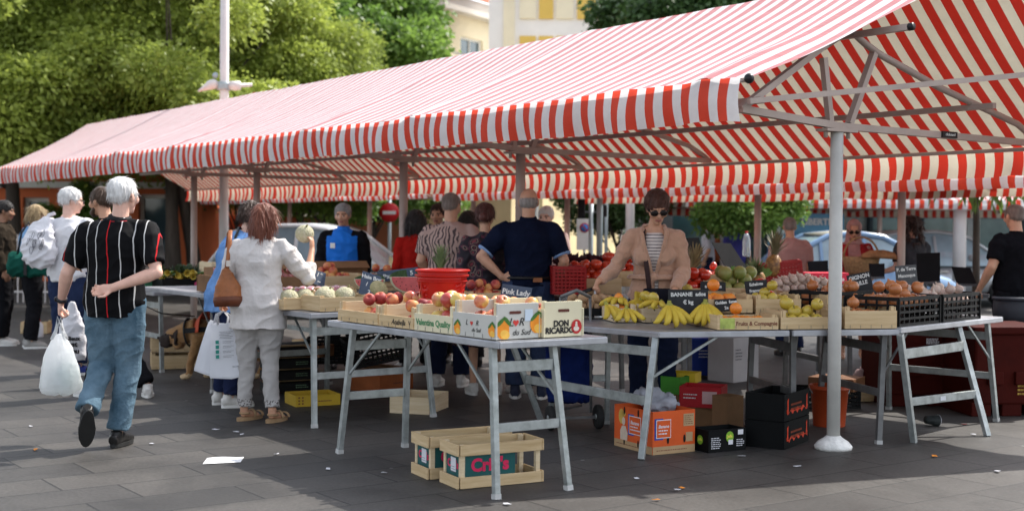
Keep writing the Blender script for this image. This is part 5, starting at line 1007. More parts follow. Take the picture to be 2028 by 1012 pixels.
p = Person('heavy bald man dressed all in black at the right edge', pos(2012, 12.3), .35, 1.70, 1.25, skin='tan', look=(.1, 1, -.05), elL=(-.30, -.02, 1.14), wrL=(-.30, .15, .92)); p.shirt(fabric('black_tee', (.006, .006, .008), .3), hem=.84, sleeve=.38, off=.03, swid=1.35); p.trousers(blackc, off=.012); p.shoes(blackleather, rubber); p.hair_short(_mats['hair_stubble'], .002, rough=.001)
# distant pedestrians
for i, (u, d, c, lb) in enumerate(((1402, 24.0, (.55, .55, .6), 'distant pedestrian in a white top near the shop front'), (1421, 24.5, (.45, .12, .05), 'distant pedestrian in an orange top near the shop front'), (1460, 23.0, (.05, .05, .22), 'distant pedestrian in dark blue passing the shop front'))):
    p = Person(lb, pos(u, d), 1.4 + i, 1.66, 1.0, i == 1, 'tan', .016); p.shirt(fabric('ped%d' % i, c), sleeve=.5, voxel=None) if False else p.shirt(fabric('pedestrian_%d' % i, c), sleeve=.5); p.trousers(navy); p.shoes(blackleather, rubber); p.hair_short(_mats['hair_black'], .01)
# ---------------------------------------------------------------- the dog
fur = M('fur_tan', (.30, .15, .055), .85, .3, 18, bump=.8, bscale=90, col2=(.42, .23, .09), sheen=.2); furd = M('fur_dark', (.03, .02, .016), .8, .3, 18, bump=.5, bscale=90); furp = M('fur_pale', (.55, .40, .24), .85, .2, 18, bump=.6)
r = empty('dog', pos(430, 12.3), 'heavy tan dog with a dark wrinkled muzzle in a red and black harness', 'dog', None, 1.45); r.scale = (.92, .92, .92)
b = MB(); b.ell((0, .14, .46), (.125, .18, .155)); b.ell((0, -.06, .48), (.115, .22, .125)); b.ell((0, -.27, .47), (.11, .13, .13))
b.tube([(0, .20, .50), (0, .32, .47), (0, .42, .44)], [.13, .115, .095], 14); b.ell((0, .45, .435), (.088, .10, .085)); b.ell((0, .545, .395), (.058, .075, .052)); b.ell((0, .60, .405), (.03, .025, .022))
for q in (-1, 1):
    b.ell((q * .045, .53, .355), (.022, .06, .045)); b.tube([(q * .06, .42, .50), (q * .095, .40, .45), (q * .098, .41, .37)], [.018, .032, .02], 8, ry=[.01, .012, .01]); b.ell((q * .05, .40, .35), (.04, .05, .05))
for x, fy in ((-.085, .26), (.085, .08)): b.tube([(x, .17, .46), (x, .17 + (fy - .17) * .4, .30), (x, fy - .01, .17), (x, fy, .07), (x, fy + .015, .035)], [.07, .050, .040, .034, .035], 12); b.ell((x, fy + .045, .028), (.037, .055, .028))
for x, fy in ((-.085, -.32), (.085, -.42)): b.tube([(x, -.26, .46), (x, fy + .14, .31), (x, fy - .04, .20), (x, fy - .02, .10), (x, fy, .04)], [.09, .070, .038, .030, .033], 12); b.ell((x, fy + .04, .027), (.036, .055, .027))
b.tube([(0, -.37, .52), (0, -.47, .50), (0, -.56, .40), (0, -.60, .32)], [.034, .026, .018, .010], 8)
me = remesh(b, .010, 2, 'body'); wrinkle(me, .004, (22, 14, 22)); paint(me, [(1, lambda c: (c[:, 1] > .47) & (c[:, 2] < .46)), (1, lambda c: (np.abs(c[:, 0]) > .084) & (c[:, 1] > .38) & (c[:, 2] > .35)), (2, lambda c: (c[:, 2] < .06))]); obj_of(me, 'body', [fur, furd, furp], r)
b = MB()
for q in (-1, 1): b.ell((q * .046, .525, .452), .012)
b.ell((0, .622, .412), (.022, .014, .016)); b.build('eyes_and_nose', M('dog_nose', (.01, .01, .01), .2), r)
b = MB(); b.tube([(.135 * math.cos(t), .30 + .02 * math.sin(t), .47 + .135 * math.sin(t)) for t in [2 * math.pi * i / 24 for i in range(25)]], .008, 8, ry=.022, cap=False); b.tube([(.145 * math.cos(t), .04, .47 + .165 * math.sin(t)) for t in [2 * math.pi * i / 24 for i in range(25)]], .008, 8, ry=.025, cap=False); b.beam((-.14, .05, .52), (-.135, .29, .50), .02, .05); b.beam((.14, .05, .52), (.135, .29, .50), .02, .05); hn = b.build('harness', M('harness_black', (.015, .015, .016), .7), r)
b = MB(); b.tube([(.15 * math.cos(t), .17, .475 + .168 * math.sin(t)) for t in [math.pi * (.02 + .96 * i / 16) for i in range(17)]], .006, 8, ry=.085); b.build('harness_panel', M('harness_red', (.55, .09, .04), .7), hn)
hd = wpt(dogman, 'wrR', (.0, .02, -.08)); dq = root_matrix(r) @ Vector((0, .24, .64)); b = MB(); b.tube([hd, hd.lerp(dq, .5) - UP * .06, dq], .006, 6); b.ell(hd, (.02, .02, .035)); tag(b.build('dog_lead', M('harness_black', (0, 0, 0)), loc=hd), 'black lead running from the bearded man\'s hand to the dog harness', 'lead')
# ---------------------------------------------------------------- tables
alu = M('table_alu', (.40, .41, .44), .38, .2, 5.0, metal=.7, bump=.08, bscale=12); zinc = M('leg_galvanised', (.24, .26, .25), .42, .28, 11.0, col2=(.42, .45, .45), metal=.5, bump=.12, bscale=30); darkst = M('leg_dark', (.16, .16, .16), .5, .25, 9.0, metal=.5)
def table(label, N, L, W, frames, z, mat=alu, lm=zinc, splay=.10, thick=.035, group=None, braces=True):
    """N near corner (top), L and W edge vectors; frames: (position along L 0..1, w0, w1, splay sign)"""
    N = Vector((N.x, N.y, 0)); L = Vector((L.x, L.y, 0)); W = Vector((W.x, W.y, 0)); r = empty('trestle_table', N, label, 'table', group)
    ln, wn = L.normalized(), W.normalized()
    b = MB(); q = [N, N + W, N + W + L, N + L]; b.slab([p + UP * (z - .006) for p in q], UP * .006); b.build('tabletop', mat, r, local=r)
    b = MB()
    for i in range(4): b.beam(q[i] + UP * (z - thick / 2 - .004), q[(i + 1) % 4] + UP * (z - thick / 2 - .004), .012, thick)
    b.build('edge_rail', mat, r, .003, local=r)
    for (f, w0, w1, sg) in frames:
        T = [N + L * f + W * w + UP * (z - thick) for w in (w0, w1)]; Ft = [N + L * f + W * w + ln * splay * sg + wn * (.04 * (-1 if k == 0 else 1)) for k, w in enumerate((w0, w1))]
        lo = []
        for k in range(2):
            b = MB(); b.beam(Ft[k], T[k], .038, .034, up=wn); o = b.build('leg', lm, r, .003, local=r); lo.append(o)
            b = MB(); b.beam(Ft[k], Ft[k].lerp(T[k], .035), .042, .038, up=wn); b.build('foot_cap', M('cap_grey', (.45, .45, .44), .6, .2), o, local=r)
        for h, hh in ((.46, .05), (.86, .06)):
            b = MB(); a, c = Ft[0].lerp(T[0], h), Ft[1].lerp(T[1], h); d = (c - a).normalized() * .018; b.beam(a + d, c - d, .022, hh); b.build('cross_rail', lm, r, .002, local=r)
        if braces:
            for k in range(2): b = MB(); a = Ft[k].lerp(T[k], .62); b.beam(a, T[k] - ln * sg * .34 + UP * .0, .012, .014); b.build('brace', lm, r, local=r)
    return r
wood = M('crate_wood', (.50, .35, .18), .75, .22, 3.0, bump=.25, bscale=40, col2=(.66, .50, .30), stretch=(1.2, 1.2, 14)); woodp = M('crate_wood_pale', (.60, .46, .28), .75, .2, 3.0, bump=.2, bscale=40, col2=(.72, .60, .42), stretch=(1.2, 1.2, 14)); woodd = M('crate_wood_old', (.26, .17, .09), .8, .3, 3.0, bump=.25, bscale=40, col2=(.38, .27, .15), stretch=(1.2, 1.2, 14))
creamc = M('crate_cream_print', (.66, .60, .42), .6, .07, 5); greyc = M('crate_grey_print', (.52, .51, .47), .6, .07, 5)
inkb = M('ink_black2', (.012, .012, .014), .6); inkg = M('ink_green', (.05, .22, .09), .6); inkbr = M('ink_brown', (.16, .05, .03), .6); inkr = M('ink_red', (.55, .03, .03), .6); chalk = M('chalk', (.62, .62, .60), .9, .2, 60)
def crate(label, c, rz, w, d, h, hend, mat=wood, front=None, end=None, group=None, name='wooden_crate', cat='crate', posts=True, cut=False, slats=1, back=True):
    """open crate: front and back boards along local x, taller ends; c = centre of its base"""
    r = empty(name, c, label, cat, group, rz); t = .009
    def board(nm, a, b_, hh, m_, z0=.006):
        bb = MB(); L_ = (Vector(b_) - Vector(a)); n = slats
        for k in range(n): z1 = z0 + (hh - z0) * k / n; z2 = z0 + (hh - z0) * (k + (1 if n == 1 else .82)) / n; bb.beam(Vector(a) + UP * (z1 + z2) / 2, Vector(b_) + UP * (z1 + z2) / 2, t, z2 - z1)
        return bb.build(nm, m_, r, .0015)
    fr = board('front_panel', (-w / 2, -d / 2, 0), (w / 2, -d / 2, 0), h, front or mat); bk = board('back_panel', (-w / 2, d / 2, 0), (w / 2, d / 2, 0), h, mat)
    es = []
    for q in (-1, 1): es.append(board('end_panel', (q * (w / 2 - t), -d / 2 + t / 2 + .001, 0), (q * (w / 2 - t), d / 2 - t / 2 - .001, 0), hend, end or mat))
    b = MB(); b.box((0, 0, .007), (w - .03, d - .012, .006)); b.build('base', woodd if mat is wood else mat, r)
    if posts:
        for x in (-1, 1):
            for y in (-1, 1): b = MB(); b.beam((x * (w / 2 - .028), y * (d / 2 - .018), .011), (x * (w / 2 - .028), y * (d / 2 - .018), hend + .004), .022, .022); b.build('corner_post', mat, r)
    b = MB()
    for k in range(5): b.box((-w / 2 + w * (k + .5) / 5, -d / 2 - .0055, .02), (.002, .002, .022))
    b.build('staples', darkst, fr)
    r['_w'] = w; r['_d'] = d; return r, fr, es
def on_front(r, w, d, z, x=0.0): return root_matrix(r) @ face_matrix((x, -d / 2 - .0052, z), (1, 0, 0), UP)
def on_end(r, w, d, z, y=0.0, q=1): return root_matrix(r) @ face_matrix((q * (w / 2 - .0035 + .0012), y, z), (0, q, 0), UP)
# ---------------------------------------------------------------- fruit
def fruitmat(name, stops, scale=3.0, rough=.35, axis=2, bump=0.05, coat=.15, grad=7.0):
    def f(m, nt, L, b, out):
        tc = nd(nt, 'ShaderNodeTexCoord'); n = nd(nt, 'ShaderNodeTexNoise', i_Scale=scale * 9, i_Detail=4.0); L(tc.outputs['Object'], n.inputs[0]); sx = nd(nt, 'ShaderNodeSeparateXYZ'); L(tc.outputs['Object'], sx.inputs[0])
        oi = nd(nt, 'ShaderNodeObjectInfo'); a = nd(nt, 'ShaderNodeMath', operation='MULTIPLY_ADD'); a.inputs[1].default_value = grad; L(sx.outputs[axis], a.inputs[0]); a2 = nd(nt, 'ShaderNodeMath', operation='MULTIPLY_ADD'); a2.inputs[1].default_value = .55; L(oi.outputs['Random'], a2.inputs[0]); a3 = nd(nt, 'ShaderNodeMath', operation='MULTIPLY_ADD'); a3.inputs[1].default_value = .7; L(n.outputs[0], a3.inputs[0]); a3.inputs[2].default_value = -.13
        L(a3.outputs[0], a2.inputs[2]); L(a2.outputs[0], a.inputs[2]); cr = nd(nt, 'ShaderNodeValToRGB'); L(a.outputs[0], cr.inputs[0]); e = cr.color_ramp.elements
        e[0].position = stops[0][0]; e[0].color = (*stops[0][1], 1); e[1].position = stops[-1][0]; e[1].color = (*stops[-1][1], 1)
        for p_, c_ in stops[1:-1]: x = e.new(p_); x.color = (*c_, 1)
        L(cr.outputs[0], b.inputs['Base Color']); b.inputs['Roughness'].default_value = rough; b.inputs['Coat Weight'].default_value = coat; b.inputs['Subsurface Weight'].default_value = .08; b.inputs['Subsurface Scale'].default_value = .01
        n2 = nd(nt, 'ShaderNodeTexNoise', i_Scale=90.0); L(tc.outputs['Object'], n2.inputs[0]); bp = nd(nt, 'ShaderNodeBump'); bp.inputs['Strength'].default_value = bump; bp.inputs['Distance'].default_value = .01; L(n2.outputs[0], bp.inputs['Height']); L(bp.outputs[0], b.inputs['Normal'])
    return M2(name, f)
applem = fruitmat('apple_skin', [(.15, (.60, .45, .09)), (.42, (.62, .40, .12)), (.58, (.58, .20, .09)), (.85, (.42, .05, .04))], axis=0, grad=5.0)
peachm = fruitmat('peach_skin', [(.15, (.60, .30, .08)), (.45, (.55, .16, .07)), (.65, (.36, .04, .03)), (.9, (.20, .015, .02))], axis=0, rough=.6, coat=0, grad=5.0)
yellm = fruitmat('yellow_apple', [(.1, (.42, .30, .03)), (.9, (.58, .44, .07))]); orangem = fruitmat('orange_peel', [(.1, (.72, .20, .015)), (.9, (.80, .28, .03))], bump=.4, rough=.45); tomm = fruitmat('tomato_skin', [(.1, (.50, .025, .012)), (.9, (.62, .06, .02))], rough=.2, coat=.4); mangom = fruitmat('melon_green', [(.1, (.20, .24, .05)), (.9, (.34, .32, .10))], rough=.5); potm = fruitmat('potato_skin', [(.1, (.30, .17, .08)), (.9, (.42, .26, .14))], rough=.8, coat=0, bump=.4); garm = fruitmat('garlic_skin', [(.1, (.46, .33, .28)), (.9, (.62, .50, .42))], rough=.7, coat=0, bump=.3); onim = fruitmat('onion_skin', [(.1, (.36, .11, .03)), (.9, (.52, .20, .07))], rough=.35, bump=.2); redon = fruitmat('shallot_skin', [(.1, (.22, .04, .05)), (.9, (.40, .13, .10))], rough=.4)
stalkm = M('stalk_brown', (.10, .06, .03), .8)
def fmesh(name, prof, mat, stalk=None, n=16):
    b = MB(); b.lathe(prof, n=n); k = len(b.f)
    if stalk: b.tube(stalk, .0022, 5)
    b.mi = [0 if i < k else 1 for i in range(len(b.f))]; o = b.build(name, [mat, stalkm]); me = o.data; bpy.data.objects.remove(o); return me
def applep(r, sq=.88): return [(.001, -r * sq * .80), (r * .30, -r * sq * .93), (r * .62, -r * sq * .80), (r * .88, -r * sq * .42), (r, r * sq * .05), (r * .93, r * sq * .48), (r * .68, r * sq * .85), (r * .40, r * sq * .96), (r * .16, r * sq * .82), (.001, r * sq * .62)]
def ballp(r, sq=.95, tip=0): return [(.001, -r * sq)] + [(r * math.sin(t), -r * sq * math.cos(t)) for t in [math.pi * k / 10 for k in range(1, 10)]] + [(.001, r * sq + tip)]
FM = {'apple': fmesh('apple', applep(.043), applem, [(0, 0, .024), (.003, 0, .046)]), 'peach': fmesh('peach', applep(.040, .92), peachm), 'yellow_apple': fmesh('yellow_apple', applep(.042), yellm, [(0, 0, .024), (.003, 0, .046)]), 'orange': fmesh('orange', ballp(.041), orangem), 'tomato': fmesh('tomato', applep(.046, .80), tomm), 'green_melon': fmesh('green_melon', ballp(.062), mangom), 'potato': fmesh('potato', ballp(.034, 1.35), potm, n=12), 'garlic': fmesh('garlic', ballp(.028, .85, .02), garm, n=12), 'onion': fmesh('onion', ballp(.042, .88, .018), onim), 'shallot': fmesh('shallot', ballp(.028, 1.0, .012), redon, n=12), 'lemon': fmesh('lemon', ballp(.033, 1.2, .006), yellm)}
FR = {'apple': .043, 'peach': .040, 'yellow_apple': .042, 'orange': .041, 'tomato': .043, 'green_melon': .060, 'potato': .034, 'garlic': .027, 'onion': .040, 'shallot': .028, 'lemon': .034}
def fill(r, kind, label, w, d, z, n, group, heap=.03, scale=1.0, cat=None, mixin=None, seed=0, x0=0.0, y0=0.0):
    """lay fruit in rows inside the crate r; every fruit is its own object"""
    rs = random.Random(seed + n); M_ = root_matrix(r); rad = FR[kind] * scale; step = rad * 1.96; placed = 0; cols = max(1, int((w - .03) / step)); rows = max(1, int((d - .03) / step)); pts = []
    for layer in range(3):
        for i in range(cols - layer % 2):
            for j in range(rows - layer % 2): pts.append((layer, (i - (cols - 1 - layer % 2) / 2) * step, (j - (rows - 1 - layer % 2) / 2) * step))
    base = [p for p in pts if p[0] == 0]; up = [p for p in pts if p[0] >= 1]; rs.shuffle(up)
    for layer, x, y in (base + up)[:n]:
        zz = z + layer * rad * 1.08 + rs.uniform(-.006, .006) + heap * (1 - (2 * x / w) ** 2) * (1 - (2 * y / d) ** 2) * .6
        k2 = kind; 
        if mixin and rs.random() < mixin[1]: k2 = mixin[0]
        o = bpy.data.objects.new(kind, FM[k2]); COL.objects.link(o); s_ = scale * rs.uniform(.9, 1.08); o.scale = (s_, s_, s_)
        o.location = M_ @ Vector((x + x0 + rs.uniform(-.004, .004), y + y0 + rs.uniform(-.004, .004), zz)); o.rotation_euler = (rs.uniform(-.9, .9), rs.uniform(-.9, .9), rs.uniform(0, 6.28)); tag(o, label, cat or kind.replace('_', ' '), group)
slatem = M('slate_board', (.020, .021, .024), .7, .35, 6, bump=.1); slateb = M('slate_blue', (.055, .075, .115), .7, .25, 6)
def board(label, c, w, h, rz, lines, tilt=.25, mat=slatem, roll=0.0, size=None, name='price_board'):
    """slate with chalk writing; c = bottom centre, front faces local -y"""
    r = empty(name, c, label, 'price board', None, rz); r.rotation_euler = (-tilt, roll, rz); b = MB(); b.box((0, 0, h / 2), (w, .006, h)); b.build('slate', mat, r, .002)
    n = len(lines)
    for i, ln in enumerate(lines):
        s_ = size or h / (n + .6) * .85; text('lettering', ln, root_matrix(r) @ face_matrix((0, -.0036, h * (1 - (i + .62) / (n + .2))), (1, .0, .03), UP), s_, chalk, r, .0005, .0012)
    return r
# ================================================================ near table with apples
Z1 = .84; N1 = G(985, 676, Z1); F1 = G(653, 634, Z1); L1 = F1 - N1; W1 = (Pv * .7 + Vector((.90, .44, 0)).normalized() * .3).normalized() * .66; u1, w1v = L1.normalized(), W1.normalized()
t1 = table('narrow aluminium trestle table nearest to us, carrying printed apple crates', N1 - u1 * .02, L1 + u1 * .04, W1 + w1v * .05, [(.06, .05, .60, -1), (.86, .05, .60, 1)], Z1)
RZ1 = math.atan2(-u1.y, -u1.x)
def on1(a, b, z=Z1): p = N1 + u1 * a + w1v * b; return Vector((p.x, p.y, z))
c, fr, es = crate('wooden crate printed with oranges and hearts at the near corner of the apple table', on1(.235, .155), RZ1, .41, .29, .135, .197, woodp, greyc, greyc); LOR = c
fill(c, 'apple', 'red and yellow apple in the orange-printed corner crate', .36, .25, .085, 9, 'apples in the orange-printed corner crate', seed=1)
orm = M('print_orange', (.80, .27, .02), .6, .1, 30); orl = M('print_orange_light', (.85, .48, .08), .6, .1, 30); grn = M('print_leaf', (.06, .16, .03), .6, .2, 30); rdp = M('print_red', (.62, .05, .04), .6)
def disc(bm_, Mw, x, y, rx, ry, z=.0003, rot=0.0, n=18, a0=0, a1=2 * math.pi):
    pts = []
    for k in range(n):
        a = a0 + (a1 - a0) * k / (n - (0 if abs(a1 - a0 - 2 * math.pi) < 1e-6 else 1)); p = Vector((rx * math.cos(a), ry * math.sin(a), 0)); p = Matrix.Rotation(rot, 3, 'Z') @ p; pts.append(Mw @ Vector((x + p.x, y + p.y, z)))
    bm_.slab(pts, (Mw.to_3x3() @ Vector((0, 0, .0006))))
def orange_art(Mw, parent, spots, s=1.0):
    for x, y in spots:
        a, b, c = MB(), MB(), MB()
        disc(a, Mw, x, y, .036 * s, .042 * s); disc(b, Mw, x + .012 * s, y - .022 * s, .026 * s, .020 * s, .0011, -.3); disc(c, Mw, x - .012 * s, y + .032 * s, .030 * s, .009 * s, .0012, .7); disc(c, Mw, x + .024 * s, y + .036 * s, .028 * s, .009 * s, .0012, -.8)
        a.build('orange_print', orm, parent, local=parent); b.build('slice_print', orl, parent, local=parent); c.build('leaf_print', grn, parent, local=parent)
def heart(Mw, parent, x, y, s):
    b = MB(); pts = []
    for k in range(24): t = 2 * math.pi * k / 24; pts.append(Mw @ Vector((x + s * .062 * 16 * math.sin(t) ** 3 / 16, y + s * .062 * (13 * math.cos(t) - 5 * math.cos(2 * t) - 2 * math.cos(3 * t) - math.cos(4 * t)) / 16, .0004)))
    b.slab(pts, Mw.to_3x3() @ Vector((0, 0, .0006))); b.build('heart_print', rdp, parent, local=parent)
for Mw, par, wd, hh in ((on_front(c, .41, .29, 0), fr, .41, .135), (on_end(c, .41, .29, 0), es[1], .29, .197)):
    sc_ = hh / .16; orange_art(Mw, par, ((-wd * .40, hh * .36), (wd * .40, hh * .40)) if wd > .3 else ((-wd * .36, hh * .30), (wd * .43, hh * .42)), sc_)
    zz = hh * .62 if wd > .3 else hh * .48
    text('lettering', 'L', Mw @ Matrix.Translation((-wd * .17, zz, .0008)), .052 * sc_, inkb, par, .0005, shear=.3); text('lettering', 'R', Mw @ Matrix.Translation((wd * .07, zz, .0008)), .050 * sc_, inkb, par, .0005, shear=.3); heart(Mw, par, -wd * .055, zz - .002, .26 * sc_)
    text('lettering', 'du Sud', Mw @ Matrix.Translation((.02, zz - .045 * sc_, .0008)), .036 * sc_, inkb, par, .0005, shear=.35)
def handhole(r, w, d, z, y=0.0, par=None):
    b = MB(); Mw = on_end(r, w, d, 0); a = .035; h = .008; pts = [Mw @ Vector((y + x_, z + y_, -.0006)) for x_, y_ in ((-a, -h), (a, -h), (a + .006, 0), (a, h), (-a, h), (-a - .006, 0))]; b.slab(pts, Mw.to_3x3() @ Vector((0, 0, .0012))); b.build('hand_hole', M('hole_dark', (.12, .04, .03), .9), par, local=par)
handhole(c, .41, .29, .148, -.02, es[1])
b = MB(); Mw = on_end(c, .41, .29, 0); b.slab([Mw @ Vector(v) for v in ((.045, .100, .0008), (.098, .100, .0008), (.098, .163, .0008), (.045, .163, .0008))], Mw.to_3x3() @ Vector((0, 0, .0006))); b.build('label_sticker', M('sticker_blue', (.55, .64, .74), .5, .04), es[1], local=es[1])
c, fr, es = crate('cream wooden crate lettered in black with a round red emblem, on the apple table end', on1(.235, .455), RZ1, .41, .275, .16, .20, creamc, creamc, creamc)
Mw = on_end(c, .41, .275, 0); text('lettering', 'DON', Mw @ Matrix.Translation((-.018, .078, .0008)), .046, inkb, es[1], .0006, .0018); text('lettering', 'RICARDO', Mw @ Matrix.Translation((-.028, .040, .0008)), .046, inkb, es[1], .0006, .0018)
b = MB(); disc(b, Mw, .090, .058, .037, .040, .0008, n=26); em = b.build('emblem', M('emblem_red', (.45, .02, .02), .5, .05), es[1], local=es[1]); b = MB(); disc(b, Mw, .088, .047, .020, .014, .0016); disc(b, Mw, .088, .066, .009, .013, .0016); disc(b, Mw, .088, .081, .007, .006, .0024); b.build('emblem_figure', M('emblem_pale', (.66, .58, .5), .5), em, local=es[1])
handhole(c, .41, .275, .150, .0, es[1]); fill(c, 'apple', 'red and yellow apple heaped behind the black-lettered cream crate end', .37, .24, .12, 9, 'apples in the cream crate', .02, seed=2)
c, fr, es = crate('cream crate with green lettering on its low front, full of apples', on1(.645, .155), RZ1, .395, .29, .105, .155, creamc, creamc, woodp); text('lettering', 'Valentina Quality', on_front(c, .395, .29, .055) @ Matrix.Translation((0, 0, .0006)), .050, inkg, fr, .0005, .0012, spacing=1.02)
fill(c, 'apple', 'large red and yellow apple in the green-lettered crate', .37, .26, .075, 22, 'apples in the green-lettered crate', .02, 1.08, seed=3)
c, fr, es = crate('shallow wooden crate with curly black script, half full of peaches', on1(1.05, .155), RZ1, .39, .29, .075, .13, wood, wood, woodp); text('lettering', 'Anabella', on_front(c, .39, .29, .038) @ Matrix.Translation((.03, 0, .0006)), .045, inkb, fr, .0005, .0004, shear=.35); text('lettering', 'V', on_front(c, .39, .29, .038) @ Matrix.Translation((.155, 0, .0006)), .04, inkb, fr, .0005)
fill(c, 'peach', 'dark red peach in the script-lettered crate', .25, .26, .042, 8, 'peaches in the script-lettered crate', .01, seed=4, x0=.05)
c, fr, es = crate('plain shallow wooden crate at the far left end of the apple table, with peaches', on1(1.50, .175), RZ1, .49, .34, .078, .125, wood, wood, woodp); fill(c, 'peach', 'peach in the plain crate at the end of the apple table', .34, .30, .055, 14, 'peaches in the plain crate', .02, seed=5, x0=.06, mixin=('yellow_apple', .06))
for i, (a, n_) in enumerate(((.66, 'second from the near end'), (1.08, 'third from the near end'), (1.5, 'at the far end'))):
    c, fr, es = crate('crate of apples in the back row of the near table, ' + n_, on1(a, .475), RZ1, .40, .28, .12, .15, woodp); fill(c, 'apple', 'apple in the back row crate ' + n_, .36, .25, .055, 14, 'apples in the back row crate ' + n_, .01, seed=6 + i)
# red plastic tub on the apple table
redpl = M('red_plastic', (.55, .018, .012), .35, .10, 6, transl=.25); redd = M('red_plastic_dark', (.30, .012, .012), .4, .15, 6)
def tub(label, c, r0, r1, h, mat=redpl, name='basket', rz=0, ry=1.0):
    t = empty(name, c, label, 'basket', None, rz); b = MB(); b.smooth = True; n = 48; vs = []; fs = []; m = 9
    for j in range(m + 1):
        r = r0 + (r1 - r0) * j / m
        for i in range(n): a = 2 * math.pi * i / n; vs.append((r * math.cos(a), r * ry * math.sin(a), h * j / m))
    for j in range(m):
        for i in range(n):
            if j in (2, 4, 6) and i % 4 in (1, 2) and (i // 8 + j) % 2: continue
            fs.append((j * n + i, j * n + (i + 1) % n, (j + 1) * n + (i + 1) % n, (j + 1) * n + i))
    fs.append(tuple(range(n))); b.add(vs, fs); o = b.build('basket_wall', mat, t); s = o.modifiers.new('t', 'SOLIDIFY'); s.thickness = .004
    b = MB(); pts = [(r1 * 1.02 * math.cos(2 * math.pi * i / 40), r1 * ry * 1.02 * math.sin(2 * math.pi * i / 40), h) for i in range(41)]; b.tube(pts, .008, 6, ry=.011, cap=False, ref=UP); b.tube([(p[0] * .97, p[1] * .97, h * .86) for p in pts], .005, 6, cap=False); b.build('rim', mat, t); return t
tb = PD(875, 602, 8.32); tub('bright red slotted plastic tub standing among the apple crates', (tb.x, tb.y, .885), .115, .160, .255)
tub('second bright red tub nested in the first', (tb.x + .004, tb.y, .915), .117, .162, .255)
board('blue slate reading PINK LADY behind the apples', PD(1020, 592, 8.35), .20, .085, -.3, ['Pink Lady'], .2, slateb, .12, .048)
# ================================================================ melon table behind
Z2 = .83; c2 = G(640, 619, Z2); E2 = E; P2 = Pv
table('wide trestle table behind the apple table, with melons and cut watermelon', c2 - P2 * .10, E2 * 1.9, P2 * 1.85, [(.09, .06, .56, -1), (.9, .06, .56, 1)], Z2)
RZ2 = math.atan2(P2.y, P2.x)
def on2(p_, e_, z=Z2): q = c2 + P2 * p_ + E2 * e_; return Vector((q.x, q.y, z))
mel = [('first', .14), ('second', .58), ('third', 1.0), ('fourth', 1.42)]
for i, (n_, p_) in enumerate(mel):
    c, fr, es = crate('pale wooden crate on the melon table, %s from its corner' % n_, on2(p_ + .04, .16), RZ2, .40, .30, .105, .115, wood); 
    if i == 0:
        for k, (x, y) in enumerate(((.07, -.02), (-.10, -.03), (-.03, .09))): m = melon(rad=.078); m.location = root_matrix(c) @ Vector((x, y, .10)); m.rotation_euler = (.4 * k, .3, k); tag(m, 'netted melon in the corner crate of the melon table, ' + ('largest in front' if k == 0 else 'at its left' if k == 1 else 'behind the others'), 'melon')
    if i == 1: m = melon(rad=.088, ribs=9, mat=M('melon_ribbed', (.25, .23, .11), .7, .25, 30, bump=.5, bscale=60, col2=(.40, .34, .19))); m.location = root_matrix(c) @ Vector((-.10, .0, .135)); tag(m, 'ribbed olive melon beside the blue slate on the melon table', 'melon')
    if i == 3: fill(c, 'peach', 'fruit in the fourth melon table crate', .36, .26, .07, 14, 'fruit in the fourth melon table crate', seed=31)
c, fr, es = crate('low wooden crate of pale melons along the left side of the melon table', on2(-.0, .52), RZ2 + math.pi / 2 + math.pi, .40, .30, .08, .09, wood)
for k in range(4): m = melon(rad=.07); m.location = on2(-.06 + .13 * (k % 2), .42 + .17 * (k // 2), Z2 + .085); m.rotation_euler = (.7 * k, .4, k); tag(m, 'pale netted melon in the low side crate behind the woman in the white shirt', 'melon', 'melons in the low side crate')
# watermelon wedge and its film-wrapped neighbours
fleshm = M('watermelon_flesh', (.62, .14, .15), .4, .14, 16, coat=.3); rindm = M('watermelon_rind', (.06, .10, .045), .35, .4, 12, stretch=(8, 1, 1), coat=.3); whitr = M('rind_white', (.60, .62, .45), .5)
def wedge(label, c, rz, R_=.155, tilt=.35):
    r = empty('watermelon_wedge', c, label, 'watermelon', None, rz); r.rotation_euler = (tilt, 0, rz); n = 24
    arc = lambda q: [(q * math.cos(math.pi + math.pi * k / n), 0, R_ * .82 + q * .78 * math.sin(math.pi + math.pi * k / n)) for k in range(n + 1)]
    b = MB(); b.smooth = True; b.grid(lambda i, j: (R_ * math.cos(math.pi + math.pi * i) * math.cos(j * 1.35), R_ * .85 * math.sin(j * 1.35) * (1 if True else 0), R_ * .82 + R_ * .78 * math.sin(math.pi + math.pi * i) * math.cos(j * .9)), n, 8); b.build('rind', rindm, r)
    b = MB(); b.slab(arc(R_), (0, -.003, 0)); b.build('white_rim', whitr, r); b = MB(); b.slab([(x, -.0035, z) for x, y, z in arc(R_ * .91)], (0, -.004, 0)); b.build('flesh', fleshm, r)
    b = MB()
    for k in range(14): a = math.pi + math.pi * (k + .5) / 14; q = R_ * (.55 + .2 * (k % 2)); b.ell((q * math.cos(a), -.0085, R_ * .82 + q * .78 * math.sin(a)), (.003, .0015, .005), nu=6, nv=4)
    b.build('seeds', inkb, r); return r
q = on2(.86, .20, Z2 + .10); wedge('large cut watermelon wedge with pink flesh beside the red tub', q, .15, .175)
q = on2(.62, .42, Z2 + .12); wedge('smaller cut watermelon wedge half hidden by a blue slate', q, -.1, .12)
board('leaning blue slate with chalk prices in the melon crate', on2(.42, .10, Z2 + .10), .15, .19, .35, ['Haie Bor', '/  C', '2'], .45, slateb, .30, .042)
board('blue slate reading Pasteque behind the watermelon', on2(.86, .40, Z2 + .20), .32, .085, .15, ['Pasteque  5'], .2, slateb, -.12, .05)
board('small blue slate beside the wrapped red fruit', on2(.3, .66, Z2 + .16), .10, .12, .5, ['/ *', '~'], .4, slateb, .3, .045)
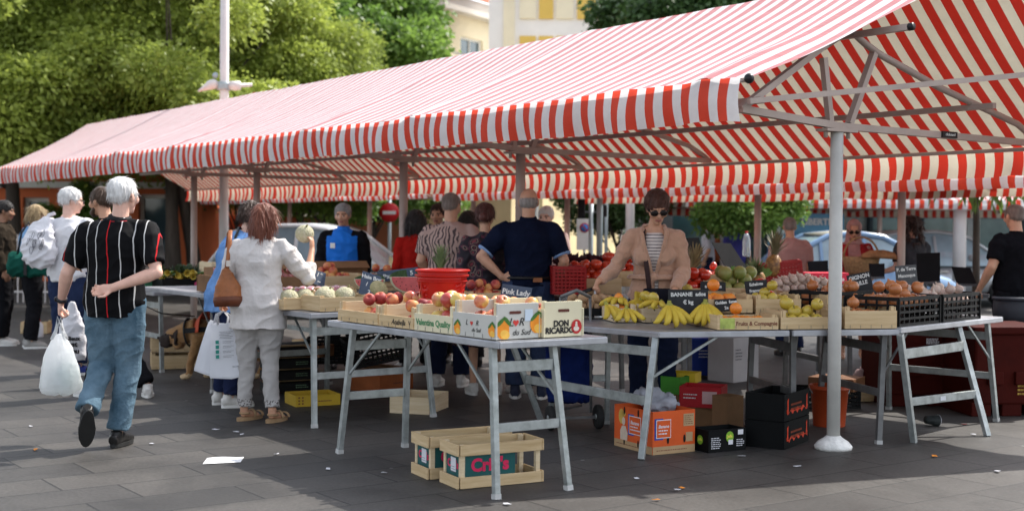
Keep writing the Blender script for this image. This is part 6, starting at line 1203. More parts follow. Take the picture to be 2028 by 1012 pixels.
film = M('packed_fruit', (.42, .04, .06), .25, .6, 25, coat=.6, col2=(.45, .40, .45))
for i, (p_, e_, n_) in enumerate(((.06, .60, 'by the left edge'), (.36, .62, 'behind the leaning slate'))):
    c, fr, es = crate('wooden tray of plastic-packed red fruit on the melon table, ' + n_, on2(p_, e_, Z2 + .04), RZ2, .36, .26, .09, .11, wood)
    for k in range(6): b = MB(); b.smooth = True; b.box((0, 0, .035), (.09, .10, .06)); b.ell((0, 0, .06), (.042, .048, .03)); o = b.build('fruit_punnet', film); o.location = root_matrix(c) @ Vector((-.11 + .11 * (k % 3), -.06 + .12 * (k // 3), .03)); tag(o, 'clear punnet of red fruit in the tray ' + n_, 'punnet', 'fruit punnets ' + n_)
# ================================================================ table behind with shallots and cardboard
T3c = on2(.05, 2.25, 0)
table('trestle table under the shallots and brown cardboard boxes', T3c, E2 * 1.5, P2 * 2.1, [(.1, .06, .56, -1)], .86, lm=darkst)
def on3(p_, e_, z=.86): q_ = T3c + P2 * p_ + E2 * e_; return Vector((q_.x, q_.y, z))
cardb = M('cardboard', (.22, .12, .06), .9, .2, 4, bump=.1)
for i, (p_, e_, k, z_, n_, lb) in enumerate(((.3, .2, 'shallot', .92, 34, 'brown box heaped with shallots behind the packed fruit'), (.8, .2, 'shallot', .92, 34, 'brown box of shallots left of the watermelon'), (1.3, .2, 'peach', .92, 16, 'wooden crate of dark fruit behind the watermelon'), (1.75, .15, 'peach', .90, 14, 'slatted wooden crate behind the red tub'))):
    c, fr, es = crate(lb, on3(p_, e_, z_ - .06), RZ2, .46, .34, .13, .15, (cardb if i < 2 else wood), slats=(1 if i != 3 else 3), name='wooden_crate' if i > 1 else 'cardboard_box', cat='crate' if i > 1 else 'box'); fill(c, k, 'fruit piled in the ' + lb.split(' ')[0] + ' container, ' + lb, .42, .30, .10, n_, 'produce in the ' + lb, .05, seed=40 + i)
for i, (p_, e_, w_, h_, lb) in enumerate(((.35, .95, .7, .15, 'long brown cardboard carton behind the shallots'), (1.15, .95, .8, .15, 'dark brown open carton beside the red and white crate'))):
    r = empty('cardboard_box', on3(p_ + .45, e_, .90), lb, 'box', None, RZ2); b = MB(); 
    for q_ in ((0, -.18, w_, .012), (0, .18, w_, .012)): b.box((q_[0], q_[1], h_ / 2), (q_[2], q_[3], h_))
    for x_ in (-1, 1): b.box((x_ * (w_ / 2 - .008), 0, h_ / 2), (.012, .346, h_))
    b.box((0, 0, .006), (w_ - .03, .34, .01)); b.build('box_walls', cardb, r); b = MB(); b.box((.0, -.185 - .04, h_ + .02), (w_ * .96, .10, .006), M=Matrix.Rotation(.7, 3, 'X')); b.build('flap', cardb, r)
# ================================================================ banana table and its neighbours
Z4 = .78; cA_ = G(1305, 657, Z4); dA = (G(1175, 647, Z4) - cA_).normalized(); dB = (G(1780, 652, Z4) - cA_).normalized()
cB_ = G(1780, 652, Z4); dC = (G(1985, 630, Z4) - cB_).normalized()
table('aluminium trestle table under the bananas, its narrow end towards the apple table', cA_ - dB * .0 , dA * 1.55, dB * .9, [(.93, .5, .9, 1)], Z4, splay=.06, braces=False)
# its frame as the photo shows it: a wide H of legs along the near edge
r = empty('trestle_leg_frame', G(1270, 910), 'wide bright galvanised trestle frame under the near edge of the banana table', 'trestle'); fa, fb = G(1270, 910), G(1075, 842); ta, tb_ = cA_ + dA * .05 + dB * .02 - UP * .04, cA_ + dA * 1.42 + dB * .02 - UP * .04
for a_, b_ in ((fa, ta), (fb, tb_)): b = MB(); b.beam(a_, b_, .04, .036); b.build('leg', zinc, r, .003, local=r)
for h_, hh in ((.47, .06), (.88, .06)): b = MB(); p0, p1 = fa.lerp(ta, h_), fb.lerp(tb_, h_); d_ = (p1 - p0).normalized() * .02; b.beam(p0 + d_, p1 - d_, .025, hh); b.build('cross_rail', zinc, r, .002, local=r)
b = MB(); b.beam(fa.lerp(ta, .66), ta + dB * .42 + UP * .0, .014, .016); b.build('brace', zinc, r, local=r)
LB = (cB_ - cA_).length
table('long trestle table of crated citrus and yellow apples beside the front awning pole', cA_ + dB * .93 , dB * (LB - .93), Vector((-dB.y, dB.x, 0)) * 1.05, [(.15, .25, .92, -.1), (.93, .1, .92, -.5)], Z4, lm=darkst)
table('trestle table at the right end of the stall, under black plastic crates', cB_ + dB * .012 + UP * 0, dC * 1.62, Vector((-dC.y, dC.x, 0)) * .95, [(.9, .05, .9, 1)], Z4 + .012, lm=zinc)
r = empty('trestle_leg_frame', G(1810, 876), 'pale green galvanised H-shaped trestle frame under the black plastic crates', 'trestle'); fa, fb = G(1810, 876), G(1956, 864); ta, tb_ = G(1783, 662, Z4 - .03), G(1925, 643, Z4 - .03); tb_ = cB_ + (tb_ - cB_).normalized() * .95 + UP * 0; tb_.z = Z4 - .03; ta.z = Z4 - .03
for a_, b_ in ((fa, ta), (fb, tb_)): b = MB(); b.beam(a_, b_, .04, .036); b.build('leg', zinc, r, .003, local=r)
for h_, hh in ((.38, .055), (.82, .065)): b = MB(); p0, p1 = fa.lerp(ta, h_), fb.lerp(tb_, h_); d_ = (p1 - p0).normalized() * .02; b.beam(p0 + d_, p1 - d_, .025, hh); b.build('cross_rail', zinc, r, .002, local=r)
p0, p1 = fa.lerp(ta, .38), fb.lerp(tb_, .38); b = MB(); d_ = (p1 - p0).normalized(); b.box(p0.lerp(p1, .47) + Vector((d_.y, -d_.x, 0)) * .0145, (.06, .002, .03), math.atan2(d_.y, d_.x)); b.build('sticker', M('sticker_pale', (.6, .62, .66), .5, .1, 30), r, local=r)
# bananas
banm = M('banana_skin', (.50, .34, .03), .5, .12, 10, bump=.12, col2=(.62, .46, .06)); bang = M('banana_stem', (.28, .27, .05), .6, .3, 14); bant = M('banana_tip', (.03, .02, .012), .8)
def bananas(label, c, rz, n=5, s=1.0, tilt=0.0, seed=0, spread=.85):
    rs = random.Random(seed); r = empty('banana_bunch', c, label, 'bananas', 'banana bunches on the near end of the long table', rz); r.rotation_euler = (tilt, 0, rz)
    for i in range(n):
        f = (i - (n - 1) / 2) / max(1, (n - 1) / 2); a = f * spread * rs.uniform(.85, 1.1); fw = .055 + .035 * (1 - abs(f)) + .02 * (i % 2); L_ = .185 * s * rs.uniform(.92, 1.08)
        p0 = Vector((f * .012, 0, .150 * s)); p3 = Vector((math.sin(a) * L_ * .98, -fw * s - .02, .022 + .03 * abs(f) + .012 * (i % 2))); c1 = p0 + Vector((math.sin(a) * .055, -.05, -.012)) * s; c2 = Vector((math.sin(a) * L_ * .80, -fw * 1.5 * s - .03, .045 * s))
        pts = [p0 * (1 - t) ** 3 + c1 * 3 * t * (1 - t) ** 2 + c2 * 3 * t * t * (1 - t) + p3 * t ** 3 for t in [k / 9 for k in range(10)]]
        rr = [x * s for x in (.009, .011, .018, .0225, .024, .0245, .0235, .020, .013, .006)]; b = MB(); b.tube(pts, rr, 7); o = b.build('banana', banm, r)
        b = MB(); b.tube([pts[-1] - (pts[-1] - pts[-2]) * .2, pts[-1] + (pts[-1] - pts[-2]).normalized() * .012], [.006 * s, .0045 * s], 6); b.build('banana_end', bant, o)
    b = MB(); b.ell((0, -.004, .152 * s), (.026 * s, .016 * s, .018 * s), nu=10, nv=6); b.tube([(0, 0, .15 * s), (.004, .01, .182 * s)], [.016 * s, .013 * s], 8); b.build('stem', bang, r); return r
for i, (u, v, rz, n, s, z) in enumerate(((1200, 640, .9, 5, 1.0, 0), (1222, 634, -.5, 5, 1.05, .0), (1256, 632, .1, 6, 1.1, .01), (1268, 622, .6, 5, 1.0, .07), (1296, 640, -.7, 4, 1.0, 0), (1322, 646, .35, 5, 1.15, 0), (1345, 636, -.3, 5, 1.05, .0), (1364, 628, .2, 4, 1.0, .03), (1395, 645, .0, 6, 1.2, 0), (1240, 645, .25, 4, .9, 0), (1410, 640, .7, 3, 1.0, 0))):
    q = G(u, v, Z4 + .01); bn = bananas('bunch of ripe yellow bananas lying on the aluminium table top', (q.x, q.y, Z4 + .012 + z + (.03 if i % 3 == 1 else 0)), rz, n, s, (0, -.55, .15)[i % 3], i); bn.scale = (.88, .88, .82); bn.rotation_euler[1] = (0, .0, .35, -.3)[i % 4]
# crates along the front
RB = math.atan2(dB.y, dB.x); nB = Vector((-dB.y, dB.x, 0))
def onB(a, b, z=Z4): q_ = cA_ + dB * a + nB * b; return Vector((q_.x, q_.y, z))
def aB(u): # position along the front edge for photo column u
    lo, hi = -1.0, 3.0
    for _ in range(40):
        m_ = (lo + hi) / 2; p_ = cA_ + dB * m_; uu = 1014 + F * p_.x / p_.y
        if uu < u: lo = m_
        else: hi = m_
    return lo
q = onB(aB(1400), .34, Z4 + .03); board('large black slate with BANANE and a price in chalk behind the bananas', q, .27, .225, -.03, ['BANANE  ados', '\u20ac kg', ' ', ' '], .12, slatem, .0, .037)
def front_crate(label, u0, u1, b, z, h, he, kind, n, d=.30, pc=None, mat=wood, gl=None, sc=1.0, heap=.01, seed=0, fz=None, **k):
    a0, a1 = aB(u0), aB(u1); k_ = 1 + b * .07; c, fr, es = crate(label, pc or onB((a0 + a1) / 2, b + d / 2, z), RB, (a1 - a0 - .01), d, h, he, mat, **k)
    if kind: fill(c, kind, gl or kind + ' in the ' + label, (a1 - a0) - .05, d - .04, fz or h * .55, n, kind + 's in the ' + label, heap, sc, seed=seed)
    return c, fr, a1 - a0 - .01, d
c, fr, w_, d_ = front_crate('crate lettered in brown with a lime green mark, holding oranges', 1424, 1548, .03, Z4, .085, .10, 'orange', 9, gl='orange in the brown-lettered crate', seed=1)
text('lettering', 'Fruits & Compagnie', on_front(c, w_, d_, .045, .06) @ Matrix.Translation((0, 0, .0006)), .036, inkbr, fr, .0005, .0008)
b = MB(); Mw = on_front(c, w_, d_, 0); b.slab([Mw @ Vector(v) for v in ((-w_ * .46, .012, .0006), (-w_ * .22, .012, .0006), (-w_ * .22, .082, .0006), (-w_ * .46, .082, .0006))], Mw.to_3x3() @ Vector((0, 0, .0005))); b.build('lime_print', M('print_lime', (.36, .42, .10), .6, .3, 20), fr, local=fr)
front_crate('plain wooden crate of yellow apples next to the front pole', 1550, 1672, .03, Z4, .085, .125, 'yellow_apple', 10, gl='yellow apple in the crate by the front pole', sc=1.1, heap=.03, seed=2)
front_crate('plain wooden crate with two dark knots at the right corner of the long table', 1676, 1782, .02, Z4, .125, .15, 'onion', 7, gl='small onion in the knotted corner crate', seed=3, fz=.08)
for i, (u0, u1, k, n, lb, s_) in enumerate(((1200, 1252, 'orange', 4, 'pale crate behind the bananas at the left', .9), (1256, 1318, 'lemon', 6, 'white-edged crate behind the bananas in the middle', 1.1), (1418, 1540, 'orange', 7, 'crate of large oranges in the second row', 1.1), (1544, 1640, 'yellow_apple', 8, 'second row crate behind the yellow apples', 1.0), (1690, 1790, 'onion', 8, 'second row crate behind the knotted crate', 1.0))):
    pc = onB((aB(u0) + aB(u1)) / 2, .55, Z4 + .085)
    if i < 2: q = PD((u0 + u1) / 2, 600, 9.35); pc = Vector((q.x, q.y, Z4 + .002))
    front_crate('wooden ' + lb, u0, u1, .40, Z4 + .085, .10, .125, k, n, mat=(woodp if i < 2 else wood), sc=s_, seed=10 + i, fz=.085, pc=pc)
    if i >= 2: crate('empty upturned support crate under the ' + lb, pc - UP * .085, RB, aB(u1) - aB(u0) - .03, .26, .075, .08, woodd)
board('black slate reading Golden under the second row of oranges', onB(aB(1482), .37, Z4 + .105), .16, .085, RB, ['Golden  fume', '2e'], .15, slatem, -.06, .028)
board('black slate lettered in the row of oranges, left of the Golden board', onB(aB(1494), .74, Z4 + .225), .19, .065, RB, ['a Rondes'], .15, slatem, .04, .034)
board('small black slate standing in front of the garlic', onB(aB(1588), .74, Z4 + .20), .17, .10, RB, ['Echalote', 'France  3'], .15, slatem, -.08, .03)
# inner tables further back
def back_table(label, u0, u1, d, z): 
    a_, b_ = PD(u0, 500, d), PD(u1, 500, d * 1.03); L_ = Vector((b_.x - a_.x, b_.y - a_.y, 0)); table(label, Vector((a_.x, a_.y, z)), L_, Vector((-L_.y, L_.x, 0)).normalized() * .8, [(.08, .1, .9, 0), (.92, .1, .9, 0)], z, lm=darkst, splay=.05, braces=True); return L_
back_table('inner trestle table with tomatoes and green melons behind the oranges', 1335, 1660, 10.5, .84)
back_table('farther inner trestle table with pineapples and a red crate', 1340, 1720, 12.0, .90)
back_table('inner trestle table with tomatoes behind the apple crates', 1110, 1250, 11.2, .86)
back_table('trestle table with black crates and a laptop at the back right', 1700, 1960, 12.2, .84)
def back_crate(label, u, d, z, w, h, kind, n, sc=1.0, mat=wood, dd=.32, heap=.03, rz=0.06, gl=None, seed=0, name='wooden_crate'):
    p_ = PD(u, 500, d); c, fr, es = crate(label, (p_.x, d + .02, z), rz, w, dd, h, h + .025, mat, name=name); fill(c, kind, gl or kind.replace('_', ' ') + ' in the ' + label, w - .04, dd - .04, h * .8, n, kind + 's in the ' + label, heap, sc, seed=seed); return c
back_crate('crate of ripe tomatoes right of the cardigan woman', 1372, 10.7, .845, .42, .12, 'tomato', 20, 1.1, seed=21, heap=.06)
back_crate('low crate of lemons under the tomatoes', 1370, 10.3, .80, .5, .10, 'lemon', 20, seed=22); back_crate('crate of round green melons left of the red crate', 1462, 10.8, .845, .44, .12, 'green_melon', 12, 1.0, heap=.03, seed=23)
back_crate('crate of single tomatoes beside the garlic', 1515, 10.4, .81, .30, .12, 'tomato', 6, seed=24); back_crate('wooden crate heaped with garlic bulbs', 1585, 10.7, .845, .52, .10, 'garlic', 60, 1.2, heap=.10, seed=25)
back_crate('box of red apples behind the tomatoes', 1418, 12.2, .905, .50, .12, 'tomato', 16, .9, seed=26); back_crate('crate of big red tomatoes left of the cardigan woman', 1170, 11.4, .87, .50, .14, 'tomato', 24, 1.15, seed=27, heap=.06); back_crate('second crate of red tomatoes beside the cardigan', 1228, 11.6, .93, .42, .14, 'tomato', 20, 1.15, seed=28, heap=.08)
p_ = PD(1165, 610, 9.7); blkc = M('black_crate', (.006, .006, .0065), .55, .3, 10, bump=.1, spec=.18)
c, fr, es = crate('shallow black tray of brown potatoes behind the black-lettered crate', (p_.x, p_.y, .80), .1, .46, .30, .06, .065, blkc, name='produce_tray', cat='tray'); fill(c, 'potato', 'brown potato in the shallow black tray', .42, .27, .055, 46, 'potatoes in the black tray', .03, .8, seed=29)
# plastic crates
def plastic_crate(label, c, rz, w, d, h, mat, tilt=(0, 0), name='plastic_crate', rows=4, cols=9, group=None):
    r = empty(name, c, label, 'crate', group, rz); r.rotation_euler = (tilt[0], tilt[1], rz)
    def side(a, b_):
        m = MB(); a = Vector(a); b_ = Vector(b_); L_ = b_ - a; n_ = max(3, int(cols * L_.length / w))
        for k in range(rows + 1): z_ = h * (.03 + .94 * k / rows); m.beam(a + UP * z_, b_ + UP * z_, .012, .016 if 0 < k < rows else .026)
        for k in range(n_ + 1): q_ = a + L_ * k / n_; m.beam(q_, q_ + UP * h * .98, .010, .012 if 0 < k < n_ else .024, up=L_)
        return m.build('side_panel', mat, r)
    x, y = w / 2, d / 2; side((-x, -y, 0), (x, -y, 0)); side((-x, y, 0), (x, y, 0)); side((-x, -y, 0), (-x, y, 0)); side((x, -y, 0), (x, y, 0)); b = MB(); b.box((0, 0, .012), (w, d, .012)); b.build('base', mat, r); return r
p_ = PD(1548, 560, 12.1); plastic_crate('tilted dark red ventilated plastic crate beside the pineapple', (p_.x, p_.y, .93), -.12, .36, .30, .21, redd, (.0, -.12), rows=6, cols=12)
RC = math.atan2(dC.y, dC.x); nC = Vector((-dC.y, dC.x, 0))
def onC(a, b, z=Z4 + .014): q_ = cB_ + dC * a + nC * b; return Vector((q_.x, q_.y, z))
for i, (a, b, n_, lb) in enumerate(((.33, .22, 0, 'black plastic crate at the front of the right-hand table, with onions'), (.98, .22, 0, 'black plastic crate of pale turnips at the far end of the right-hand table'), (.33, .66, 1, 'black plastic crate of onions in the second row of the right-hand table'), (.98, .66, 1, 'nearly empty black plastic crate at the back of the right-hand table'))):
    c = plastic_crate(lb, onC(a, b), RC, .60, .40, .19 if n_ == 0 else .21, blkc, rows=4, cols=8)
    if i in (0, 2): fill(c, 'onion', 'brown onion in the %s black crate' % ('front' if i == 0 else 'second row'), .55, .36, .15, 30, 'onions in the ' + lb, .03, 1.05, seed=50 + i)
    if i == 1: fill(c, 'garlic', 'pale turnip in the far black crate', .55, .36, .13, 40, 'turnips in the far black crate', .02, 1.4, cat='turnip', seed=53)
board('rounded slate reading Oignon Paille above the onions', PD(1708, 580, 9.55), .19, .145, .25, ['OIGNON', 'PAILLE', ' '], .15, slatem, -.18, .040); board('rounded grey slate reading P. de Terre Manosque', PD(1797, 566, 10.2), .185, .16, .25, ['P. de Terre', 'Manosque', ' '], .1, M('slate_grey', (.07, .075, .08), .7, .2), -.06, .036)
# pineapples
pinem = M2('pineapple_skin', lambda m, nt, L, b, out: (lambda tc, v, cr: (L(tc.outputs['Object'], v.inputs['Vector']), L(v.outputs['Distance'], cr.inputs[0]), cr.color_ramp.elements.__getitem__(0).__setattr__('color', (.42, .22, .06, 1)), cr.color_ramp.elements.__getitem__(1).__setattr__('color', (.12, .05, .02, 1)), L(cr.outputs[0], b.inputs['Base Color'])))(nd(nt, 'ShaderNodeTexCoord'), nd(nt, 'ShaderNodeTexVoronoi', i_Scale=42.0), nd(nt, 'ShaderNodeValToRGB')))
pinel = M('pineapple_leaf', (.10, .10, .05), .6, .3, 10, col2=(.20, .16, .10)); pineg = M('pineapple_leaf_green', (.12, .18, .07), .6, .3, 10, col2=(.25, .28, .13))
def pineapple(label, c, s=1.0, tilt=(0, 0), mat=pinel, seed=0, lie=False):
    rs = random.Random(seed); r = empty('pineapple', c, label, 'pineapple'); r.rotation_euler = (tilt[0], tilt[1], 0)
    b = MB(); b.lathe([(.001, 0), (.045 * s, .006), (.062 * s, .04 * s), (.066 * s, .09 * s), (.058 * s, .14 * s), (.035 * s, .175 * s), (.001, .18 * s)], n=20); b.build('fruit_body', pinem, r); b = MB()
    for k in range(46):
        a = k * 2.4; q = k / 46; L_ = (.08 + .10 * (1 - abs(q - .6))) * s; sp = .75 * (1 - q) + .08; d_ = Vector((math.cos(a) * sp, math.sin(a) * sp, 1)).normalized(); o_ = Vector((math.cos(a) * .018 * s * (1 - q), math.sin(a) * .018 * s * (1 - q), (.172 + .06 * q) * s)); sd = d_.cross(UP).normalized() * .011 * s; cv = Vector((d_.x, d_.y, 0)) * L_ * .3
        b.add([o_ - sd, o_ + sd, o_ + d_ * L_ * .6 + sd * .7 , o_ + d_ * L_ * .6 - sd * .7, o_ + d_ * L_ + cv], [(0, 1, 2, 3), (3, 2, 4)])
    b.build('leaf_tuft', mat, r, fix=False); return r
P3 = lambda u, v, d: PD(u, v, d)
pineapple('pineapple with a dark brown leaf tuft standing behind the red crate', P3(1528, 548, 12.0), 1.15, (.0, .12), pinel, 1); pineapple('pineapple lying on its side with green leaves, beside the dark-tufted one', P3(1505, 560, 11.6), .9, (.9, -.5), pineg, 2); pineapple('pineapple under the elbow of the woman in the cardigan', P3(1358, 580, 10.9), 1.15, (.0, .25), M('pineapple_leaf_dry', (.22, .17, .08), .6, .3, 10, col2=(.34, .27, .14)), 3)
pineapple('pineapple near the leaf print shirt behind the red tub', P3(872, 575, 10.6), 1.0, (0, 0), pineg, 5)
# lettuce heads, black screens, scales, bottles
dleaf = M('red_lettuce', (.035, .008, .012), .5, .5, 14, col2=(.09, .02, .03)); gleaf = M('green_leaf', (.10, .20, .04), .5, .4, 14, col2=(.22, .34, .10))
def leafy(label, c, w, d, h, mat, n=60, seed=0, cat='lettuce'):
    rs = random.Random(seed); r = empty(cat, c, label, cat); b = MB()
    for k in range(n):
        a = rs.uniform(0, 6.28); q = math.sqrt(rs.random()); p0 = Vector((math.cos(a) * q * w / 2, math.sin(a) * q * d / 2, h * .2)); d_ = Vector((math.cos(a) * .9 * q, math.sin(a) * .9 * q, .8 + .4 * rs.random())).normalized(); x = d_.cross(Vector((rs.random(), rs.random(), .2))).normalized(); L_ = h * rs.uniform(.5, 1.0); W_ = L_ * .7
        pts = [p0 + x * W_ * e * (.4 + .6 * f) + d_ * L_ * f + Vector((0, 0, .012 * math.sin(9 * e + 5 * f + k))) for f in (0, .35, .7, 1) for e in (-.5, -.17, .17, .5)]
        b.add(pts, [(j * 4 + i, j * 4 + i + 1, j * 4 + i + 5, j * 4 + i + 4) for j in range(3) for i in range(3)])
    b.smooth = True; b.build('leaves', mat, r, fix=False); return r
leafy('heap of dark red lettuce in the red crate left of the cardigan', P3(1158, 540, 11.8), .42, .3, .15, dleaf, 90, 1); p_ = P3(1150, 575, 11.9); plastic_crate('dark red plastic crate under the red lettuce', (p_.x, p_.y, .90), .1, .52, .34, .16, redd); p_ = P3(1122, 590, 11.0); plastic_crate('dark red ventilated crate beside the navy polo shirt', (p_.x, p_.y, .90), .1, .26, .34, .22, redd, rows=7, cols=9)
leafy('bunch of green leaves beside the round green melons', P3(1480, 552, 11.9), .3, .2, .1, gleaf, 50, 2, 'leaf_vegetables'); 
def panel(label, corners, cat, name, d, mat=M('screen_black', (.008, .008, .009), .8, .2, spec=.1), t=.03):
    pts = [PD(u, v, dd) for u, v, dd in corners]; c_ = sum(pts, Vector()) / len(pts); r = empty(name, Vector((c_.x, c_.y, min(p_.z for p_ in pts))), label, cat); b = MB(); b.slab(pts, (0, t, 0)); b.build('panel', mat, r, local=r); b = MB(); a_, e_ = min(pts, key=lambda q_: q_.z), sorted(pts, key=lambda q_: q_.z)[1]; b.beam(a_ + Vector((0, t / 2, -.012)), e_ + Vector((0, t / 2, -.012)), .05, .02); b.build('base_bar', M('grey_trim', (.08, .08, .085), .5), r, local=r); return r
panel('black slanting scale display leaning back in front of the teal shop', ((1410, 480, 13.2), (1447, 482, 13.2), (1482, 534, 12.9), (1440, 534, 12.9)), 'display', 'scale_display', 13); panel('upright black scale screen behind the cardigan sleeve', ((1356, 472, 13.4), (1384, 470, 13.4), (1392, 500, 13.3), (1354, 502, 13.3)), 'display', 'scale_display', 13); panel('upright black board right of the curly-haired woman', ((1817, 502, 13.4), (1862, 500, 13.4), (1862, 557, 13.3), (1818, 558, 13.3)), 'board', 'black_panel', 13); panel('open black laptop lid at the back right table', ((1886, 528, 13.0), (1922, 530, 13.0), (1934, 562, 12.8), (1896, 562, 12.8)), 'laptop', 'laptop', 13); panel('dark screen between the pink T-shirt and the front pole', ((1600, 518, 13.5), (1640, 516, 13.5), (1640, 546, 13.4), (1604, 547, 13.4)), 'display', 'scale_display', 13); panel('small dark screen below the bread loaf', ((1722, 522, 13.4), (1752, 522, 13.4), (1752, 548, 13.3), (1724, 548, 13.3)), 'display', 'scale_display', 13)
r = empty('water_bottle', PD(1478, 508, 13.6), 'clear water bottle with a red cap near the awning pole', 'bottle'); b = MB(); b.lathe([(.04, 0), (.042, .02), (.042, .16), (.034, .20), (.014, .24)], n=14); b.build('bottle_body', M('clear_plastic', (.6, .66, .7), .1, .05, trans=.7), r); b = MB(); b.lathe([(.016, .24), (.016, .262)], n=10); b.build('cap', inkr, r)
r = empty('bread_loaf', PD(1742, 512, 14.0), 'long crusty bread loaf held out across the scales', 'bread', None, .1); b = MB(); b.tube([(-.2, 0, .02), (-.1, 0, .045), (.05, 0, .045), (.15, 0, .03), (.2, 0, .0)], [.02, .05, .055, .045, .02], 12, ry=[.015, .035, .04, .035, .015]); b.build('crust', M('bread_crust', (.26, .12, .05), .7, .4, 16, bump=.4), r)
r = empty('cherry_box', PD(1635, 560, 12.6), 'red carton printed with white cherries between the red crate and the front pole', 'box', None, .1)
b = MB(); b.box((-.02, 0, .05), (.40, .28, .10)); b.build('carton', M('carton_red', (.60, .03, .06), .5, .08), r, .004); b = MB(); Mw = face_matrix((0, -.141, .05), (1, 0, 0), UP)
for x_ in (-.1, .09): disc(b, Mw, x_, -.01, .018, .018, .0005); disc(b, Mw, x_ + .03, -.015, .016, .016, .0005); b.beam((x_, -.1425, .06), (x_ + .025, -.1425, .085), .003)
b.build('cherry_print', M('print_pinkwhite', (.75, .5, .5), .6), r)
# wicker basket of the woman in the headscarf
r = empty('wicker_basket', PD(1705, 545, 14.2), 'wicker basket with an arched handle carried by the woman in the headscarf', 'basket'); wick = M('wicker', (.32, .19, .09), .8, .3, 40, bump=.8, bscale=60); b = MB(); b.lathe([(.14, 0), (.17, .05), (.19, .15), (.20, .2)], n=26); b.build('basket_body', wick, r); b = MB(); b.tube([(.19 * math.cos(t), 0, .19 + .22 * math.sin(t)) for t in [math.pi * k / 14 for k in range(15)]], .011, 6); b.build('handle', wick, r)
# ================================================================ left table with courgette flowers
p_ = G(305, 578, .79); tl_ = table('dark trestle table with courgette flowers behind the old man', p_, Pv * 1.9, E * .9, [(.04, .03, .97, 0), (.9, .03, .97, 0)], .79, lm=zinc, splay=.02, braces=False)
def onL(a, b, z=.79): q_ = p_ + Pv * a + E * b; return Vector((q_.x, q_.y, z))
c, fr, es = crate('black carton of courgettes with yellow flowers on the left table', onL(.33, .22), RZ2, .46, .34, .12, .125, blkc, name='produce_box', cat='box', posts=False); Mw = on_front(c, .46, .34, 0); b = MB(); disc(b, Mw, .12, .065, .02, .025); b.build('flower_print', M('print_magenta', (.5, .05, .15), .6), fr, local=fr)
crg = M('courgette', (.05, .11, .02), .4, .3, 20, coat=.2); crf = M('courgette_flower', (.62, .40, .04), .6, .3, 30, col2=(.55, .50, .14)); rs = random.Random(2)
for k in range(26):
    r = empty('courgette', root_matrix(c) @ Vector((rs.uniform(-.2, .2), rs.uniform(-.14, .14), .11 + rs.uniform(0, .07))), 'slim courgette with its yellow flower in the black carton', 'courgette', 'courgettes in the black carton', rs.uniform(-.5, .5)); a = rs.uniform(-.2, .25)
    b = MB(); b.tube([(0, .11, .0), (0, .05, .012), (0, -.05, .012)], [.008, .015, .012], 8); b.build('fruit_body', crg, r); b = MB(); b.lathe([(.006, 0), (.018, .02), (.022, .045), (.032, .07)], (0, -.05, .012), 8, M=Matrix.Rotation(1.5 + a, 3, 'X'), cap=False); b.build('flower', crf, r)
for i, (a, b_, z_, w_, lb, m_) in enumerate(((.85, .25, .79, .44, 'wooden crate with a red flower stamp right of the courgettes', woodp), (.85, .25, .93, .44, 'wooden crate stacked on the stamped crate right of the courgettes', woodp), (.55, .62, .79, .5, 'pale wooden crate behind the courgettes', wood), (-.02, .5, .79, .4, 'green crate behind the old man\'s elbow', M('crate_green', (.03, .12, .06), .5)))): 
    c, fr, es = crate(lb, onL(a, b_, z_), RZ2, w_, .32, .13, .14, m_)
    if i < 2: b = MB(); Mw = on_front(c, w_, .32, 0); disc(b, Mw, .13, .07, .016, .02); disc(b, Mw, .15, .05, .014, .016); b.build('flower_stamp', inkr, fr, local=fr)
    if i == 2: leafy('sheaf of dark green leaves heaped on the pale crate', onL(.55, .62, .86), .45, .3, .16, M('dark_leaf', (.04, .06, .025), .6, .5, 14), 80, 7, 'leaf_vegetables')
# ================================================================ boxes under the tables
def obox(label, corner, right, left, h, mat, name='cardboard_box', cat='box', t=.008, open_=True, group=None, inner=None, flaps=0.0):
    """open box on the ground: corner nearest to us, the two other visible bottom corners; returns root, frames of its two faces"""
    c, r_, l_ = Vector((corner.x, corner.y, 0)), Vector((right.x, right.y, 0)), Vector((left.x, left.y, 0)); z0 = corner.z; X = r_ - c; Y = l_ - c; Y = Y - X.normalized() * Y.dot(X.normalized()); w, d = X.length, Y.length; x, y = X.normalized(), Y.normalized()
    r = empty(name, c + UP * z0, label, cat, group, math.atan2(x.y, x.x)); sg = 1 if x.cross(y).z > 0 else -1
    b = MB(); b.box((w / 2, t / 2, h / 2), (w, t, h)); fr = b.build('front_wall', mat, r, .0015)
    b = MB(); b.box((t / 2, d / 2, h / 2), (t, d - 2 * t - .001, h)); lf = b.build('side_wall', mat, r)
    b = MB(); b.box((w - t / 2, d / 2, h / 2), (t, d - 2 * t - .001, h)); b.build('side_wall', mat, r); b = MB(); b.box((w / 2, d - t / 2, h / 2), (w, t, h)); b.build('back_wall', mat, r)
    b = MB(); b.box((w / 2, d / 2, .006 if open_ else h - .004), (w - 2 * t - .002, d - 2 * t - .002, .006)); b.build('base' if open_ else 'lid', inner or mat, r)
    m = root_matrix(r); F_ = m @ face_matrix((0, -.0008, 0), (1, 0, 0), UP); L_ = m @ face_matrix((-.0008, d, 0), (0, -1, 0), UP)
    return r, fr, lf, F_, L_, w, d
def patch(Mw, parent, x0, y0, x1, y1, mat, name='printed_panel', z=.0004):
    b = MB(); b.slab([Mw @ Vector(v) for v in ((x0, y0, z), (x1, y0, z), (x1, y1, z), (x0, y1, z))], Mw.to_3x3() @ Vector((0, 0, .0006))); return b.build(name, mat, parent, local=parent)
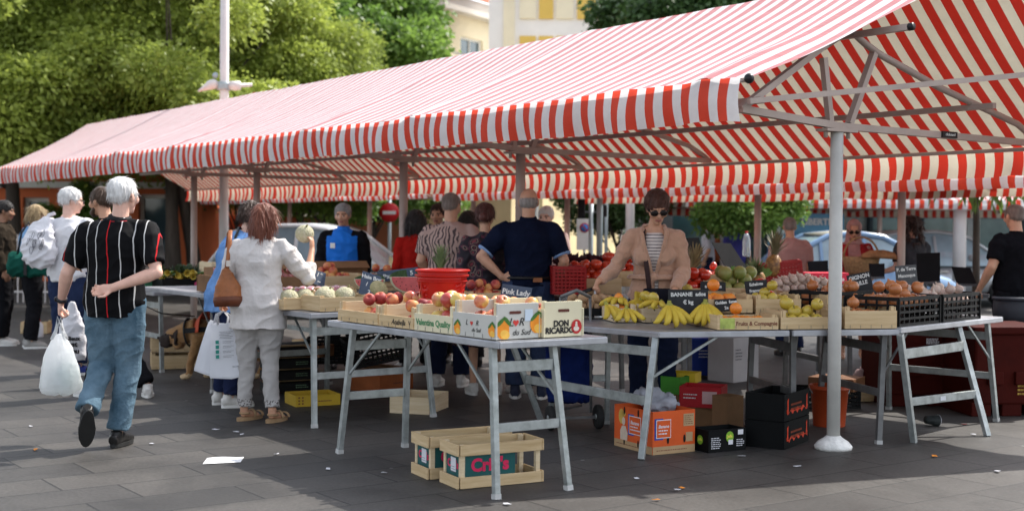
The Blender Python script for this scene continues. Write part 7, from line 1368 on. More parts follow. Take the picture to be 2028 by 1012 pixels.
def lines(Mw, parent, x0, y0, w, n, gap, mat, hh=.004, seed=1, name='text_line'):
    rs = random.Random(seed); b = MB()
    for k in range(n):
        x = x0
        while x < x0 + w * rs.uniform(.75, 1): e = rs.uniform(.006, .02); b.slab([Mw @ Vector(v) for v in ((x, y0 - k * gap, .0012), (x + e, y0 - k * gap, .0012), (x + e, y0 - k * gap + hh, .0012), (x, y0 - k * gap + hh, .0012))], Mw.to_3x3() @ Vector((0, 0, .0003))); x += e + .004
    b.build(name, mat, parent, local=parent)
tealp = M('carton_teal', (.012, .085, .085), .6, .12, 5); pinkp = M('print_pink', (.62, .02, .09), .6); stick = M('sticker_white', (.66, .66, .70), .5, .06, 40)
def slat_crate(label, c, right, left, h):
    c, r_, l_ = [Vector((p.x, p.y, 0)) for p in (c, right, left)]; X = (r_ - c); x = X.normalized(); w = X.length; Y = l_ - c; y = Y - x * Y.dot(x); d = y.length; y.normalize(); r = empty('wooden_crate', c, label, 'crate', None, math.atan2(x.y, x.x)); t = .011; rb = .062
    for z in (rb / 2 + .003, h - rb / 2):
        for (a, b_) in (((0, 0), (w, 0)), ((0, d), (w, d)), ((-t, 0), (-t, d)), ((w + t, 0), (w + t, d))):
            b = MB(); b.beam((a[0], a[1], z), (b_[0], b_[1], z), t, rb + (.002 if a[0] != 0 or b_[0] != w else 0)); b.build('rail', wood, r, .0015)
    for a in (0, 1):
        for e in (0, 1): b = MB(); b.beam((a * w + (.019 if a == 0 else -.019), e * d + (.019 if e == 0 else -.019), .005), (a * w + (.019 if a == 0 else -.019), e * d + (.019 if e == 0 else -.019), h - .002), .026, .026); b.build('corner_post', woodp, r)
    b = MB(); b.box((w / 2, d / 2, .012), (w - .02, d - .02, .008)); b.build('base', woodd, r)
    lw = w * .66; b = MB(); z1 = h - .05
    b.box((lw / 2 + .01, .012, z1 / 2 + .01), (lw, .003, z1 - .03)); b.box((.014, d / 2, z1 / 2 + .01), (.003, d - .03, z1 - .03)); b.box((lw / 2 + .01, d - .012, z1 / 2 + .01), (lw, .003, z1 - .03)); b.box((lw + .01, d / 2, z1 / 2 + .01), (.003, d - .03, z1 - .03)); ln = b.build('carton_liner', tealp, r)
    m = root_matrix(r); F_ = m @ face_matrix((0, .0100, 0), (1, 0, 0), UP); L_ = m @ face_matrix((.0122, d, 0), (0, -1, 0), UP)
    text('lettering', "Crip's", F_ @ Matrix.Translation((w * .37, h * .50, .0008)), .098, pinkp, ln, .0006, .004); text('lettering', "Crip's", L_ @ Matrix.Translation((d * .5, h * .50, .0008)), .060, pinkp, ln, .0006, .002)
    s_ = patch(L_, ln, d * .40, h * .34, d * .68, h * .66, stick, 'label_sticker', .0022); lines(L_ @ Matrix.Translation((0, 0, .002)), ln, d * .44, h * .44, .05, 3, .014, inkm, .003, 3)
    return r
ca, cb, cl = G(911, 969), G(1072, 954), G(860, 955); slat_crate('slatted wooden crate lined with teal card lettered in pink, in front under the apple table', ca, cb, cl, .245)
of = G(804, 937) - cl; slat_crate('slatted wooden crate with the same teal card, tucked behind the front one', ca + of, cb + of, cl + of, .245)
r, fr, lf, F_, L_, w_, d_ = obox('pale shallow wooden tray lying under the far end of the apple table', G(850, 821), G(888, 806), G(772, 817), .13, woodp, 'wooden_tray', 'tray')
yel = M('carton_yellow', (.55, .36, .03), .6, .12, 5)
r, fr, lf, F_, L_, w_, d_ = obox('low yellow cardboard tray on the ground below the melon table', G(586, 806), G(674, 801), G(560, 797), .09, yel, 'cardboard_tray', 'tray'); b = MB()
for i in range(2):
    for j in range(3): b.slab([F_ @ Vector((.02 + .03 * i + dx, .018 + .024 * j + dy, .0005)) for dx, dy in ((0, 0), (.014, 0), (.014, .012), (0, .012))], F_.to_3x3() @ Vector((0, 0, .0005)))
b.build('check_print', inkbr, fr, local=fr); lines(F_, fr, w_ * .5, .035, .12, 1, .02, inkbr, .008, 5)
for k in range(4):
    z = .10 * k + .02; a_, b_, c_ = G(566, 792), G(668, 786), G(548, 786)
    for q in (a_, b_, c_): q.z = 0
    a_.z = z; r, fr, lf, F_, L_, w_, d_ = obox('black cardboard fruit tray in the stack below the melon table, ' + ('lowest', 'second from below', 'third from below', 'topmost')[k], a_ + E * .35, b_ + E * .35, c_ + E * .35, .075, blkc, 'fruit_tray', 'tray', inner=woodd); b = MB(); b.box((w_ / 2, d_ / 2, .086), (w_ + .01, .05, .012)); b.build('cross_slat', woodd, r); lines(F_, fr, w_ * .55, .05, .12, 2, .018, M('ink_dimgreen', (.12, .2, .12), .7), .008, k)
p_ = PD(745, 760, 11.4); plastic_crate('black perforated plastic crate tilted on cartons behind the apple table legs', (p_.x, p_.y, .27), .25, .50, .36, .24, blkc, (.0, -.2), rows=6, cols=12); plastic_crate('black perforated plastic crate left of the tilted one behind the apple table legs', (p_.x - .42, p_.y + .3, .24), .1, .45, .36, .2, blkc, rows=6, cols=12)
obox('plain brown carton under the black perforated crates', G(770, 772) , G(690 + 105, 768), G(690, 772), .20, cardb); r, fr, lf, F_, L_, w_, d_ = obox('orange-sided carton beside the plain brown carton', G(752, 778), G(818, 768), G(735, 766), .17, M('carton_orange', (.36, .10, .03), .7, .2), flaps=0); lines(F_, fr, w_ * .4, .06, .16, 1, .02, inkbr, .012, 6)
obox('small wooden box on the floor behind the trestle legs', G(602, 695), G(626, 693), G(596, 691), .12, wood, 'wooden_box'); obox('brown slatted box on the black tray stack', PD(632, 708, 11.3), PD(662, 706, 11.5), PD(626, 704, 11.5), .1, M('wood_red', (.28, .13, .06), .8, .2, 8), 'wooden_box')
# banana carton
bor = M('carton_bright_orange', (.60, .09, .015), .65, .12, 4, bump=.06); tanc = M('carton_tan', (.42, .28, .15), .8, .12, 5); bluep = M('print_blue', (.03, .06, .30), .6); holem = M('hole_black', (.01, .01, .008), .9)
r, fr, lf, F_, L_, w_, d_ = obox('large bright orange banana carton with white-framed lettering, under the banana table', G(1292, 901), G(1376, 893), G(1180, 884), .275, bor, flaps=1, inner=cardb)
for Mw, par, wd in ((F_, fr, w_), (L_, lf, d_)):
    patch(Mw, par, .002, .0, wd - .002, .05, tanc, 'bottom_band'); lines(Mw, par, .03, .022, wd * .8, 1, .02, inkbr, .005, int(wd * 100))
    x0 = wd * (.40 if wd > .38 else .08); s = 1.0 if wd > .38 else .85
    patch(Mw, par, x0 - .012, .105 - .012, x0 + .055, .218 + .012, bluep, 'blue_print', .0006); patch(Mw, par, x0 + .0, .103, x0 + .135 * s, .222, stick, 'frame_print', .0014); patch(Mw, par, x0 + .005, .108, x0 + .130 * s, .217, bor, 'inset_print', .0022)
    text('lettering', 'Banane', Mw @ Matrix.Translation((x0 + .067 * s, .178, .0030)), .034 * s, stick, par, .0004, .0006, shear=.2); lines(Mw @ Matrix.Translation((0, 0, .002)), par, x0 + .018, .148, .095 * s, 2, .020, stick, .008, 4)
patch(F_, fr, w_ * .72, .17, w_ - .01, .25, tanc, 'label_panel'); patch(F_, fr, w_ * .78, .07, w_ - .02, .13, tanc, 'label_panel'); lines(F_, fr, w_ * .74, .235, .06, 5, .013, inkbr, .004, 8)
for Mw, par, pts in ((F_, fr, ((.12, .09), (.25, .09))), (L_, lf, ((.12, .245), (.28, .245), (.12, .045), (.28, .045)))):
    for x, y in pts: b = MB(); disc(b, Mw, x, y, .009, .026, .0008); b.build('hand_hole', holem, par, local=par)
b = MB(); disc(b, L_, .085, .205, .032, .050, .0006); disc(b, L_, .105, .225, .03, .02, .0006); b.build('hat_print', M('print_hat', (.55, .36, .08), .6), lf, local=lf); b = MB(); disc(b, L_, .112, .175, .019, .027, .0012); b.slab([L_ @ Vector(v) for v in ((.075, .052, .0012), (.155, .052, .0012), (.160, .10, .0012), (.135, .145, .0012), (.095, .145, .0012), (.072, .11, .0012))], L_.to_3x3() @ Vector((0, 0, .0006))); b.build('figure_print', M('print_cream', (.60, .48, .38), .6, .1, 30), lf, local=lf)
r = empty('plastic_film', PD(1310, 812, 8.75), 'crumpled clear plastic film spilling from the orange banana carton', 'plastic film'); b = MB()
for k in range(5): b.ell((pick(-.09, .09), pick(-.04, .06), .02 + .02 * k), (.09, .07, .05))
me = remesh(b, .014, 1, 'film'); wrinkle(me, .02, (16, 16, 16)); obj_of(me, 'film', M('film_clear', (.5, .52, .58), .2, .1, 8, transl=.4, bump=.8, bscale=25), r)
limed = M('print_limegreen', (.20, .40, .03), .6)
r, fr, lf, F_, L_, w_, d_ = obox('low black carton with a round green fruit logo, right of the orange carton', G(1403, 897), G(1477, 890), G(1378, 888), .145, M('carton_black', (.004, .0045, .005), .65, .2, spec=.12), inner=cardb)
b = MB(); disc(b, F_, w_ * .56, .095, .031, .036, .0006); b.build('round_print', limed, fr, local=fr); text('lettering', 'Jaffa', F_ @ Matrix.Translation((w_ * .56, .098, .0016)), .026, M('ink_yellow', (.7, .65, .1), .6), fr, .0004, .001); b = MB(); disc(b, L_, d_ * .5, .075, .030, .030, .0006); b.build('round_print', limed, lf, local=lf); text('lettering', 'Jaffa', L_ @ Matrix.Translation((d_ * .5, .078, .0016)), .025, _mats['ink_yellow'], lf, .0004, .001)
lines(F_, fr, .02, .09, .08, 6, .013, stick, .005, 5); lines(F_, fr, w_ * .74, .07, .06, 4, .013, stick, .005, 6); patch(F_, fr, w_ * .78, .105, w_ * .92, .137, stick, 'label_sticker'); patch(F_, fr, w_ * .52, .045, w_ * .64, .075, stick, 'label_sticker', .0024)
flam = M('print_flame', (.62, .05, .015), .6)
for k in range(2):
    c_, r_, l_ = G(1553, 891), G(1602, 872), G(1478, 882); c_.z = .001 + .182 * k; r, fr, lf, F_, L_, w_, d_ = obox('black cardboard produce box with a flame-red print, %s of the pair by the front pole' % ('lower' if k == 0 else 'upper'), c_, r_, l_, .178, _mats['carton_black'])
    b = MB()
    pts = [(x * w_, .035 + .028 * abs(math.sin(x * 17 + k)) ) for x in [.08 + .84 * i / 24 for i in range(25)]]; b.slab([F_ @ Vector((x, y, .0006)) for x, y in pts] + [F_ @ Vector((x, .068 + .012 * math.sin(x * 60), .0006)) for x, y in reversed(pts)], F_.to_3x3() @ Vector((0, 0, .0006))); b.build('flame_print', flam, fr, local=fr)
    for x in (.12, .88): b = MB(); b.slab([F_ @ Vector((x * w_ + dx, dy, .0006)) for dx, dy in ((-.014, .05), (.014, .05), (.010, .11), (.012, .15), (-.010, .135), (-.006, .10))], F_.to_3x3() @ Vector((0, 0, .0006))); b.build('flame_side_print', flam, fr, local=fr)
    lines(F_, fr, w_ * .24, .095, w_ * .5, 2, .03, M('ink_rust', (.22, .04, .015), .7), .014, 8 + k)
obox('tall plain brown carton behind the low black carton', G(1440, 862), G(1472, 858), G(1422, 855), .27, cardb)
greenc = M('carton_green', (.06, .28, .03), .6, .15); redc = M('carton_red2', (.42, .012, .02), .55, .15)
r, fr, lf, F_, L_, w_, d_ = obox('red carton with a white label, stacked behind the orange carton', PD(1345, 805, 9.6), PD(1428, 808, 9.5), PD(1320, 800, 9.9), .15, redc); patch(F_, fr, w_ * .55, .03, w_ * .9, .12, M('label_pink', (.6, .4, .4), .6, .1), 'label_panel'); lines(F_, fr, w_ * .1, .09, .11, 2, .025, stick, .008, 7)
obox('lower brown carton holding up the red carton', Vector((PD(1345, 805, 9.6).x, 9.62, 0)), Vector((PD(1428, 808, 9.5).x, 9.55, 0)), Vector((PD(1320, 800, 9.9).x, 9.95, 0)), PD(1345, 805, 9.6).z - .005, cardb)
q0 = PD(1308, 778, 9.9); obox('bright green carton with a pale label behind the red carton', q0, PD(1345, 782, 9.8), PD(1302, 776, 10.1), .13, greenc); obox('brown carton under the green carton', Vector((q0.x, 9.92, 0)), Vector((PD(1345, 782, 9.8).x, 9.84, 0)), Vector((PD(1302, 776, 10.1).x, 10.12, 0)), q0.z - .005, cardb)
r, fr, lf, F_, L_, w_, d_ = obox('small yellow carton on top of the green carton', PD(1312, 756, 10.0), PD(1376, 758, 9.9), PD(1306, 752, 10.2), .075, M('carton_lemon', (.62, .46, .03), .6, .1)); b = MB(); disc(b, F_, w_ * .75, .05, .02, .010, .0006); b.build('hand_hole', holem, fr, local=fr)
obox('low red carton across the floor under the long table', G(1395, 832), G(1462, 828), G(1370, 815), .11, redc); 
bluec = M('crate_blue', (.010, .035, .25), .45, .12); p_ = G(1396, 745); r = empty('blue_box', p_, 'deep blue plastic box with a white recycling mark under the long table', 'box', None, .1); b = MB(); b.box((0, 0, .19), (.36, .3, .34), taper=.85); b.build('box_body', bluec, r, .01); b = MB(); b.box((0, 0, .375), (.39, .33, .03)); b.build('rim', bluec, r, .004); lines(root_matrix(r) @ face_matrix((-.05, -.150, .22), (1, 0, 0), (0, -.1, 1)), r, -.05, .04, .1, 3, .03, stick, .010, 21)
r, fr, lf, F_, L_, w_, d_ = obox('tall white carton with grey print behind the table legs', G(1452, 758), G(1502, 752), G(1438, 748), .42, M('carton_white', (.45, .43, .43), .6, .06), open_=False); lines(F_, fr, .03, .30, .10, 4, .03, inkm, .010, 9); b = MB(); disc(b, F_, w_ * .6, .2, .016, .035, .0006); b.build('hand_hole', holem, fr, local=fr)
obox('flattened dark brown and green carton resting on a crate behind the front pole', PD(1600, 770, 10.6), PD(1690, 768, 10.4), PD(1562, 742, 11.0), .10, M('carton_dark', (.16, .07, .03), .7, .4, 3), open_=False); q0 = PD(1600, 770, 10.6); plastic_crate('black crate under the flattened dark carton', (q0.x + .15, 10.75, .0), .1, .5, .36, q0.z - .01, blkc)
r = empty('bucket', G(1642, 842), 'orange-red plastic bucket standing behind the front awning pole', 'bucket'); b = MB(); b.lathe([(.115, .0), (.14, .30), (.15, .30), (.15, .275)], n=24, cap=False); b.lathe([(.001, .006), (.116, .006)], n=24, cap=False); b.build('bucket_body', M('bucket_red', (.42, .06, .015), .5, .12), r, fix=False); b = MB(); b.tube([(.15 * math.cos(t), .0 - .06 * math.sin(t), .29 - .10 * math.sin(t)) for t in [math.pi * k / 12 for k in range(13)]], .004, 5); b.build('handle', zinc, r)
crate('wooden tray of crumpled paper near the right-hand table legs', G(1732, 790), .2, .45, .32, .10, .12, wood); r = empty('crumpled_paper', G(1725, 786) + UP * .06, 'ball of crumpled pinkish paper heaped in the wooden tray', 'paper'); b = MB(); b.ell((0, 0, .09), (.13, .11, .12)); b.ell((.1, .05, .05), (.08, .08, .06)); me = remesh(b, .02, 0, 'paper_ball'); wrinkle(me, .05, (10, 10, 10)); obj_of(me, 'paper_ball', M('wrap_paper', (.42, .30, .30), .8, .2), r)
# shopping trolley
r = empty('shopping_trolley', G(1128, 845), 'blue wheeled shopping trolley beside the woman in the beige cardigan', 'trolley', None, .25); b = MB(); b.tube([(0, .02, .18), (0, .02, .3), (0, .03, .5), (0, .04, .66), (0, .04, .70)], [.15, .17, .18, .17, .12], 18, ref=(1, 0, 0), ry=[.10, .12, .13, .12, .09]); me = remesh(b, .016, 2, 'trolley_bag'); wrinkle(me, .012); obj_of(me, 'trolley_bag', fabric('trolley_blue', (.008, .018, .10), .25), r)
b = MB()
for q in (-1, 1): b.tube([(q * .12, -.13, .12), (q * .12, -.12, .62), (q * .11, -.12, .95)], .011, 8)
b.tube([(-.11, -.12, .95), (0, -.15, 1.0), (.11, -.12, .95)], .014, 8); b.beam((-.17, -.12, .085), (.17, -.12, .085), .02); b.beam((-.12, -.12, .14), (.12, .10, .14), .015); b.build('frame', darkst, r)
for q in (-1, 1):
    b = MB(); b.lathe([(.045, -.018), (.082, -.02), (.088, -.01), (.088, .01), (.082, .02), (.045, .018)], (q * .18, -.12, .088), 20, M=Matrix.Rotation(R(90), 3, 'Y')); w0 = b.build('wheel', rubber, r); b = MB(); b.lathe([(.02, -.022), (.02, .022)], (q * .18, -.12, .088), 12, M=Matrix.Rotation(R(90), 3, 'Y')); b.build('hub', zinc, w0)
hp_ = wpt(bei, 'wrR', (.02, .04, -.07)); r = empty('trolley_handle_strap', hp_, 'bent steel and black trolley handle gripped by the woman in the beige cardigan', 'handle'); b = MB(); b.tube([hp_ + Vector((.0, 0, .03)), hp_ + Vector((.01, -.02, -.05)), hp_ + Vector((-.02, -.02, -.22))], .011, 8); b.build('steel_tube', _mats['steel_bright'], r, local=r); b = MB(); b.tube([hp_ + Vector((-.02, 0, .02)), hp_ + Vector((-.10, -.01, -.01)), hp_ + Vector((-.16, -.02, -.10)), hp_ + Vector((-.19, -.02, -.24))], .014, 8); b.build('black_grip', blackp, r, local=r)
# dark red storage bins on the right
binr = M('bin_red', (.05, .004, .002), .75, .25, 3, bump=.05, spec=.12); gold = M('print_gold', (.36, .22, .04), .6, .3, 40)
for i, (u, v, w_, h_, lb) in enumerate(((1862, 806, .86, .64, 'dark red plastic bulk bin behind the pale trestle frame, with paint drips'), (2010, 826, .62, .62, 'dark red plastic bulk bin at the right edge below the man in black'))):
    q = G(u, v); r = empty('bulk_bin', q, lb, 'bin', None, .1); b = MB(); b.box((0, .35, h_ / 2 + .06), (w_, .62, h_ - .06)); b.build('bin_body', binr, r, .02); b = MB(); b.box((0, .35, h_ + .05), (w_ + .05, .67, .06)); b.build('rim', binr, r, .012)
    for x in (-.36, 0, .36): b = MB(); b.box((x * w_ / .9, .35, .055), (.16, .6, .11)); b.build('foot', binr, r, .008)
    for x in (-.22, .1): b = MB(); b.box((x * w_ / .9, .025, .30), (.18 * w_ / .9, .04, .10)); b.build('moulded_panel', binr, r, .008)
    Mw = root_matrix(r) @ face_matrix((.22 * w_, .0355, .2), (1, 0, 0), UP); lines(Mw, r, -.10, .03, .2, 3, .03, gold, .016, i)
    if i == 0: lines(root_matrix(r) @ face_matrix((-.05, .0355, .55), (1, 0, 0), UP), r, -.06, .0, .12, 4, .012, stick, .010, 12, 'paint_drip')
r = empty('grey_barrel', PD(2022, 640, 11.0), 'dark grey rounded tub standing on the red bin at the right edge', 'tub'); q = G(2022, 820); r.location = (PD(2022, 640, 11.2).x, 11.25, .67); b = MB(); b.lathe([(.001, 0), (.2, 0), (.215, .05), (.21, .17), (.19, .2), (.001, .205)], n=28); b.build('tub_body', M('tub_grey', (.03, .035, .045), .5, .2), r); b = MB(); b.lathe([(.20, .18), (.222, .185), (.222, .205), (.20, .21)], n=28, cap=False); b.build('rim', _mats['tub_grey'], r)
# litter
r = empty('paper_sheet', G(443, 912), 'flat white sheet of paper lying on the sunlit paving', 'paper', None, .1); b = MB(); b.grid(lambda i, j: ((i - .5) * .22, (j - .5) * .20 + (i - .5) * .05, .005 + .004 * math.sin(i * 5) * j), 8, 6); b.build('sheet', M('paper_bright', (.75, .75, .76), .7, .03), r).modifiers.new('t', 'SOLIDIFY').thickness = .0008
rs = random.Random(11)
scr = [(428, 852, 1), (470, 857, 1), (620, 835, 1), (1350, 968, 2), (1303, 992, 2), (1262, 949, 1), (1340, 972, 1), (760, 938, 1), (1468, 905, 1), (1930, 862, 1), (1850, 905, 2), (1910, 842, 3), (480, 862, 1), (60, 846, 1), (83, 776, 1), (548, 901, 1), (1975, 935, 1), (70, 892, 2), (650, 930, 1), (1580, 925, 1), (1005, 1000, 1), (300, 880, 1)]
lm_ = {1: stick, 2: orm, 3: inkr}; ln_ = {1: 'small pale scrap of litter on the paving', 2: 'small piece of orange peel on the paving', 3: 'small red scrap of litter on the paving by the trestle frame'}
for u, v, k in scr:
    b = MB(); n = rs.randint(4, 6); pts = [(math.cos(6.28 * i / n) * rs.uniform(.012, .034), math.sin(6.28 * i / n) * rs.uniform(.008, .022), .002 + .006 * rs.random()) for i in range(n)]; b.slab(pts, (0, 0, .002)); q = G(u, v); o = b.build({1: 'litter_scrap', 2: 'orange_peel', 3: 'litter_scrap'}[k], lm_[k]); o.location = (q.x, q.y, .004); o.rotation_euler = (0, 0, rs.uniform(0, 6)); tag(o, ln_[k], 'litter', {1: 'pale litter scraps', 2: 'orange peel pieces', 3: None}[k])
r = empty('paper_cup', G(1845, 843), 'dark paper cup lying on its side under the pale trestle frame', 'cup', None, .3); b = MB(); b.lathe([(.030, -.05), (.040, .05), (.043, .052), (.040, .056), (.036, .05), (.028, -.046)], (0, 0, .043), 20, M=Matrix.Rotation(R(96), 3, 'Y'), cap=True); b.build('cup_wall', M('cup_dark', (.03, .035, .035), .5, .4, 20), r); b = MB(); b.lathe([(.040, .0525), (.0445, .0535), (.040, .058)], (0, 0, .043), 20, M=Matrix.Rotation(R(96), 3, 'Y'), cap=False); b.build('rim', stick, r)
# ================================================================ street furniture and cars
polem = M('pole_pale', (.66, .62, .60), .4, .06, 3); galv = M('pole_grey', (.36, .42, .44), .45, .12, 3, metal=.3)
q = pos(443, 21.5); r = empty('lamp_mast', q, 'tall pale round mast with two floodlights, rising behind the awning', 'lamp post'); b = MB(); b.tube([(0, 0, 0), (0, 0, 2.5), (.02, 0, 9.5)], [.080, .074, .068], 18); b.build('mast', polem, r); b = MB(); b.lathe([(.14, 0), (.14, .03), (.11, .06)], n=18); b.build('base_flange', polem, r)
b = MB(); b.lathe([(.11, 3.64), (.115, 3.67), (.115, 3.74), (.11, 3.77)], n=18); cl_ = b.build('clamp_ring', galv, r); b = MB(); b.tube([(-.1, -.02, 3.72), (-.16, -.03, 3.74), (-.22, -.03, 3.72), (-.30, -.03, 3.68), (-.42, -.03, 3.62)], [.06, .085, .08, .05, .012], 12); b.build('floodlight', polem, r); b = MB(); b.tube([(.1, -.02, 3.72), (.18, -.03, 3.71), (.27, -.03, 3.72), (.28, -.03, 3.72), (.46, -.03, 3.73)], [.07, .08, .075, .035, .03], 12); b.build('floodlight', polem, r); b = MB(); b.ell((-.14, -.02, 3.88), .05); b.build('camera_dome', galv, r)
q = pos(771, 27); r = empty('no_entry_sign', q, 'round red no entry sign with a white bar on a grey post', 'traffic sign'); b = MB(); b.tube([(0, 0, 0), (0, 0, 2.3)], .035, 10); b.build('post', galv, r); b = MB(); b.lathe([(.001, -.012), (.20, -.012), (.20, .012), (.001, .012)], (0, -.05, 1.72), 28, M=Matrix.Rotation(R(90), 3, 'X')); sp = b.build('sign_plate', M('sign_red', (.55, .015, .02), .4, .05), r); b = MB(); b.box((0, -.066, 1.72), (.27, .006, .07)); b.build('white_bar', whitep, sp)
q = pos(1157, 22); r = empty('no_parking_sign', q, 'white panel with a blue and red no parking disc beside the stone building', 'traffic sign'); b = MB(); b.tube([(0, 0, 0), (0, 0, 1.5)], .02, 8); b.build('post', galv, r); b = MB(); b.box((0, -.02, 1.33), (.26, .02, .52)); sp = b.build('sign_plate', whitep, r); b = MB(); b.lathe([(.001, -.004), (.08, -.004), (.08, .004), (.001, .004)], (0, -.035, 1.44), 24, M=Matrix.Rotation(R(90), 3, 'X')); b.build('red_ring', _mats['sign_red'], sp); b = MB(); b.lathe([(.001, -.004), (.062, -.004), (.062, .004), (.001, .004)], (0, -.041, 1.44), 24, M=Matrix.Rotation(R(90), 3, 'X')); b.build('blue_disc', _mats['sign_blue'], sp); b = MB(); b.beam((-.043, -.046, 1.483), (.043, -.046, 1.397), .002, .016); b.build('red_slash', _mats['sign_red'], sp)
for u, d, rad, h, lb in ((1187, 21, .05, 3.4, 'grey-green steel post right of the no parking sign'), (1247, 23, .075, 4.0, 'thick pale grey post left of the woman in the cardigan'), (1438, 24, .11, 3.6, 'smooth pale tree-like concrete post before the teal shop'), (1548, 23, .03, 2.6, 'thin white post left of the poster hoarding'), (1290 - 90, 24, .03, 2.6, 'thin sign post between the thick grey post and the steel post'), (1900, 24, .12, 3.0, 'poster-covered round column behind the man in black')):
    q = pos(u, d); r = empty('steel_post', q, lb, 'post'); b = MB(); b.tube([(0, 0, 0), (0, 0, h / 2), (0, 0, h)], rad, 14); b.build('post_shaft', galv if rad < .06 else polem, r); b = MB(); b.lathe([(rad * 1.7, 0), (rad * 1.7, .02), (rad * 1.1, .06)], n=14); b.build('base_flange', galv, r)
q = pos(1170, 21.5); r = empty('traffic_light', q, 'small black traffic light seen from behind beside the grey-green post', 'traffic light'); b = MB(); b.box((-.16, 0, 1.75), (.12, .14, .32)); b.build('housing', blackp, r, .02); b = MB(); b.box((.18, 0, 1.72), (.16, .14, .2)); b.build('pedestrian_housing', blackp, r, .02); b = MB(); b.tube([(0, 0, 0), (0, 0, 1.9)], .04, 10); b.beam((-.2, 0, 1.7), (.2, 0, 1.7), .02); b.build('post', galv, r)
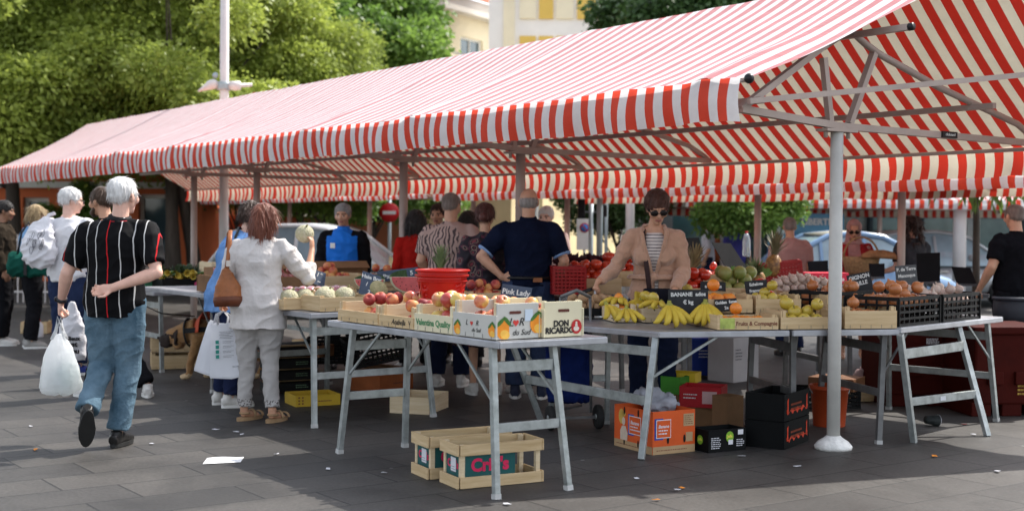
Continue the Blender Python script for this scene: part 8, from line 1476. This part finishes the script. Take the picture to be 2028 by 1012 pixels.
def car(label, c, rz, paint_, L_=4.1, W_=1.7, H_=1.46, classic=False, roofm_=None):
    r = empty('parked_car', c, label, 'car', None, rz); prof = [(-.5, .45, .30), (-.485, .62, .22), (-.40, .72, .20), (-.2, .78, .20), (.1, .80, .20), (.30, .76, .20), (.42, .66, .22), (.49, .55, .26), (.5, .42, .32)]
    if classic: prof = [(-.5, .40, .30), (-.47, .62, .24), (-.36, .80, .22), (-.15, .84, .22), (.12, .84, .22), (.28, .80, .22), (.42, .68, .24), (.49, .50, .30), (.5, .42, .34)]
    b = MB(); b.smooth = True; n = 14; vs = []; fs = []
    for t, top, bot in prof:
        wd = W_ / 2 * (1 - 1.6 * max(0, abs(t) - .38))
        for k in range(n):
            a = 2 * math.pi * k / n; cx = math.copysign(abs(math.cos(a)) ** .45, math.cos(a)); sz = math.copysign(abs(math.sin(a)) ** .5, math.sin(a)); vs.append((t * L_, wd * cx, (top + bot) / 2 + (top - bot) / 2 * sz))
    m = len(prof)
    for j in range(m - 1): fs += [(j * n + k, j * n + (k + 1) % n, (j + 1) * n + (k + 1) % n, (j + 1) * n + k) for k in range(n)]
    fs += [tuple(range(n)), tuple(range((m - 1) * n, m * n))]; b.add(vs, fs); b.build('body', paint_, r)
    cab = [(-.40, .76), (-.30, H_ - .12), (-.18, H_ - .01), (0, H_), (.10, H_ - .05), (.16, H_ - .12), (.34, .77)] if not classic else [(-.42, .80), (-.34, 1.1), (-.2, H_ - .05), (-.05, H_), (.08, H_ - .06), (.14, H_ - .16), (.24, .82)]
    def sec(t, z): k = (z - .75) / (H_ - .75); return W_ / 2 * (.93 - .24 * k)
    b = MB(); b.smooth = False; pl = [(t * L_, -sec(t, z), z) for t, z in cab]; pr = [(t * L_, sec(t, z), z) for t, z in cab]; k = len(cab); b.add(pl + pr, [(i, i + 1, k + i + 1, k + i) for i in range(k - 1)] + [tuple(range(k - 1, -1, -1)), tuple(range(k, 2 * k))]); b.build('cabin_glass', M('car_glass', (.30, .40, .46), .06, .3, 1, spec=.9) , r)  # pale blue base puts the reflected sky into the glass colour
    b = MB(); b.smooth = True; top = [q for q in cab if q[1] > H_ - .2]
    b.add([(t * L_, s * sec(t, z) * 1.01, z + .012) for t, z in top for s in (-1, 1)], [(2 * i, 2 * i + 1, 2 * i + 3, 2 * i + 2) for i in range(len(top) - 1)]); ro = b.build('roof', roofm_ or paint_, r, fix=False); ro.modifiers.new('t', 'SOLIDIFY').thickness = .03
    b = MB()
    for s in (-1, 1):
        pts = [(t * L_, s * sec(t, z) * 1.015, z) for t, z in cab]; b.tube(pts, .035 if not classic else .05, 6)
        for tb in (-.02, -.24): b.beam((tb * L_, s * sec(0, .78) * 1.01, .78), (tb * L_, s * sec(0, H_ - .08) * 1.01, H_ - .08), .05, .06)
    b.build('pillars', paint_, r)
    for s in (-1, 1):
        for t in (-.31, .31):
            b = MB(); b.lathe([(.17, -.09), (.29, -.1), (.31, -.07), (.31, .07), (.29, .1), (.17, .09)], (t * L_, s * (W_ / 2 - .1), .31), 24, M=Matrix.Rotation(R(90), 3, 'X')); w0 = b.build('wheel', rubber, r); b = MB(); b.lathe([(.001, -.1), (.18, -.1), (.18, .1), (.001, .1)], (t * L_, s * (W_ / 2 - .1), .31), 18, M=Matrix.Rotation(R(90), 3, 'X')); b.build('rim', zinc, w0)
        b = MB(); b.ell((.485 * L_, s * W_ * .33, .60), (.05, .12, .07)); b.build('headlight', M('lamp_glass', (.7, .72, .72), .1, .05), r); b = MB(); b.ell((.13 * L_, s * W_ * .54, .92), (.05, .09, .07)); b.build('side_mirror', paint_, r)
        b = MB(); b.beam((.0 * L_ + .12, s * (W_ / 2 + .002), .66), (.0 * L_ - .06, s * (W_ / 2 + .002), .66), .02, .03); b.build('door_handle', M('chrome', (.5, .5, .5), .2, .05, metal=.9), r)
    return r
whitec = M('car_white', (.72, .74, .75), .25, .04, 2, coat=.6); car('white hatchback parked behind the man in the blue sports jacket', pos(625, 21.5), -.2, whitec, 3.9, 1.7, 1.44)
car('small old pale blue and white car, rounded roof, behind the headscarf woman', pos(1690, 22.0), .15, M('car_paleblue', (.20, .32, .50), .3, .06, 2, coat=.5), 3.4, 1.5, 1.38, True, M('car_cream', (.62, .58, .44), .4, .05, 2, coat=.3)); car('silver car behind the small blue and white one', pos(1830, 25.5), .1, M('car_silver', (.42, .44, .46), .3, .05, 2, metal=.4, coat=.5), 4.0, 1.7, 1.40)
r = empty('picket_fence', pos(100, 24.0), 'pale metal picket fence in front of the red building', 'fence'); b = MB()
for k in range(26): b.beam((-1.2 + k * .1, 0, 0), (-1.2 + k * .1, 0, 1.25), .02)
b.build('pickets', polem, r); b = MB(); b.beam((-1.25, 0, 1.15), (1.35, 0, 1.15), .03); b.beam((-1.25, 0, .2), (1.35, 0, .2), .03); b.build('rails', polem, r)

for u, v, n_, hh in ((345, 728, 'lower', 0), (345, 728, 'upper', .17)): q = G(u, v); crate('brown wooden crate under the courgette table, %s of its stack' % n_, (q.x, q.y, hh + .001), .3, .46, .34, .14, .16, wood)
q = G(72, 660); crate('small wooden crate on the paving beside the trousers of the blonde woman', (q.x, q.y, .001), .1, .34, .26, .14, .16, wood); r = empty('soap_bottle', G(77, 668), 'white bottle with a red cap by the small wooden crate', 'bottle'); b = MB(); b.lathe([(.05, 0), (.055, .02), (.055, .15), (.03, .19), (.02, .2)], n=14); b.build('bottle_body', stick, r); b = MB(); b.lathe([(.022, .2), (.022, .23)], n=10); b.build('cap', inkr, r)
q = G(640, 722); crate('old dark wooden crate on the floor between the melon table legs', (q.x, q.y + .5, .001), .3, .46, .34, .16, .18, woodd)
